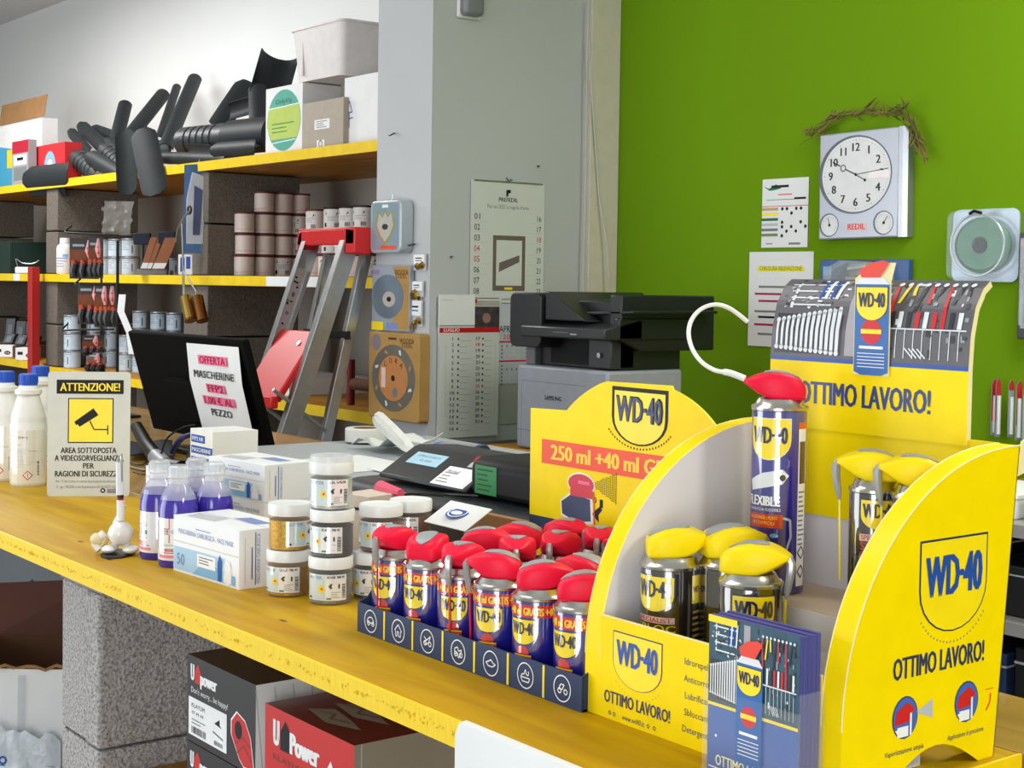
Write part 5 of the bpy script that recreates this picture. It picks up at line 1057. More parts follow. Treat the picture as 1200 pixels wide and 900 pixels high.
B().tube([-ax*.03, ax*.055], .018, mat('grey_label_can', (150, 150, 160), .3, .3), 20).build('can_body', t); B().tube([-ax*.045, -ax*.042, -ax*.03], [.008, .016, .0185], mat('blue_end_cap', (30, 95, 190), .35), 20).build('blue_end', t); B().tube([ax*.05, ax*.06], .0195, mat('navy_end', (40, 45, 80), .4), 20).build('navy_end', t)
# cartons behind the tray
t, l, r, tp, lu = carton('small_carton', 'open brown carton edge with white flap behind the rear red caps', 'box', (-1.46, 1.177), (-1.62, 1.172), .012, ZC1, .096, CARD)
t.name = 'open_carton'
q = atz(560, 603, 1.115); ec = atz(530, 598, 1.112); rows = [[V((ec.x-.045+.09*i/3, ec.y-.012+.014*j, 1.092+.008*j)) for i in range(4)] for j in range(4)]
t = tag(B().grid(rows, PAPER, .001).build('business_cards'), 'white cards with blue oval emblem lying behind the red spray caps', 'paper')
cxy = V((ec.x-.004, ec.y+.012, 1.1075)); pr = Pr(plane(cxy, (1, 0, 0), V((0, .022, .008)))); pr.disc(0, 0, .020, BLUE, 1, ry=.015); pr.disc(0, 0, .0175, WHITE, 2, ry=.0125); pr.disc(0, 0, .015, BLUE, 3, ry=.0105); pr.disc(0, -.002, .011, WHITE, 4, ry=.005); pr.build(t, 'oval_emblem')
t, l, r, tp, lu = carton('small_carton', 'narrow black and white carton lying left of the yellow header card', 'box', (-1.462, 1.195), (-1.50, 1.195), .10, 1.105, .022, WCARD)
tp.rect(.004, lu-.004, .004, .09, BLACK, 1); l.rect(.008, .026, .004, .018, LGREY, 1); tp.build(t, 'lid_print'); l.build(t, 'end_print')
# wire rack with hanging cutter packs
WR = mat('black_wire', (14, 14, 16), .6); YR = 1.72
up1 = [T_(138, 440, YR), T_(136, 380, YR), T_(138, 275, YR)]; X1 = up1[2].x
t = thing('wire_rack', 'black wire display rack holding cutter packs, behind the security sign', 'rack', (X1, YR, .998)); r0 = t.location
a, c, e = T_(138, 282, YR), T_(119, 282, YR), T_(136, 440, YR)
bz = B().tube([V((a.x, YR, .999))-r0, V((a.x, YR, a.z))-r0], .0045, WR); bz.build('upright', t)
B().tube([V((c.x, YR, .999))-r0, V((c.x, YR, c.z))-r0], .0035, WR).build('upright', t)
B().box(c.x-.03, a.x+.03, YR-.10, YR+.06, .999, 1.006, WR).shift(r0).build('base_plate', t)
for k, (x0, y0, x1, y1) in enumerate(((84, 272, 138, 276), (80, 387, 133, 386), (96, 333, 134, 334))):
    p0, p1 = T_(x0, y0, YR-.03), T_(x1, y1, YR)
    B().tube(smooth([p1-r0, p1.lerp(p0, .5)+V((0, -.05, 0))-r0, p0-r0+V((0, -.02, 0)), p0+V((0, 0, .02))-r0], 4), .003, WR, 6).build('hook', t)
BL1 = mat('pack_brown', (112, 60, 34), .5, var=(30, .2)); BL2 = mat('pack_dark', (34, 28, 28), .4); PNK = mat('cutter_pink', (215, 150, 155), .4); ORD = mat('cutter_orange', (190, 70, 35), .4)
def cutter_pack(x, y0, x1, y1, Y, label, rz=0, pinks=True):
    p0, p1 = T_(x, y0, Y), T_(x1, y1, Y); w = abs((p1-p0).dot(RT)); h = p0.z-p1.z
    o = V(((p0.x+p1.x)/2, Y, p1.z)); t = thing('cutter_pack', label, 'cutters', o, radians(-28)); 
    # local: x to the right, -y towards the shop
    t.rotation_euler = (0, 0, math.atan2(RT.y, RT.x)+rz); w2 = w/2
    B().box(-w2, w2, 0, .001, 0, h, BL2).build('backing_card', t)
    B().box(-w2, w2, -.0012, 0, h*.42, h*.72, BL1).build('brown_band', t); B().box(-w2*.8, w2*.0, -.0012, 0, h*.80, h*.86, GREYBTN).build('brand_band', t)
    n = 3
    for i in range(n):
        cx = -w2*.66+i*w2*.62; b = B().tube([(cx, -.006, h*.04), (cx-.003, -.008, h*.2), (cx+.002, -.008, h*.38)], [.006, .0105, .009], DK, 8); b.build('cutter_handle', t); B().tube([(cx, -.008, h*.34), (cx-.003, -.006, h*.46)], [.0095, .005], ORD, 8).build('cutter_tip', t)
    b = B().tube([(w2*.35, -.005, h*.96), (w2*.28, -.007, h*.7), (w2*.42, -.007, h*.5)], [.004, .009, .004], PNK, 8).tube([(w2*.28, -.012, h*.78), (w2*.36, -.012, h*.58)], .003, RED, 6); b.build('pink_grip', t)
    return t
cutter_pack(88, 280, 110, 327, YR-.04, 'brown and black cutter pack at the top left of the wire rack')
cutter_pack(107, 278, 118, 326, YR-.02, 'narrow dark cutter pack beside the top left one on the wire rack', .2)
cutter_pack(97, 331, 118, 381, YR-.04, 'cutter pack with orange tipped blades in the middle row, leftmost')
cutter_pack(114, 331, 126, 384, YR-.02, 'cutter pack in the middle row, second from the left', .1)
cutter_pack(124, 331, 134, 384, YR-.0, 'cutter pack in the middle row nearest the rack upright', .2)
cutter_pack(101, 392, 116, 418, YR-.03, 'dark cutter pack with yellow patch hanging in the bottom row', .3)
cutter_pack(104, 412, 122, 438, YR-.03, 'brown cutter pack twisted sideways just above the security sign', -.5)
# silver envelope on top of the rack
a, c = T_(119, 275, YR-.02), T_(141, 234, YR-.02); ux = V((RT.x, RT.y, 0))*((c-a).dot(RT)); 
t = thing('foil_packet', 'crinkled silver foil packet standing on top of the wire rack', 'packet', a); rn = random.Random(6)
rows = [[ux*(i/7)+V((0, 0, (c.z-a.z)*j/9))+V((rn.uniform(-.001, .001), rn.uniform(-.003, .003), 0))+V((.004*j/9*6, 0, 0)) for i in range(8)] for j in range(10)]
B().grid(rows, mat('crinkled_foil', (128, 124, 120), .4, .5, bump=(70, .5)), .002).build('foil_body', t, ang=15)
p = Pr(plane(ux*.1+V((0, -.009, (c.z-a.z)*.72)), ux, (0, 0, 1))); p.rect(0, ux.length*.85, .0, .010, GREY, 1); p.rect(0, ux.length*.4, .02, .028, BLACK, 1); p.build(t)
# white curled paper strip behind the monitor's corner
a = T_(140, 346, 1.72); rows = [[T_(x0+dx, y, 1.716)+V((0, .01*sin(y*.1), 0)) for dx in (0, 4, 8)] for x0, y in ((139, 345), (141, 365), (144, 390), (150, 408), (153, 415))]
tag(B().grid(rows, PAPER, .001).build('paper_strip'), 'curled white paper strip hanging between wire rack and monitor', 'paper')
# ---------------------------------------------------------------- ladder
AL = mat('ladder_aluminium', (186, 188, 190), .3, .85, var=(40, .08)); ALD = mat('ladder_side_label', (172, 160, 160), .5); LR = mat('ladder_red', (200, 20, 24), .4)
YL = 2.38; lt = T_(357, 287, YL); rt = T_(428, 287, YL); Zt = 1.516
sp = (T_(412, 285, YL).x-T_(358, 285, YL).x); xl = T_(363, 285, YL).x; xr = xl+sp*.93
t = thing('step_ladder', 'aluminium step ladder with red top cap and red folding platform', 'ladder', ((xl+xr)/2, YL, 0)); lo = t.location
tilt = .62/1.5      # front rails come towards the shop as they go down
def rail(x, y0, z0, y1, z1, w, d, nm, mt, side=1):
    a, c = V((x, y0, z0)), V((x, y1, z1)); dr = (c-a).normalized(); n = V((1, 0, 0)).cross(dr)
    b = B(); b.ob((a+c)/2, V((w, 0, 0)), (c-a)/2, n*.0015-n*0, mt) if False else None
    # U section: web facing sideways plus two flanges
    b.ob((a+c)/2, V((.0015, 0, 0)), (c-a)/2, n*d, mt); b.ob((a+c)/2+n*d+V((side*w/2, 0, 0)), V((w/2, 0, 0)), (c-a)/2, n*.0012, mt); b.ob((a+c)/2-n*d+V((side*w/2, 0, 0)), V((w/2, 0, 0)), (c-a)/2, n*.0012, mt)
    return b.shift(lo).build(nm, t, bevel=.0005), dr, n
ft = .30
for x, s in ((xl, 1), (xr, -1)):
    r_, dr, n_ = rail(x-s*.0, YL-.005, Zt, YL-.56, 0, .026, .026, 'front_rail', AL, -s if False else s)
    rail(x+s*.012, YL+.06, Zt-.03, YL-.30, 0, .02, .016, 'rear_leg', AL, s)
    B().box(x-.02, x+.02, YL-.60, YL-.53, 0, .03, BLKPL).shift(lo).build('foot', t, bevel=.003)
# label with pictograms on the inner side of the left rail
a, c = V((xl+.0022, YL-.005, Zt)), V((xl+.0022, YL-.56, 0)); dr = (c-a).normalized(); n_ = V((1, 0, 0)).cross(dr)
p = Pr(lambda u, v, h: a+dr*(.08+v)+n_*(u-.02)+V((h, 0, 0))-lo); p.rect(0, .04, .0, .62, ALD, 1); rn = random.Random(3)
for k in range(34): cx, cy = rn.uniform(.008, .032), rn.uniform(.02, .45); p.ring(cx, cy, .003, .0055, BLACK, 2, 8) if k % 2 else p.rect(cx-.004, cx+.004, cy-.003, cy+.003, BLACK, 2)
p.lines(.006, .034, .60, 9, .008, .003, RED, 2); p.build(t, 'pictogram_label')
B().prism([(xl-.03, 0), (xr+.055, .0), (xr+.055, .046), (xr+.01, .05), (xl+.0, .048), (xl-.02, .036)], (0, YL-.03, Zt-.005), (1, 0, 0), (0, 0, 1), (0, .012, 0), LR).shift(lo).build('top_cap', t, bevel=.004)
B().box(xl-.02, xr+.055, YL-.03, YL+.09, Zt+.038, Zt+.048, LR).shift(lo).build('top_cap_tray', t, bevel=.004); B().prism([(YL-.03, -.03), (YL+.02, -.035), (YL+.09, .02), (YL+.09, .045), (YL-.03, .045)], (xr+.005, 0, Zt), (0, 1, 0), (0, 0, 1), (.055, 0, 0), LR).shift(lo).build('cap_hinge', t, bevel=.003)
B().prism([(YL-.03, -.02), (YL+.02, -.02), (YL+.06, .02), (YL+.06, .04), (YL-.03, .04)], (xl-.028, 0, Zt), (0, 1, 0), (0, 0, 1), (.03, 0, 0), LR).shift(lo).build('cap_hinge', t, bevel=.003)
# platform folded up between the rails, and steps
pf = lambda z, dy: V((0, YL-.005-(Zt-z)*.56/Zt+dy, z))
za_, zb_ = 1.10, 1.27
A_, B_2 = V((xl+.02, YL-.24, 1.045)), V((xl+.02, YL-.10, 1.245)); dd = (B_2-A_); n_ = dd.cross(V((1, 0, 0))).normalized()
B().ob((A_+B_2)/2+V(((xr-xl-.04)/2, 0, 0)), V(((xr-xl-.04)/2, 0, 0)), dd/2, n_*.011, LR).shift(lo).build('platform', t, bevel=.005)
B().box(xl+.02, xr-.02, YL-.262, YL-.238, 1.022, 1.058, LR).shift(lo).build('platform_lip', t, bevel=.004)
B().lathe([(.008, 0), (.008, .006), (0, .006)], CHROME, 12, B_2+V((.16, -.035, -.035))-lo, Matrix.Rotation(radians(50), 3, 'X')).build('rivet', t)
for s, x in ((1, xl+.012), (-1, xr-.012)): B().tube([V((x, YL-.26, 1.08))-lo, V((x, YL-.08, .95))-lo], .006, AL, 8).build('strut', t)
for k in range(3):
    z = .22+.27*k; y = YL-.005-(Zt-z)*.56/Zt; B().box(xl+.003, xr-.003, y-.03, y+.05, z, z+.022, AL).shift(lo).build('step', t, bevel=.002)
B().box(xl-.0, xr+.0, YL-.02, YL-.005, 1.225, 1.25, BLKPL).shift(lo).build('rear_crossbar', t)
# ---------------------------------------------------------------- things on the shelves
ZM1, ZT1, ZL1 = ZM+.0352, ZT+.0352, ZL+.0352
PCW = mat('paint_can_white', (205, 190, 182), .45, var=(12, .04)); PCM = mat('paint_can_maroon', (92, 40, 40), .5); PCL = mat('paint_can_label', (212, 208, 204), .5); PCB = mat('can_pale_blue', (188, 204, 216), .4); LGT = mat('can_lid_grey', (150, 152, 156), .35, .4)
def paint_can(body, rim, kind, r=.038, h=.079):
    t = thing('paint_can', '', 'paint can')
    B().lathe([(r*.97, 0), (r*1.01, .0015), (r*.985, .005), (r*.985, h-.006)], body, 28).build('can_body', t)
    B().lathe([(r*.985, h-.007), (r*1.03, h-.005), (r*1.03, h), (r*.9, h), (r*.88, h-.002), (0, h-.002)], rim, 28).build('rim_lid', t)
    B().lathe([(r*.99, .0), (r*1.02, .0), (r*1.02, .0025), (r*.99, .003)], rim, 28).build('base_rim', t)
    p = Pr(cyl(r*.987, radians(-50)), .006)
    if kind == 0: p.line([(-.035, .016), (-.005, .013)], .002, mat('pink_script', (205, 130, 125), .5), 1); p.line([(.0, .014), (.03, .016)], .002, MC['pink_script'], 1)
    elif kind == 1:
        p.rect(-.032, .034, .006, h-.012, PCL, 1); p.poly([(-.026, h-.03), (-.02, h-.018), (-.012, h-.03), (-.017, h-.022)], BLACK, 2); p.poly([(.016, h-.03), (.022, h-.018), (.03, h-.03), (.025, h-.022)], BLACK, 2); p.rect(-.028, -.018, .01, .024, BLACK, 2); p.barcode(.012, .03, .010, .024, BLACK, 2, 8); p.lines(-.014, .03, h-.034, 3, .006, .0015, GREY, 2)
    else:
        p.rect(-.036, .038, .006, h-.01, PCB, 1); p.rect(.018, .022, .015, h-.03, BLACK, 2); p.lines(-.03, .012, h-.025, 4, .008, .002, GREY, 2); p.rect(-.036, .038, h-.018, h-.016, GREY, 2)
        for k in range(9): p.rect(-.034+.008*k, -.030+.008*k, h-.0105, h-.004, BLACK, 2)
    p.build(t); return t
protos = {}
def put_can(kind, x, Yc, z, label, group, rz=0, xfix=None):
    q = T_(x, 325, Yc)
    if xfix is not None: q = atx(x, 325, xfix); Yc = q.y
    if kind not in protos:
        c = protos[kind] = paint_can(*{'pink': (PCW, PCM, 0), 'label': (PCW, PCM, 1), 'blue': (PCB, LGT, 2), 'grey': (mat('can_grey', (130, 132, 140), .4), LGT, 2), 'dark': (mat('can_white_dk', (205, 203, 198), .45), BLACK, 1)}[kind])
    else: c = dup(protos[kind])
    c.location = (q.x, Yc, z); c.rotation_euler = (0, 0, rz); c['label'] = label; c['group'] = group
    return c
rn = random.Random(11); hcan = .0805
words = ['first', 'second', 'third', 'fourth', 'fifth', 'sixth', 'seventh', 'eighth', 'ninth', 'tenth']
rowsP = [([(286, 'pink'), (309, 'pink'), (330, 'label'), (351, 'label'), (369, 'pink'), (385, 'label'), (402, 'label'), (418, 'pink'), (434, 'label')], 'bottom row'),
         ([(287, 'pink'), (310, 'pink'), (331, 'pink'), (351, 'label'), (371, 'pink'), (389, 'label'), (404, 'label'), (432, 'pink')], 'second row up'),
         ([(286, 'pink'), (309, 'pink'), (330, 'pink'), (350, 'label'), (370, 'label'), (391, 'dark'), (409, 'dark'), (426, 'dark')], 'third row up'),
         ([(309, 'pink'), (331, 'pink'), (351, 'pink')], 'short top row')]
for j, (row, rn_) in enumerate(rowsP):
    for i, (x, k) in enumerate(row):
        zz = ZM1+j*hcan+(0 if not (j == 2 and k == 'dark') else .003)
        desc = {'pink': 'plain pinkish can', 'label': 'labelled maroon-rimmed can', 'dark': 'black-rimmed white can'}[k]
        pos = words[i]+' from left' if j < 3 else ['leftmost', 'middle', 'rightmost'][i]
        dY = .06 if (j < 3 and x > 355) else 0
        q = put_can(k, x, 2.70, zz, '%s, %s, %s of the paint stack' % (desc, pos, rn_), 'paint cans on the middle shelf', rn.uniform(-.5, .5), xb1+.045 if x < 355 else None)
# blue white cans of the left bay
for j in range(2):
    for i, x in enumerate((122, 137, 153)):
        put_can('blue', x, 2.68, ZM1+j*hcan, 'pale blue can, %s in the %s row, middle shelf behind the rack' % (['left', 'middle', 'right'][i], ['lower', 'upper'][j]), 'pale blue cans on the middle shelf', .2*i-.3)
for i, x in enumerate((166, 185, 204)): put_can('blue', x, 2.95, ZM1+.0, 'pale can behind the sanding boards on the middle shelf, %s' % ['left', 'middle', 'right'][i], 'pale cans at the back', .1)
for j in range(3):
    for i, x in enumerate((150, 166, 187, 206)):
        if j == 2 and i == 0: continue
        c = put_can('grey' if j == 2 else 'blue', x, 2.70, ZL1+j*.0805+(.03 if j == 2 else 0), '%s can, %s from left, %s row, lower shelf behind the monitor' % ('grey' if j == 2 else 'pale blue', words[i], ['bottom', 'middle', 'top'][j]), 'cans on the lower shelf')
for j in range(3):
    for i, x in enumerate((85, 111, 130)):
        put_can('blue', x, 2.58, ZL1+j*.0805, 'pale blue can, %s column, %s row, lower shelf left of the rack' % (['left', 'middle', 'right'][i], ['bottom', 'middle', 'top'][j]), 'cans on the lower shelf', -.6, xa1+.045)
t = tag(B().box(T_(146, 330, 2.6).x, T_(216, 330, 2.6).x, 2.62, 2.9, ZL1+.163, ZL1+.1895, mat('foil_tray', (150, 155, 162), .4, .4, bump=(30, .6))).build('foil_tray'), 'crinkled grey tray lying between the can rows behind the monitor', 'tray')
# white plastic bottles on the middle shelf
def pbottle(x, Yc, h, r, label, capm=HD):
    q = atx(x, 322, xa1+.042); Yc = q.y; t = thing('plastic_bottle', label, 'bottle', (q.x, Yc, ZM1))
    B().lathe([(0, 0), (r*.95, 0), (r, .004), (r, h*.70), (r*.9, h*.78), (r*.62, h*.84), (r*.58, h*.86)], HD, 28).build('bottle_body', t); B().lathe([(r*.56, h*.85), (r*.62, h*.86), (r*.6, h*.98), (r*.54, h), (0, h)], capm, 24).build('bottle_cap', t)
    p = Pr(cyl(r, radians(-45)), .006); p.rect(-.035, .03, h*.42, h*.45, PBLUE, 1); p.rect(.005, .03, h*.47, h*.55, LBLUE, 1); p.lines(-.03, .03, h*.36, 3, .012, .003, GREY, 1); p.build(t)
pbottle(76, 2.6, .163, .037, 'white plastic bottle with blue print at the left end of the middle shelf')
pbottle(93, 2.66, .16, .034, 'white plastic bottle half hidden by the upper cutter pack'); pbottle(107, 2.7, .16, .034, 'white plastic bottle behind the rack, third from the left on the shelf')
# sanding boards
BO = mat('board_brown', (150, 92, 58), .5, var=(20, .12))
q = T_(182, 322, 2.53); t = thing('board_stand', 'grey display foot with leaning brown sanding boards', 'display', (q.x, 2.53, ZM1)); rx = math.atan2(RT.y, RT.x)
tr = thing('x', '', ''); bpy.data.objects.remove(tr)
t.rotation_euler = (0, 0, rx); B().prism([(-.075, 0), (.065, 0), (.065, .02), (-.07, .022)], (0, -.02, 0), (1, 0, 0), (0, 0, 1), (0, .05, 0), GREY).build('foot', t, bevel=.002)
t['label'] = 'small grey foot holding the leaning brown sanding boards'
for k, (x, w, s) in enumerate(((-.055, .026, .040), (-.028, .018, .045), (-.006, .05, .052))):
    o = thing('sanding_board', ['thin brown sanding board leaning at the left of the grey foot', 'narrow middle brown sanding board on the grey foot', 'wide brown sanding board leaning at the right of the grey foot'][k], 'board', (q.x, 2.53, ZM1), rx)
    bb_ = B().prism([(x, .022), (x+w, .022), (x+w+s, .15), (x+s, .15)], (0, -.016-.006*k, 0), (1, 0, 0), (0, 0, 1), (0, -.005, 0), BO); bb_.build('board_body', o)
    B().prism([(x+.001, .026), (x+w-.001, .026), (x+w+s*.2, .048), (x+s*.2+.002, .048)], (0, -.0215-.006*k, 0), (1, 0, 0), (0, 0, 1), (0, -.0008, 0), PAPER).build('white_label', o)
for k, x in enumerate((167, 196)):
    q = T_(x, 262, 2.56); B_ = B().tube([(0, 0, -.15), (0, 0, -.02)], .008, DGREY, 8); o = thing('brush', ['dark brush head standing upright behind the sanding boards, left', 'dark brush head standing upright behind the sanding boards, right'][k], 'brush', (q.x, 2.56, ZM1+.155), rx)
    B_.build('handle', o); B().box(-.035, .035, -.012, .012, -.03, .018, mat('brush_navy', (28, 32, 48), .6)).build('brush_head', o, bevel=.004)
# blue blister bag hanging from the top shelf, bracket, padlocks
BB = mat('blister_blue', (52, 92, 140), .3, var=(14, .45)); a, c = T_(216, 191, 2.46), T_(240, 296, 2.46)
t = thing('blister_bag', 'tall blue blister packet hanging from the top shelf edge', 'packet', (a.x, 2.46, c.z), rx); w = (c-a).dot(RT); h = a.z-c.z
B().prism([(0, 0), (w*.8, 0), (w, h*.1), (w, h), (0, h*.98)], (0, 0, 0), (1, 0, 0), (0, 0, 1), (0, .004, 0), BB).build('printed_card', t); B().prism([(w*.1, h*.1), (w*.75, h*.1), (w*.8, h*.85), (w*.3, h*.9), (w*.1, h*.6)], (0, -.012, 0), (1, 0, 0), (0, 0, 1), (0, .012, 0), CLEARW).build('blister', t, bevel=.004)
B().prism([(w*.35, h*.2), (w*.6, h*.2), (w*.7, h*.7), (w*.4, h*.75)], (0, -.014, 0), (1, 0, 0), (0, 0, 1), (0, .003, 0), NAVY).build('tool', t); B().prism([(w*.86, h*.15), (w*1.0, h*.15), (w*1.0, h*.98), (w*.9, h*.98)], (0, -.003, 0), (1, 0, 0), (0, 0, 1), (0, .002, 0), BLACK).build('dark_edge', t)
B().tube([V((w*.5, 0, h*.97)), V((w*.5, .012, h*1.02)), V((w*.5, .03, h*1.05))], .002, SILV).build('hanging_hook', t)
ST = mat('bracket_steel', (176, 178, 176), .3, .9)
pth = [T_(x, y, 2.42) for x, y in ((224, 246), (216, 254), (213, 262), (214, 285), (215, 345))]
t = thing('steel_bracket', 'steel rod with ring hanging beside the blue packet', 'hardware', pth[0]); B().tube([p_-pth[0] for p_ in pth], .004, ST, 8).build('rod', t); B().tube([T_(222, 246, 2.42)-pth[0]+V((.014*cos(k*pi/6), 0, .014*sin(k*pi/6))) for k in range(13)], .004, mat('dark_ring', (70, 60, 50), .4, .5), 8).build('ring', t)
B().tube([T_(x, y, 2.42)-pth[0] for x, y in ((214, 256), (208, 270), (206, 284))], .004, ST, 8).build('side_arm', t)
a, c = T_(209, 322, 2.43), T_(221, 298, 2.43); t = thing('blue_tag', 'white and blue plastic tag clipped to the hanging rod', 'tag', (a.x, 2.43, a.z), rx); w = (c-a).dot(RT); h = c.z-a.z; B().box(0, w, -.004, .004, 0, h, WHITE).build('tag_body', t, bevel=.003); p = Pr(lambda u, v, hh: V((u, -.004-hh, v))); p.rect(w*.15, w*.45, h*.15, h*.85, WBLUE, 1); p.rect(w*.55, w*.85, h*.3, h*.9, WBLUE, 1); p.build(t)
BR = mat('brass', (196, 160, 84), .25, 1); BRD = mat('aged_brass', (140, 92, 48), .3, 1)
for k, (x, mt_, lab) in enumerate(((219, BR, 'shiny brass cylinder padlock hanging at the left of the pair'), (233, BRD, 'darker brass cylinder padlock at the right of the pair'))):
    a, c = T_(x-2, 348, 2.40+.03*k), T_(x+4, 374, 2.40+.03*k); t = thing('padlock', lab, 'padlock', a); B().tube([V((0, 0, 0)), (c-a)], .021, mt_, 20).build('lock_body', t); B().tube([(c-a)*1.0, (c-a)*1.08], .0225, BRD, 20).build('lock_base', t)
    top_ = T_(215, 318, 2.42)-a; B().tube([V((-.008, 0, 0)), V((-.008, 0, .02)), top_, top_+V((.004, 0, .02))], .003, ST, 6).build('shackle', t)
# far left bay
GRB = mat('dark_green_box', (30, 52, 46), .6); x1 = T_(11, 300, 2.56).x; x0 = x1-.22
tag(B().box(x0, x1, 2.56, 2.85, ZM1, ZM1+.16, GRB).build('green_case', bevel=.004), 'dark green case at the far left end of the middle shelf', 'case')
a = T_(31, 318, 2.55); t = thing('blister_pack', 'small white packet with wire handle lying behind the red post top', 'packet', (a.x, 2.55, ZM1), rx); B().box(-.05, .055, -.02, .03, 0, .032, MW).build('packet_body', t, bevel=.006); B().tube(smooth([V((-.04, 0, .03)), V((-.05, 0, .07)), V((-.02, 0, .052)), V((.03, 0, .05)), V((.06, 0, .065))], 4), .002, SILV, 6).build('wire_handle', t)
Zq = ZL+.0452; DP = mat('dark_case_plastic', (44, 48, 54), .35, var=(10, .2))
for k, (x, y, w) in enumerate(((-8, 372, 16), (4, 372, 17), (16, 375, 16), (27, 376, 16), (3, 394, 15), (17, 396, 16), (30, 397, 15))):
    q = T_(x, 432, 2.6); top_ = T_(x, y, 2.6).z; base_z = Zq+.075 if k > 3 else Zq+.0005
    if k > 3: base_z = Zq+.062; Yk = 2.56
    else: Yk = 2.70; top_ = T_(x, y, 2.7).z
    q = T_(x, 432, Yk)
    t = thing('tool_case', 'dark grey case, %s from left, %s row, far left lower shelf' % (words[k if k < 4 else k-4], 'rear' if k < 4 else 'front'), 'case', (q.x, Yk, base_z), rx, 'dark cases at far left'); h = max(.05, top_-base_z)
    B().prism([(0, 0), (.055, 0), (.075, h), (.02, h)], (0, -.02, 0), (1, 0, 0), (0, 0, 1), (0, .05, 0), DP).build('case_body', t, bevel=.005); B().prism([(.02, h*.2), (.045, h*.2), (.058, h*.8), (.033, h*.8)], (0, -.0235, 0), (1, 0, 0), (0, 0, 1), (0, .003, 0), mat('case_panel', (90, 96, 104), .3)).build('case_panel', t)
for k, (x, lab) in enumerate(((4, 'white carton with black print at far left under the dark cases'), (29, 'white carton with dark oval print beside the red post'))):
    q = T_(x, 430, 2.53); t = thing('small_carton', lab, 'box', (q.x, 2.54, Zq+.0005), rx); B().box(-.045, .045, -.03, .07, 0, .058, WCARD).build('carton_body', t, bevel=.001); p = Pr(lambda u, v, h: V((u, -.03-h, v))); p.rect(-.035, -.01, .025, .04, BLACK, 1); p.disc(.02, .022, .016, BLACK, 1, ry=.01); p.text('G-B', .02, .018, .008, WHITE, w=.018); p.build(t)
    t = t
q = T_(33, 425, 2.75); 
tag(B().box(T_(2, 425, 2.62).x-.05, T_(40, 425, 2.62).x-.02, 2.60, 2.95, Zq+.0005, Zq+.06, DKCARD).build('cardboard_tray'), 'dark cardboard tray under the dark cases behind the white cartons', 'tray')
# ---- top shelf: boxes
def sbox(name, label, cat, x0, x1, yb, yt, Yf, depth, mt, side=None, z=None):
    a, c = T_(x0, yb, Yf), T_(x1, yb, Yf); z = z or ZT1; h = T_((x0+x1)/2, yt, Yf).z-z
    return (*carton(name, label, cat, (c.x, Yf), (a.x, Yf+.001), depth, z+.0005, h, mt, side), h)
BLF = mat('carton_sky_blue', (70, 165, 205), .5)
t, l, r, tp, lu, h = sbox('open_carton', 'white and sky blue carton with brown flap up, left end of the top shelf', 'box', -8, 49, 215, 144, 2.68, .08, WCARD)
l.poly([(0, 0), (lu, 0), (lu, h*.5), (0, h*.72)], BLF, 1); l.text('\u00b7', lu*.1, h*.5, .002, YPR); l.rect(lu*.3, lu*.42, h*.35, h*.62, YPR, 2); l.build(t, 'front_print'); B().ob(V((-lu/2, .03, h+.065)), V((lu*.46, 0, 0)), V((0, .008, .055)), V((0, .0015, 0)), CARD).build('raised_flap', t)
t, l, r, tp, lu, h = sbox('small_carton', 'narrow red and grey carton standing in front of the sky blue one', 'box', 14, 33, 213, 165, 2.512, .04, mat('carton_grey', (150, 150, 152), .5))
l.rect(0, lu, h*.72, h, mat('carton_red', (170, 30, 50), .5), 1); l.rect(lu*.1, lu*.9, h*.45, h*.68, WHITE, 1); l.rect(lu*.3, lu*.7, h*.55, h*.62, BLACK, 2); l.rect(lu*.1, lu*.9, h*.1, h*.4, GREY, 1); l.build(t, 'front_print')
t, l, r, tp, lu, h = sbox('small_carton', 'red and white carton with a picture of a hose ring, on the top shelf', 'box', 31, 76, 204, 170, 2.56, .08, mat('carton_red2', (200, 45, 50), .5))
l.rect(0, lu*.18, 0, h, WHITE, 1); l.ring(lu*.62, h*.42, h*.22, h*.40, LBLUE, 1, 20); l.rect(lu*.35, lu*.9, 0, h*.2, WHITE, 2); l.disc(lu*.62, h*.42, h*.2, WHITE, 1); l.build(t, 'front_print')
t, l, r, tp, lu, h = sbox('square_carton', 'white carton with round green and yellow label', 'box', 311, 354, 177, 101, 2.56, .26, WCARD)
GT = mat('label_teal', (84, 165, 146), .6); GY = mat('label_lime', (178, 196, 96), .6); cx, cy = lu*.5, h*.5; R0 = lu*.46; ryy = h*.45
l.disc(cx, cy, R0, GT, 1, ry=ryy, n=32); l.poly([(cx+R0*.98*cos(a), cy+ryy*.98*sin(a)) for a in [radians(d) for d in list(range(-38, 29, 6))+list(range(152, 219, 6))]], GY, 2); l.text('OnlyVip', cx, cy+ryy*.55, h*.07, DNAVY, w=lu*.45); l.line([(cx-R0*.9, cy+ryy*.42), (cx+R0*.9, cy+ryy*.48)], h*.012, WHITE, 2); l.line([(cx-R0*.7, cy-ryy*.72), (cx+R0*.7, cy-ryy*.66)], h*.012, WHITE, 2); l.lines(cx-R0*.7, cx+R0*.7, cy-ryy*.1, 3, h*.06, h*.015, GRN, 3); l.build(t, 'round_label')
t, l, r, tp, lu, h = sbox('flap_carton', 'grey brown carton with torn open top flaps between two white boxes', 'box', 353, 402, 171, 118, 2.56, .2, mat('greybrown_card', (168, 158, 144), .6))
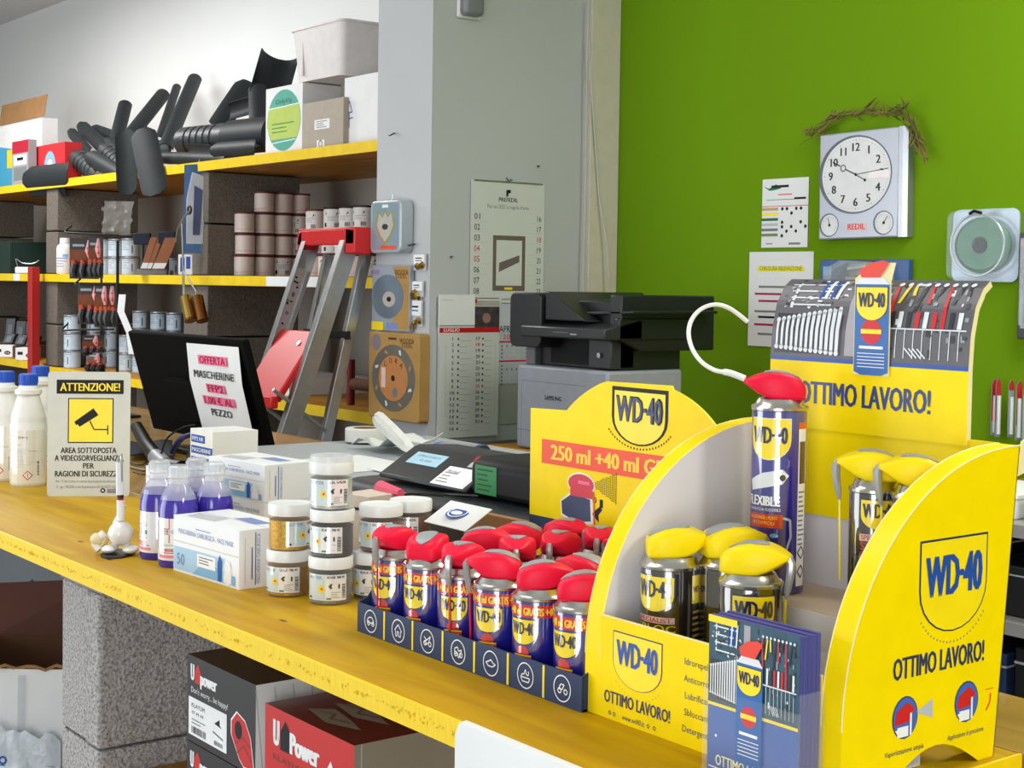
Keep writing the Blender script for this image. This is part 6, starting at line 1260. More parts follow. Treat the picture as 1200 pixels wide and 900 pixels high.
l.rect(lu*.32, lu*.68, h*.42, h*.62, WCARD, 1); l.lines(lu*.36, lu*.64, h*.58, 4, h*.04, h*.015, GREY, 2); l.rect(lu*.38, lu*.56, h*.05, h*.2, WCARD, 1); l.ring(lu*.47, h*.12, lu*.03, lu*.05, GREY, 2, 10); l.build(t, 'front_print'); B().ob(V((-lu/2, .15, h+.04)), V((lu/2, 0, 0)), V((0, .004, .045)), V((0, .0015, 0)), mat('greybrown_card', 0)).build('back_flap', t); Pr(plane(V((-lu*.55, .144, h+.02)), (1, 0, 0), (0, 0, 1))).text('KK', .02, .005, .035, BLACK, w=.05, b=.03).build(t, 'flap_letters')
t, l, r, tp, lu, h = sbox('square_carton', 'tall white carton with arrow mark at the right end of the top shelf', 'box', 403, 446, 163, 88, 2.58, .3, WCARD)
l.line([(lu*.14, h*.28), (lu*.14, h*.5), (lu*.05, h*.48), (lu*.14, h*.66), (lu*.22, h*.5), (lu*.15, h*.5)], .004, WBLUE, 1); l.line([(lu*.05, h*.4), (lu*.24, h*.42)], .004, WBLUE, 1); l.build(t, 'arrow_print')
# white plastic bin on top of two cartons
a, c = T_(342, 101, 2.57), T_(402, 101, 2.57); zb = T_(345, 99, 2.57).z; h = T_(345, 37, 2.57).z-zb; 
t = thing('plastic_bin', 'white plastic bin standing on top of the round-label carton', 'bin', ((a.x+c.x)/2, 2.66, zb+.004)); w = (c.x-a.x)/2; b = B(); P0 = rr(w*2, .2, .03, 4); k = len(P0)
rings = [(.86, 0), (.98, h*.96), (1.03, h*.96), (1.03, h), (.97, h), (.84, .004)]
b.add([V(((x-w)*s, (y-.1)*s, z)) for s, z in rings for x, y in P0], [(j*k+i, j*k+(i+1) % k, (j+1)*k+(i+1) % k, (j+1)*k+i) for j in range(5) for i in range(k)]+[list(range(k))[::-1], list(range(5*k, 6*k))], mat('bin_white', (222, 216, 214), .45)); b.build('bin_body', t)
B().box(-w*.55, -w*.51, -.095, -.090, h*.1, h*.8, mat('bin_rib_grey', (205, 200, 198), .5)).build('moulded_rib', t)  # strip slightly darker than the bin body
# dark plastic gutter pieces: curved shells, thickness 3 mm
GUT = mat('gutter_plastic', (36, 41, 44), .5, var=(9, .2)); GUT2 = mat('gutter_plastic_ribbed', (46, 50, 52), .4, bump=(90, .5))
def gutter(x0, y0, x1, y1, w, Y0, Y1, label, face=1, curve=1.0, rib=False, rnd=True, tube=False):
    p0, p1 = T_(x0, y0, Y0), T_(x1, y1, Y1); ax = (p1-p0); L = ax.length; ax.normalize(); dep = ((p0+p1)/2-O).dot(FWD); W2 = w*dep/F/2
    side = ax.cross(FWD).normalized(); nrm = side.cross(ax).normalized()
    if nrm.dot(FWD) < 0: nrm = -nrm
    th = pi*.5*curve; Rr = W2/sin(min(th, pi/2)); rows = []; nL, nA = 14, 12
    for i in range(nL+1):
        f = i/nL; e = 1.0
        if rnd: e = sqrt(max(0.02, 1-max(0, (abs(f-.5)*2-.78)/.24)**2))
        row = []
        for j in range(nA+1):
            a = (-th+2*th*j/nA)*e; row.append(ax*(L*f)+side*(Rr*sin(a))+nrm*(face*(Rr*(1-cos(a)))))
        rows.append(row)
    o = thing('gutter_piece', label, 'gutter piece', p0, 0, 'dark plastic gutter pieces on the top shelf'); B().grid(rows, GUT2 if rib else GUT, .003).build('curved_shell', o, ang=50)
    if rib:
        b = B()
        for q in range(3, nL-1, 2): b.tube([rows[q][j]-nrm*face*.002 for j in range(1, nA)], .0022, GUT2, 5)
        b.build('ribs', o)
    return o
gutter(26, 209, 78, 204, 30, 2.49, 2.49, 'grey blue gutter end piece drooping over the shelf edge under the red carton', 1, .5)
gutter(33, 223, 76, 221, 16, 2.52, 2.52, 'shadowed gutter end hanging under the drooping piece, far left', 1, .7, rnd=False)
gutter(80, 152, 103, 178, 13, 2.75, 2.7, 'small rounded gutter tip rising leftmost of the heap', 1, .6)
gutter(91, 145, 124, 176, 17, 2.8, 2.7, 'rounded gutter tip second from the left of the heap', 1, .6)
gutter(82, 180, 110, 203, 24, 2.58, 2.54, 'ribbed gutter elbow at the lower left of the heap', 1, .9, True)
gutter(100, 181, 138, 203, 20, 2.53, 2.52, 'pointed dark gutter tip lying low on the shelf edge', 1, .6)
gutter(106, 150, 134, 160, 14, 2.85, 2.8, 'dark flat gutter piece behind the ribbed elbows', 1, .5)
gutter(145, 117, 131, 172, 17, 2.9, 2.75, 'short upright gutter tube left of the long leaning ones', 1, 1.0, rnd=False)
gutter(191, 104, 146, 160, 18, 3.0, 2.65, 'long gutter tube leaning right, second upright one', 1, 1.0, rnd=False)
gutter(206, 98, 185, 160, 11, 3.05, 2.75, 'thin gutter tube behind the tallest one', 1, 1.0, rnd=False)
gutter(227, 86, 192, 168, 18, 3.04, 2.66, 'tallest gutter tube leaning against the white wall', 1, 1.0, rnd=False)
gutter(116, 171, 142, 196, 22, 2.6, 2.55, 'ribbed gutter elbow in the middle of the heap', 1, .9, True)
gutter(122, 163, 148, 188, 16, 2.68, 2.62, 'dark gutter piece crossing behind the middle elbow', 1, .7)
gutter(147, 152, 150, 228, 24, 2.48, 2.46, 'black gutter blade hanging far down over the shelf edge', -1, .35)
gutter(166, 150, 182, 228, 32, 2.46, 2.44, 'broad grey gutter blade hanging down over the shelf, lighter face', 1, .22)
gutter(203, 164, 256, 159, 34, 2.62, 2.66, 'ribbed horizontal gutter length right of the tall tubes', 1, .8, True, rnd=False)
gutter(184, 184, 262, 186, 15, 2.53, 2.55, 'low dark gutter length lying along the shelf edge', 1, .6)
gutter(290, 94, 254, 148, 26, 2.95, 2.75, 'rounded grey gutter blade leaning in the right half of the heap', 1, .4)
gutter(316, 120, 330, 70, 44, 2.86, 2.94, 'big curled gutter sheet opening dark beside the white bin', -1, .85, rnd=False)
gutter(300, 98, 302, 172, 22, 2.8, 2.66, 'upright dark gutter sheet left of the round-label carton', 1, .6, rnd=False)
gutter(256, 160, 306, 155, 42, 2.62, 2.66, 'wide grey gutter block in front of the upright sheet', 1, .7, rnd=False)
gutter(246, 176, 298, 172, 20, 2.54, 2.56, 'low dark gutter piece beside the round-label carton', 1, .6)
gutter(270, 132, 305, 122, 20, 2.8, 2.8, 'dark gutter piece deep between the rounded blade and the sheet', -1, .7)
gutter(212, 178, 250, 180, 18, 2.66, 2.6, 'dark gutter piece lying in shadow below the ribbed length', -1, .6)
gutter(150, 172, 200, 176, 26, 2.74, 2.7, 'dark gutter length lying flat behind the hanging blades', 1, .8)
gutter(100, 190, 150, 186, 18, 2.72, 2.7, 'dark gutter length lying flat under the elbows', 1, .8)
# things behind the ladder, lower shelf
t = tag(B().box(T_(300, 470, 2.7).x, T_(330, 470, 2.7).x+.2, 2.62, 2.95, ZL1, ZL1+.06, WCARD).build('flat_carton'), 'pale flat carton on the lower shelf behind the ladder', 'box')
t = thing('red_clamp', 'dark red spooled tool on the lower shelf at the ladder right side', 'tool', T_(415, 440, 2.6)); B().tube([(-.0, 0, 0), (.12, 0, .0)], .02, DKCARD, 14).build('bar', t); B().tube([(-.02, 0, -.07), (-.02, 0, .08)], .014, mat('dark_red', (110, 25, 30), .5), 12).build('handle', t); t.location.z = ZL1+.072
# ---------------------------------------------------------------- pillar: narrow face
BLS = mat('blister_plastic', (200, 210, 215), .1, alpha=.35, coat=.6); BLG = mat('blister_base_grey', (168, 176, 182), .25, .2, coat=.5)
def onY(x, y, Y=YP): q = aty(x, y, Y); return (q.x, q.z)
def flatY(name, label, cat, x0, y0, x1, y1, Y, mt, th, Z=None, yaw=0):
    """flat item hanging on a face parallel to the shelves; returns thing, printer over its face, w, h"""
    a, c = aty(x0, y1, Y), aty(x1, y1, Y); top = aty((x0+x1)/2, y0, Y); w = c.x-a.x; h = top.z-a.z
    t = thing(name, label, cat, (a.x, Y-.0012, a.z)); t.rotation_euler = (0, 0, yaw)
    return t, Pr(lambda u, v, hh: V((u, -th-hh, v))), w, h
ANT = mat('antique_paper', (176, 138, 78), .7, var=(12, .12)); DISC = mat('disc_grey', (128, 124, 112), .35, .5); SEG = mat('disc_orange', (192, 128, 74), .5)
# top: silver saw blade in clear pack
t, p, w, h = flatY('saw_blade_pack', 'clear blister pack with shield shaped diamond blade, top of the narrow pillar face', 'blade pack', 437, 235, 473, 297, YP-.035, BLG, 0)
t.location.y = YP-.001; D_ = .045
B().prism([(x+0, z+0) for x, z in rr(w, h, w*.12)], (0, 0, 0), (1, 0, 0), (0, 0, 1), (0, -D_, 0), BLG).build('blister_tray', t, bevel=.004)
p = Pr(lambda u, v, hh: V((u, -D_-hh, v))); p.poly([(w*.08+x*(w*.84)/w, h*.06+z*.88) for x, z in rr(w, h, w*.1)], mat('holo_blue', (150, 175, 190), .25, .4), 1)
sh = [(w*.5+a*w*.33, h*.5+b_*h*.36) for a, b_ in ((-.75, .9), (-.3, .6), (0, .95), (.3, .6), (.75, .9), (1, .1), (.6, -.5), (0, -1), (-.6, -.5), (-1, .1))]
p.poly(sh, mat('holo_gold', (190, 180, 120), .25, .5), 2); p.poly([(w*.5+(a-w*.5)*.8, h*.5+(b_-h*.5)*.8) for a, b_ in sh], mat('holo_pale', (205, 205, 195), .25, .4), 3); p.disc(w*.5, h*.5, w*.1, DK, 4, ry=h*.055); p.rect(w*.35, w*.85, h*.08, h*.14, ORG, 4); p.rect(w*.4, w*.6, h*.86, h*.92, STL, 4); p.build(t)
B().tube([(w*.5, -D_*.5, h), (w*.5, -D_*.4, h+.02)], .002, SILV, 6).build('hanging_hook', t)
# middle
t, p, w, h = flatY('saw_blade_pack', 'grey cutting disc on patterned card with yellow tag, middle of the narrow pillar face', 'blade pack', 438, 311, 482, 386, YP-.012, BLG, 0)
B().box(0, w, -.006, .008, 0, h, mat('card_blue_grey', (150, 158, 170), .4)).build('backing_card', t, bevel=.001); p = Pr(lambda u, v, hh: V((u, -.006-hh, v)))
p.poly([(w*.55, h*.98), (w*.98, h*.98), (w*.98, h*.02), (w*.45, h*.02), (w*.8, h*.5)], ANT, 1); p.disc(w*.42, h*.52, w*.43, mat('disc_blue_grey', (120, 134, 148), .3, .5), 2, ry=h*.34, n=32); p.disc(w*.46, h*.48, w*.17, mat('disc_label', (180, 170, 165), .5), 3, ry=h*.12); p.disc(w*.46, h*.48, w*.06, BLACK, 4, ry=h*.04); p.rect(0, w*.32, 0, h*.13, YPR, 5); p.text('WOOD&', w*.78, h*.86, .014, DKCARD, w=w*.35, b=.02); p.text('STEEL', w*.78, h*.80, .014, DKCARD, w=w*.3, b=.02); p.rect(w*.02, w*.2, h*.86, h*.93, mat('lilac_print', (150, 120, 170), .5), 2); p.rect(w*.4, w*.7, h*.02, h*.12, PBLUE, 2); p.build(t)
# lower
t, p, w, h = flatY('saw_blade_pack', 'large diamond blade on tan antique card, lowest on the narrow pillar face', 'blade pack', 431, 390, 490, 488, YP-.04, ANT, 0)
t.location.y = YP-.001; D_ = .038
B().prism(rr(w, h, .01), (0, 0, 0), (1, 0, 0), (0, 0, 1), (0, -D_, 0), ANT).build('card_tray', t, bevel=.003); p = Pr(lambda u, v, hh: V((u, -D_-hh, v)))
cx, cy = w*.50, h*.48; rx_, rz_ = w*.43, h*.385; p.disc(cx, cy, rx_, DISC, 1, ry=rz_, n=40); p.disc(cx, cy, rx_*.68, SEG, 2, ry=rz_*.68, n=32); p.disc(cx, cy, rx_*.09, BLACK, 3, ry=rz_*.09)
for k in range(8):
    a = 2*pi*k/8+.3; p.poly([(cx+rx_*.78*cos(a), cy+rz_*.78*sin(a)), (cx+rx_*.92*cos(a+.12), cy+rz_*.92*sin(a+.12)), (cx+rx_*.86*cos(a+.2), cy+rz_*.86*sin(a+.2)), (cx+rx_*.76*cos(a+.1), cy+rz_*.76*sin(a+.1))], STL if k % 2 else ANT, 2)
for k, ch in enumerate('CORA'): a = radians(128-26*k); p.text(ch, cx+rx_*.52*cos(a), cy+rz_*.52*sin(a)-.006, .015, DKCARD, b=.02, lv=4, rot=a-pi/2)
p.text('WOOD&', w*.76, h*.89, .014, DKCARD, w=w*.28, b=.02); p.text('STEEL', w*.77, h*.84, .013, DKCARD, w=w*.22, b=.02); p.disc(w*.16, h*.88, w*.09, mat('grey_lilac', (130, 120, 130), .5), 2); p.rect(w*.4, w*.56, h*.92, h*.945, DKCARD, 2); p.disc(cx+rx_*.1, cy-rz_*.42, rx_*.12, GREY, 4); p.rect(cx-rx_*.55, cx-rx_*.35, cy-rz_*.3, cy+rz_*.3, mat('pale_red_print', 0), 3); p.build(t)
B().tube([(w*.5, -.01, h*.96), (w*.5, -.01, h+.02)], .002, SILV, 6).build('hanging_hook', t)
# bags with brass fittings
for k, (x0, y0, x1, y1) in enumerate(((484, 297, 499, 319), (482, 329, 496, 350), (480, 351, 495, 385))):
    a, c = aty(x0, y1, YP-.01), aty(x1, y0, YP-.01); w, h = c.x-a.x, c.z-a.z; t = thing('fittings_bag', ['small clear bag of brass fittings hanging top beside the blade packs', 'small clear bag with round brass ring, middle of three on the pillar', 'small clear bag of brass pieces, lowest of three on the pillar'][k], 'bag', (a.x, YP-.008, a.z))
    B().box(0, w, -.001, .0, h*.1, h*.98, CLEARW).build('clear_bag', t); B().box(w*.05, w*.9, -.003, -.001, h*.45, h*.95, WHITE).build('printed_tag', t); b = B(); rn = random.Random(k)
    for q in range(6): cx, cz = w*rn.uniform(.2, .85), h*rn.uniform(.05, .38); b.tube([(cx-.006, -.006, cz), (cx+.006, -.008, cz+rn.uniform(-.008, .008))], rn.uniform(.004, .007), BR, 10)
    b.build('brass_fittings', t); Pr(lambda u, v, hh: V((u, -.003-hh, v))).rect(w*.2, w*.7, h*.6, h*.64, BLUE).rect(w*.2, w*.7, h*.72, h*.78, BLACK).build(t)
# ---------------------------------------------------------------- pillar: wide face
def flatX(name, label, cat, x0, y0, x1, y1, X, rot=0):
    """sheet on the wide pillar face (plane facing +x): u grows with y; measured at given pixels"""
    a, c = atx(x0, y1, X), atx(x1, y1, X); top = atx(x0, y0, X); w = c.y-a.y; h = top.z-a.z
    t = thing(name, label, cat, (X, a.y, (a.z+c.z)/2)); t.rotation_euler = (rot, 0, 0)
    return t, Pr(lambda u, v, hh: V((.0012+hh, u, v))), w, h
CP = mat('calendar_paper', (206, 208, 204), .7, var=(5, .03))
t, p, w, h = flatX('calendar', 'tall white wall calendar with numbered days and framed picture hanging from a hook', 'calendar', 550, 210, 636, 349, XP1+.004)
B().box(0, .0012, 0, w, 0, h, CP).build('sheet', t); B().tube([(.003, .01, h-.002), (.003, w-.01, h-.002)], .0022, SILV, 6).build('metal_strip', t); B().tube([(.002, w*.5-.01, h+.012), (.006, w*.5-.004, h), (.004, w*.5+.004, h+.006), (.003, w*.5+.012, h+.004)], .0016, nailM, 6).build('hook', t)
p.poly([(w*.47, h*.925), (w*.53, h*.93), (w*.53, h*.90), (w*.50, h*.90), (w*.495, h*.87), (w*.47, h*.87)], BLACK, 1); p.text('PREFEDIL', w*.5, h*.825, .012, BLACK, w=w*.26, b=.02); p.text('Per un 2021 a regola d\u2019arte', w*.5, h*.765, .011, GREY, w=w*.56)
for k in range(8):
    z = h*.62-h*.0905*(k-.5); y_ = z
    p.text('%02d' % (k+1), w*.085, z, .0175, RED if k in (3, 4) else BLACK, w=w*.075, b=.012, lv=2); p.text('%d' % (16+k), w*.93, z, .0165, RED if k == 2 else BLACK, w=w*.055, b=.01, lv=2)
    p.rect(w*.04, w*.22, z-.006, z-.0052, LGREY, 1); p.rect(w*.78, w*.96, z-.006, z-.0052, LGREY, 1)
FRM = mat('frame_taupe', (110, 98, 86), .5); p.rect(w*.30, w*.74, h*.06, h*.535, FRM, 2); p.rect(w*.345, w*.695, h*.105, h*.495, CP, 3); p.rect(w*.46, w*.57, h*.07, h*.09, YPR, 3)
p.poly([(w*.38, h*.22), (w*.66, h*.31), (w*.66, h*.37), (w*.385, h*.30)], mat('beam_print', (112, 100, 98), .6), 4); p.build(t, 'printed_days')
# lower left July calendar
t, p, w, h = flatX('calendar', 'white July calendar with red month band and two columns of days, on the pillar', 'calendar', 513, 382, 583, 512, XP1+.012)
B().box(-.008, .0014, 0, w, 0, h, CP).build('sheet', t)
p.rect(0, w, h*.955, h*1.0, mat('calendar_red', (190, 24, 34), .5), 1); p.text('LUGLIO', w*.2, h*.965, .010, WHITE, w=w*.26, b=.02, lv=3)
for k in range(16):
    z = h*.885-k*h*.0545
    p.text(str(k+1), w*.22, z, .0095, BLACK, w=w*(.03 if k < 9 else .07) if k else None, b=.03); p.rect(w*.30, w*.325, z+.001, z+.007, BLACK, 1); p.rect(w*.34, w*(.46 if k % 3 else .52), z-.002, z-.001, GREY, 1)
    if k < 15: p.text(str(k+17), w*.64, z, .0095, RED if k in (1, 8) else BLACK, w=w*.07, b=.03); p.rect(w*.71, w*.735, z+.001, z+.007, BLACK, 1); p.rect(w*.75, w*.87, z-.002, z-.001, GREY, 1)
for u in (.10, .93):
    for k in range(30): p.rect(w*u, w*u+.003, h*(.2+.022*k), h*(.2+.022*k)+.004, LGREY, 1)
p.build(t, 'printed_days')
z0_ = h
B().box(-.006, .0, 0, w, h, h+.085, CP).build('upper_sheet', t)
p = Pr(lambda u, v, hh: V((.0003+hh, u, v))); p.rect(w*.58, w, h, h+.062, mat('photo_dark', (70, 62, 66), .6, var=(40, .5)), 1); p.disc(w*.78, h+.028, .015, mat('photo_pink', (150, 110, 100), .6), 2); p.rect(w*.55, w, h+.064, h+.08, mat('photo_pale', (170, 168, 165), .6), 1); p.rect(w*.5, w*.62, h+.072, h+.084, RED, 2); p.rect(w*.05, w*.5, h+.083, h+.086, BLACK, 1); p.build(t, 'printed_photo')
o = flatX('note_sheet', 'blank white note pinned over the top left corner of the July calendar', 'paper', 514, 345, 556, 381, XP1+.016); B().box(-.001, .0012, 0, o[2], 0, o[3], PAPER).build('sheet', o[0]); Pr(lambda u, v, hh: V((.0012+hh, u, v))).lines(.01, .05, o[3]*.82, 1, .01, .002, LGREY, 1).build(o[0])
# April calendar, right of it
t, p, w, h = flatX('calendar', 'three month calendar reading April 2021, half behind the black printer', 'calendar', 583, 346, 640, 449, XP1+.0065)
B().box(-.003, .0012, 0, w, 0, h, mat('calendar_lilac', (190, 192, 202), .7)).build('sheet', t); p.rect(0, w, h*.92, h, CP, 1); p.lines(w*.05, w*.9, h*.965, 2, .012, .003, GREY, 2)
p.text('APRILE', w*.20, h*.59, .019, BLACK, w=w*.38, al='c', b=.01, lv=3); p.text('2021', w*.22, h*.51, .014, RED, w=w*.26, lv=3)
for z in (.47, .25): p.rect(0, w, h*z, h*z+.005, RED, 1)
for j in range(10):
    for i in range(9): p.rect(w*(.06+.1*i), w*(.06+.1*i)+.006, h*(.42-.042*j)-(.015 if j > 3 else 0), h*(.42-.042*j)+.006-(.015 if j > 3 else 0), LGREY if (i*j) % 5 else GREY, 2)
p.build(t, 'printed_months')
tag(B().box(XP1+.0005, XP1+.004, atx(583, 430, XP1).y, atx(608, 430, XP1).y+.1, atx(590, 497, XP1).z, atx(590, 449, XP1).z, mat('grey_folder', (170, 172, 168), .6)).build('wall_folder'), 'pale grey folder on the pillar just below the April calendar', 'folder')
# ---------------------------------------------------------------- printer on its board
PB = mat('printer_black', (26, 27, 29), .35); PG = mat('printer_grey', (150, 155, 164), .4); PD = mat('printer_inner', (10, 10, 11), .6)
pY = 2.5; xa, xb = aty(606, 425, pY).x, aty(712, 431, pY).x; zq = aty(606, 425, pY).z; zt = aty(608, 349, pY).z; yb = atx(800, 432, xb).y; zb = .955
t = thing('printer', 'office laser printer, black scanner top over pale grey body', 'printer', (xb, pY, zb)); l0 = t.location
b = B().box(xa, xb, pY, yb, zb, zq-.004, PG); b.shift(l0).build('lower_body', t, bevel=.008)
p = Pr(lambda u, v, hh: V((u-(xb-xa), -hh, v))); wq = xb-xa; hq_ = zq-zb
p.line([(wq*.06, hq_*.05), (wq*.06, hq_*.80), (wq*.78, hq_*.80)], .0016, GREY, 1); p.line([(.0, hq_*.22), (wq*.9, hq_*.22)], .002, GREY, 1); p.text('SAMSUNG', wq*.42, hq_*.60, .0115, BLACK, w=wq*.19, b=.03); p.rect(wq*.80, wq*.86, hq_*.60, hq_*.70, LBLUE, 1); p.rect(wq*.81, wq*.85, hq_*.64, hq_*.66, WHITE, 2); p.build(t, 'brand_print')
zm = aty(650, 395, pY).z
b = B().box(xa+.03, xb-.01, pY+.05, yb, zq-.004, zm+.02, PB); b.box(xa+.0, xa+.04, pY+.03, yb, zq-.004, zm+.02, mat('printer_side_grey', (105, 106, 110), .4)); b.shift(l0).build('middle_body', t, bevel=.003)
B().box(xa+.09, xb-.10, pY+.045, pY+.06, zq+.005, zm-.004, PD).shift(l0).build('paper_output', t)
B().box(xb-.10, xb-.01, pY+.02, pY+.10, zq+.0, zm+.0, mat('printer_mid', (48, 50, 54), .35)).shift(l0).build('output_wing', t, bevel=.004)
# control panel slab sloping to the front
zs_ = aty(640, 388, pY).z
B().prism([(pY-.03, zm-.0), (pY-.03, zm+.028), (pY+.10, zm+.055), (pY+.10, zm)], (xa-.0+.05, 0, 0), (0, 1, 0), (0, 0, 1), (wq-.03, 0, 0), mat('panel_dark', (44, 45, 48), .3)).shift(l0).build('control_panel', t, bevel=.004)
B().box(xb-.0, yb and xb+.02, pY+.02, yb, zm+.0, zm+.055, PB).shift(l0).build('scanner_side', t, bevel=.003)
B().prism([(pY+.03, zm+.0), (pY+.03, zm+.115), (yb+.1, zm+.115), (yb+.1, zm-.03), (pY+.1, zm-.03)], (xb-.03, 0, 0), (0, 1, 0), (0, 0, 1), (.045, 0, 0), PB).shift(l0).build('scanner_flank', t, bevel=.004)
B().box(xa+.02, xb, pY+.05, yb+.08, zm+.02, zm+.10, PB).shift(l0).build('scanner_body', t, bevel=.006)
B().prism(rr(wq*.36, zt-zm+.045, .02), (xa-.01, pY-.02, zm-.03), (1, 0, 0), (0, 0, 1), (0, .36, 0), PB).shift(l0).build('feeder_block', t, bevel=.003)
B().prism([(0, 0), (0, .075), (.02, .075), (.17, .0)], (xa+wq*.35, pY-.01, zm+.045), (1, 0, 0), (0, 0, 1), (0, .33, 0), PB).shift(l0).build('feeder_slope', t, bevel=.003)
B().ob(V((xb-.08, pY+.18, zt-.035)), V((.14, 0, .006)), V((0, .15, 0)), V((0, 0, .004)), PB).shift(l0).build('document_tray', t, bevel=.002); B().ob(V((xb-.12, pY+.18, zt-.055)), V((.06, 0, .02)), V((0, .13, 0)), V((0, 0, .015)), PD).shift(l0).build('document_slot', t)
p = Pr(plane(V((xa+.05, pY-.0302, zm+.002))-l0, (1, 0, 0), (0, 0, 1))); p.rect(.21, .235, .008, .011, LGREY, 1); p.rect(.14, .20, .012, .014, GREY, 1); p.build(t, 'panel_marks')
B().tube([V((xb-.05, pY+.018, zq+.035)), V((xb-.05, pY+.012, zq+.035))], .007, SILV, 10).shift(l0).build('usb_port', t)
t2 = thing('printer_shelf', 'yellow-edged board that the laser printer stands on', 'shelf', (xb, 2.48, .92)); B().box(xa-.10, xb+.6, 2.484, 3.1, .917, .9535, woodU).shift(t2.location).build('plank', t2); B().box(xa-.10, xb+.6, 2.48, 2.484, .917, .9535, mat('amber_edge', (216, 150, 20), .5)).shift(t2.location).build('painted_edge', t2); B().box(xa-.19, xa-.10, 2.49, 3.0, .925, .95, BLKPL).shift(t2.location).build('dark_bracket', t2)
t2 = thing('cabinet', 'pale cabinet under the printer board', 'cabinet', (xb, 2.6, 0)); B().box(xa-.05, xb+.55, 2.55, 3.08, .0, .9165, mat('pale_cabinet', (160, 162, 160), .6)).shift(t2.location).build('cabinet_body', t2)
# ---------------------------------------------------------------- green wall
YG = YB
def onG(name, label, cat, x0, y0, x1, y1, dy=.003):
    Yg = YG-dy; a, c = aty(x0, y1, Yg), aty(x1, y1, Yg); zt_ = aty((x0+x1)/2, y0, Yg).z; w, h = c.x-a.x, zt_-aty((x0+x1)/2, y1, Yg).z
    t = thing(name, label, cat, (a.x, Yg, zt_-h)); return t, w, h
t, w, h = onG('paper_notice', 'small white price sheet with coloured bands taped on the green wall left of the clock', 'paper', 892, 209, 946, 290)
B().box(0, w, 0, .001, 0, h, PAPER).build('sheet', t); p = Pr(lambda u, v, hh: V((u, -hh, v)))
p.poly([(w*.02, h*.9), (w*.15, h*.86), (w*.3, h*.92), (w*.42, h*.86), (w*.3, h*.84), (w*.16, h*.83)], mat('dark_green_logo', (30, 110, 70), .5), 1); p.rect(w*.2, w*.58, h*.87, h*.905, BLACK, 2); p.rect(w*.0, w, h*.595, h*.605, RED, 1); p.rect(w*.35, w*.65, h*.76, h*.775, RED, 1); p.rect(w*.1, w*.9, h*.69, h*.70, GREY, 1); p.rect(w*.7, w*.95, h*.69, h*.72, BLACK, 1)
for k, m_ in enumerate((mat('tan_print', (190, 160, 110), .5), YPR, mat('dark_green_logo', 0), LGREY, GREY, mat('olive_print', (120, 130, 90), .5))): p.rect(0, w*.36, h*(.54-.075*k), h*(.58-.075*k), m_, 1)
rn = random.Random(7)
for k in range(16): p.disc(w*(.45+.1*rn.randint(0, 5)), h*(.56-.065*rn.randint(0, 6)), .005, BLACK, 1, n=8)
p.rect(w*.1, w*.25, h*.05, h*.065, GREY, 1); p.rect(w*.6, w*.85, h*.04, h*.07, GREY, 1); p.build(t)
t, w, h = onG('paper_notice', 'larger white notice with highlighted heading, partly behind the display header', 'paper', 876, 295, 951, 407)
B().box(0, w, 0, .001, 0, h, PAPER).build('sheet', t); p = Pr(lambda u, v, hh: V((u, -hh, v))); p.rect(w*.14, w*.86, h*.795, h*.845, mat('highlighter_yellow', (232, 225, 40), .6), 1); p.text('CHIUSURA RILEVAZIONE', w*.5, h*.805, .012, mat('olive_ink', (110, 110, 20), .5), w=w*.66)
for k, (z, m_) in enumerate(((.62, GREY), (.545, mat('magenta_ink', (170, 30, 90), .5)), (.47, MC['magenta_ink']), (.36, GREY), (.30, BLACK), (.22, MC['magenta_ink']), (.12, GREY))): p.rect(w*(.1 if k % 2 else .16), w*(.9 if k != 2 else .5), h*z, h*z+.006, m_, 1)
p.build(t)
# clock
CLS = mat('clock_silver', (176, 180, 190), .3, .35, var=(6, .03)); CF = mat('clock_face', (216, 218, 220), .35)
Yc = YG-.030; a, c = aty(959, 282, Yc), aty(1052, 282, Yc); zc0, zc1 = a.z+.002, aty(1005, 154, Yc).z; w, h = c.x-a.x, zc1-zc0
t = thing('wall_clock', 'square silver wall clock with two small gauges on the green wall', 'clock', (a.x, YG, zc0)); t.rotation_euler = (0, radians(-.8), 0)
B().box(0, w, -.030, -.001, 0, h, CLS).build('case', t, bevel=.004); B().prism([(w, 0), (w+.012, .0), (w+.023, .008), (w+.026, .029), (w, .029)], (0, -.030, 0), (1, 0, 0), (0, 1, 0), (0, 0, h), mat('clock_side', (165, 168, 174), .25, .7)).build('rounded_side', t)
p = Pr(lambda u, v, hh: V((u, -.030-hh, v))); cx, cy, R1, R2 = w*.475, h*.595, w*.445, h*.355
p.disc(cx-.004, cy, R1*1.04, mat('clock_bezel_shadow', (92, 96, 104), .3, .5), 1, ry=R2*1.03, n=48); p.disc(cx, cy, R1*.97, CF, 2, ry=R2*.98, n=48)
for k in range(12):
    th = radians(90-30*(k+1)); p.text(str(k+1), cx+R1*.72*cos(th), cy+R2*.72*sin(th)-.0105, .021, mat('clock_ink', (44, 46, 52), .5), b=.04, lv=3)
for k in range(60): th = 2*pi*k/60; p.disc(cx+R1*.90*cos(th), cy+R2*.90*sin(th), .001 if k % 5 else .0018, GREY, 3, n=6)
p.line([(cx, cy), (cx-R1*.30, cy+R2*.16)], .003, BLACK, 4); p.ring(cx-R1*.36, cy+R2*.19, .007, .0095, BLACK, 4, 14); p.line([(cx-R1*.44, cy+R2*.25), (cx-R1*.66, cy+R2*.37)], .003, BLACK, 4)
p.line([(cx, cy), (cx+R1*.9, cy+R2*.10)], .0018, BLACK, 4); p.line([(cx, cy), (cx+R1*.26, cy-R2*.16)], .0022, BLACK, 4); p.disc(cx+R1*.26, cy-R2*.16, .004, BLACK, 4); p.disc(cx, cy, .004, BLACK, 5); p.rect(cx+R1*.35, cx+R1*.92, cy-R2*.13, cy+R2*.06, mat('pale_window', (236, 228, 228), .3), 3)
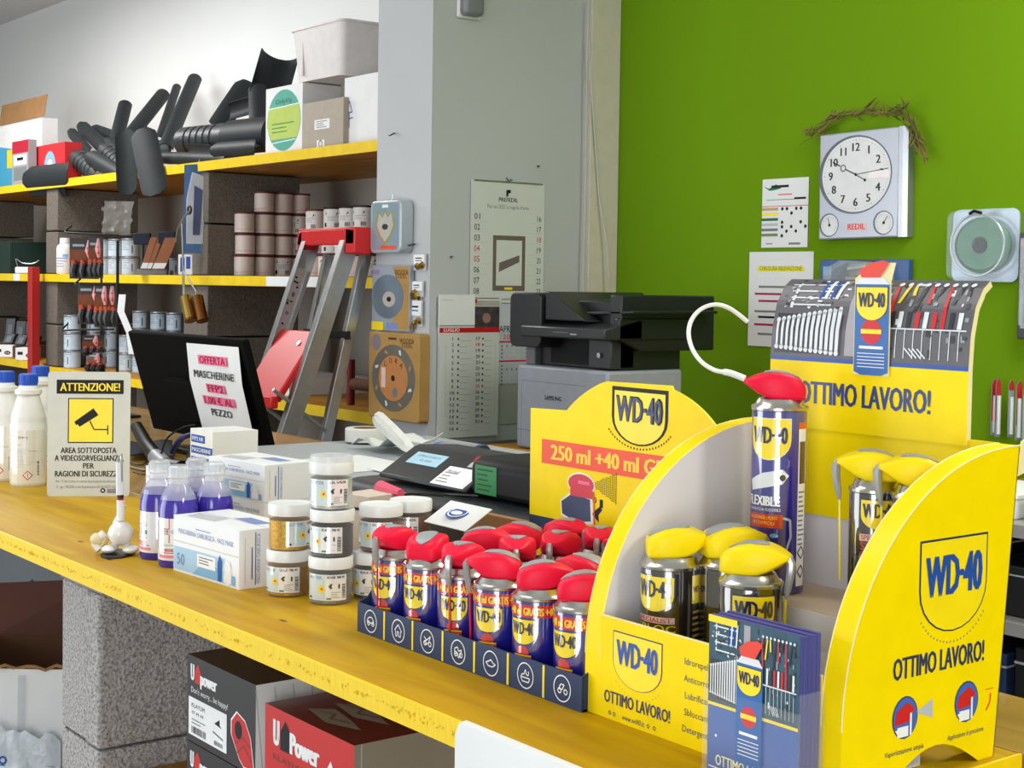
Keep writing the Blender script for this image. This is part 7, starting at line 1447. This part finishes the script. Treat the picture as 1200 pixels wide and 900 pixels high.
for gx, lbl, an in ((w*.145, 'left', 105), (w*.83, 'right', 55)):
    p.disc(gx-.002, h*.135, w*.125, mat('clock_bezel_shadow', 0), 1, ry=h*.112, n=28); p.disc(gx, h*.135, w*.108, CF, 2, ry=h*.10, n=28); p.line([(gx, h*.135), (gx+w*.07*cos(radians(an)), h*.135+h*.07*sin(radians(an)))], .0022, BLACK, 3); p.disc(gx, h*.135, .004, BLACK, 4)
    for k in range(18): th = radians(-40+260*k/17); p.disc(gx+w*.085*cos(th), h*.135+h*.078*sin(th), .0012, GREY, 3, n=6)
p.rect(w*.36, w*.62, h*.075, h*.14, mat('clock_pink_plate', (225, 190, 190), .5), 1); p.text('REDIL', w*.49, h*.085, .015, RED, w=w*.22, b=.03); p.build(t, 'dial_print')
# dried plant garland
rn = random.Random(12); b = B(); G1, G2 = mat('dried_stem', (128, 112, 60), .8), mat('dried_leaf', (92, 92, 44), .8)
path = [aty(x, y, YG-.03) for x, y in ((948, 158), (965, 150), (985, 136), (1010, 132), (1035, 132), (1055, 133), (1070, 148), (1076, 165), (1086, 186))]
sm = smooth(path, 5)
for k in range(len(sm)-1): pass
b.tube(sm, .004, G1, 6)
for k in range(150):
    q = sm[rn.randrange(len(sm))]+V((rn.uniform(-.01, .01), rn.uniform(-.012, .012), rn.uniform(-.012, .014))); i = min(range(len(sm)), key=lambda i_: (sm[i_]-q).length); tg = (sm[min(i+1, len(sm)-1)]-sm[max(i-1, 0)]).normalized()
    d = (tg*rn.choice((-1, 1, 1))+V((rn.uniform(-.5, .5), rn.uniform(-.4, .1), rn.uniform(-.5, .7)))).normalized()*rn.uniform(.015, .055); b.tube([q, q+d*.5+V((0, 0, rn.uniform(-.004, .004))), q+d], [.0012, rn.choice((.0022, .0035, .0012)), .0004], rn.choice((G1, G2)), 4)
for x0, y0, x1, y1 in ((1035, 133, 1032, 118), (1040, 134, 1037, 124), (1072, 160, 1090, 186), (1062, 135, 1070, 150)): b.tube([aty(x0, y0, YG-.03), aty(x1, y1, YG-.03)], [.0018, .0006], G1, 4)
tag(b.build('dried_garland'), 'garland of dried brown twigs and leaves draped over the clock', 'garland')
# blue blister pack behind the header
t, w, h = onG('blister_pack', 'blue and clear blister pack on the green wall behind the red cap of the header', 'blister pack', 960, 304, 1064, 345, .02)
B().box(0, w, 0, .018, 0, h, mat('pack_navy', (52, 86, 140), .35, var=(8, .4))).build('backing_card', t, bevel=.002); B().prism([(w*.1, .0), (w*.9, 0), (w*.82, h*.9), (w*.3, h*.98), (w*.12, h*.7)], (0, 0, 0), (1, 0, 0), (0, 0, 1), (0, -.03, 0), BLS).build('blister', t, bevel=.006)
B().tube([(w*.4, -.01, h*.72), (w*.62, -.012, h*.8)], .018, CHROME, 12).build('steel_part', t); p = Pr(lambda u, v, hh: V((u, -hh, v))); p.rect(w*.04, w*.14, h*.55, h*.8, LBLUE, 1); p.rect(w*.3, w*.6, h*.1, h*.5, mat('pack_tan', (190, 160, 130), .5), 1); p.rect(w*.1, w*.2, h*.2, h*.4, WHITE, 1); p.build(t)
# wheel in clear blister
t, w, h = onG('blister_pack', 'green grinding wheel in a shiny clear blister pack, right part of the green wall', 'blister pack', 1104, 244, 1182, 330, .045)
B().prism(rr(w, h, .02), (0, .044, 0), (1, 0, 0), (0, 0, 1), (0, -.006, 0), mat('pack_pale_grey', (168, 180, 196), .3, .3, var=(20, .25))).build('backing_card', t)
B().lathe([(.0, 0), (w*.40, 0), (w*.42, .012), (w*.36, .02), (0, .02)], mat('wheel_green', (62, 122, 92), .4), 36, (w*.5, .038, h*.5), Matrix(((1, 0, 0), (0, 0, -1), (0, h/w*.92, 0)))).build('grinding_wheel', t); B().lathe([(.01, .02), (.02, .02), (.02, .026), (.01, .026), (.01, .02)], BLACK, 20, (w*.5, .038, h*.5), Matrix(((1, 0, 0), (0, 0, -1), (0, 1, 0)))).build('wheel_hub', t)
b = B(); P0 = rr(w, h, .02, 5); k = len(P0); rg = [(1, .038), (.99, .03), (.93, .004), (.88, 0)]; b.add([V((w*.5+(x-w*.5)*s, y, h*.5+(z-h*.5)*s)) for s, y in rg for x, z in P0], [(j*k+i, j*k+(i+1) % k, (j+1)*k+(i+1) % k, (j+1)*k+i) for j in range(3) for i in range(k)]+[list(range(3*k, 4*k))], mat('blister_shiny', (215, 228, 235), .06, alpha=.16, coat=1, bump=(14, 1, .012))); b.build('blister', t, ang=20)
for s, r_ in (((0, 1)), ((1, 1))): pass
B().tube([V((w*.5+w*.4*cos(2*pi*q/30), .006, h*.5+h*.42*sin(2*pi*q/30))) for q in range(31)], .003, BLG, 6).build('moulded_ring', t); B().tube([V((w*.4, .0, h*.93)), V((w*.5, -.01, h*.96)), V((w*.58, .0, h*.93))], .004, BLACK, 6).build('hanging_hook', t)
# packet cut off by the right frame edge
t, w, h = onG('blister_pack', 'grey packaged tool cut off by the right edge of the photo', 'blister pack', 1191, 272, 1232, 398, .03)
B().box(0, w, 0, .028, 0, h, mat('pack_slate', (74, 78, 84), .5)).build('backing_card', t, bevel=.004); B().box(w*.1, w*.8, -.015, 0, h*.12, h*.95, BLS).build('blister', t, bevel=.006); B().box(w*.2, w*.7, -.01, 0, h*.5, h*.9, mat('tool_taupe', (120, 104, 92), .6, bump=(80, .8))).build('tool', t); Pr(lambda u, v, hh: V((u, -hh, v))).rect(w*.05, w*.5, h*.86, h*.9, RED).rect(w*.1, w*.7, h*.1, h*.14, LGREY).build(t)
# red handled tools bundled on the wall at right
YT = 3.135
for k, (x0, y0, x1, y1, lab) in enumerate(((1161, 444, 1171, 510, 'red and silver packed blade hanging right of the display header, inner one'), (1166, 443, 1174, 512, 'red and silver packed blade just behind the inner one'), (1181, 445, 1190, 512, 'pale grey packed blade with red top, near the right edge'), (1190, 446, 1199, 516, 'red packed blade at the right frame edge'), (1198, 450, 1212, 520, 'last packed blade cut off by the right frame edge'))):
    a, c = aty(x0, y1, YT-.01*k), aty(x1, y0, YT-.01*k); w, h = (c-a).dot(RT), c.z-a.z; t = thing('packed_blade', lab, 'tool', (a.x, a.y, a.z), rx)
    red = k in (0, 1, 3); B().prism([(0, 0), (w, 0), (w, h*.9), (w*.5, h), (0, h*.9)], (0, 0, 0), (1, 0, 0), (0, 0, 1), (0, .006, 0), mat('pack_silver_blue', (170, 180, 190), .35, .3, var=(15, .2))).build('sleeve', t); B().prism([(0, h*(.25 if red else .82)), (w, h*(.25 if red else .82)), (w, h*.9), (w*.5, h), (0, h*.9)], (0, -.002, 0), (1, 0, 0), (0, 0, 1), (0, .002, 0), mat('tool_red', (175, 28, 30), .4)).build('red_top', t)
    B().tube([(w*.5, -.006, h*.05), (w*.5, -.006, h*.7)], .005, STL, 6).build('blade', t)
# right hand rack with boxes, seen past the stand
t = thing('wall_rack', 'dark shelving with stacked books and boxes behind the right side of the stand', 'shelf', (-1.55, 2.6, 0)); r0 = t.location
for z in (.52, .74, .93): B().box(-2.05, -.6, 2.5, 3.1, z, z+.025, mat('rack_grey_board', (150, 148, 146), .5)).shift(r0).build('board', t)
B().box(-2.05, -.6, 3.1, 3.14, 0, .955, mat('rack_back', (52, 46, 44), .6)).shift(r0).build('back_panel', t); B().box(-2.07, -2.05, 2.5, 3.14, 0, .955, woodU).shift(r0).build('side_panel', t); B().box(-.6, -.58, 2.5, 3.14, 0, .955, woodU).shift(r0).build('side_panel', t)
rn = random.Random(9); n = 0
for z, hh in ((.545, .19), (.765, .16), (.955, .08)):
    x = -2.0
    while x < -.8:
        w = rn.uniform(.10, .22); h = hh*rn.uniform(.45, .9); mt_ = rn.choice((BLKPL, DGREY, mat('rack_blue_box', (40, 60, 95), .5), WCARD, DKCARD)); q = thing('storage_box', '%s box on the %s board of the dark rack, %s from left' % ({'black_plastic': 'black', 'dark_grey_plastic': 'dark grey', 'rack_blue_box': 'navy', 'white_cardboard': 'white', 'dark_cardboard': 'brown'}[mt_.name], {.545: 'lower', .765: 'middle', .955: 'top'}[z], words[n % 8]), 'box', (x+w/2, 2.7, z+.0005)); n += 1
        B().box(-w/2, w/2, -.15, .15, 0, h, mt_).build('box_body', q, bevel=.003); B().box(-w/2-.001, w/2+.001, -.151, .151, h*.8, h*.83, LGREY).build('lid_line', q); x += w+.02
    n = 0
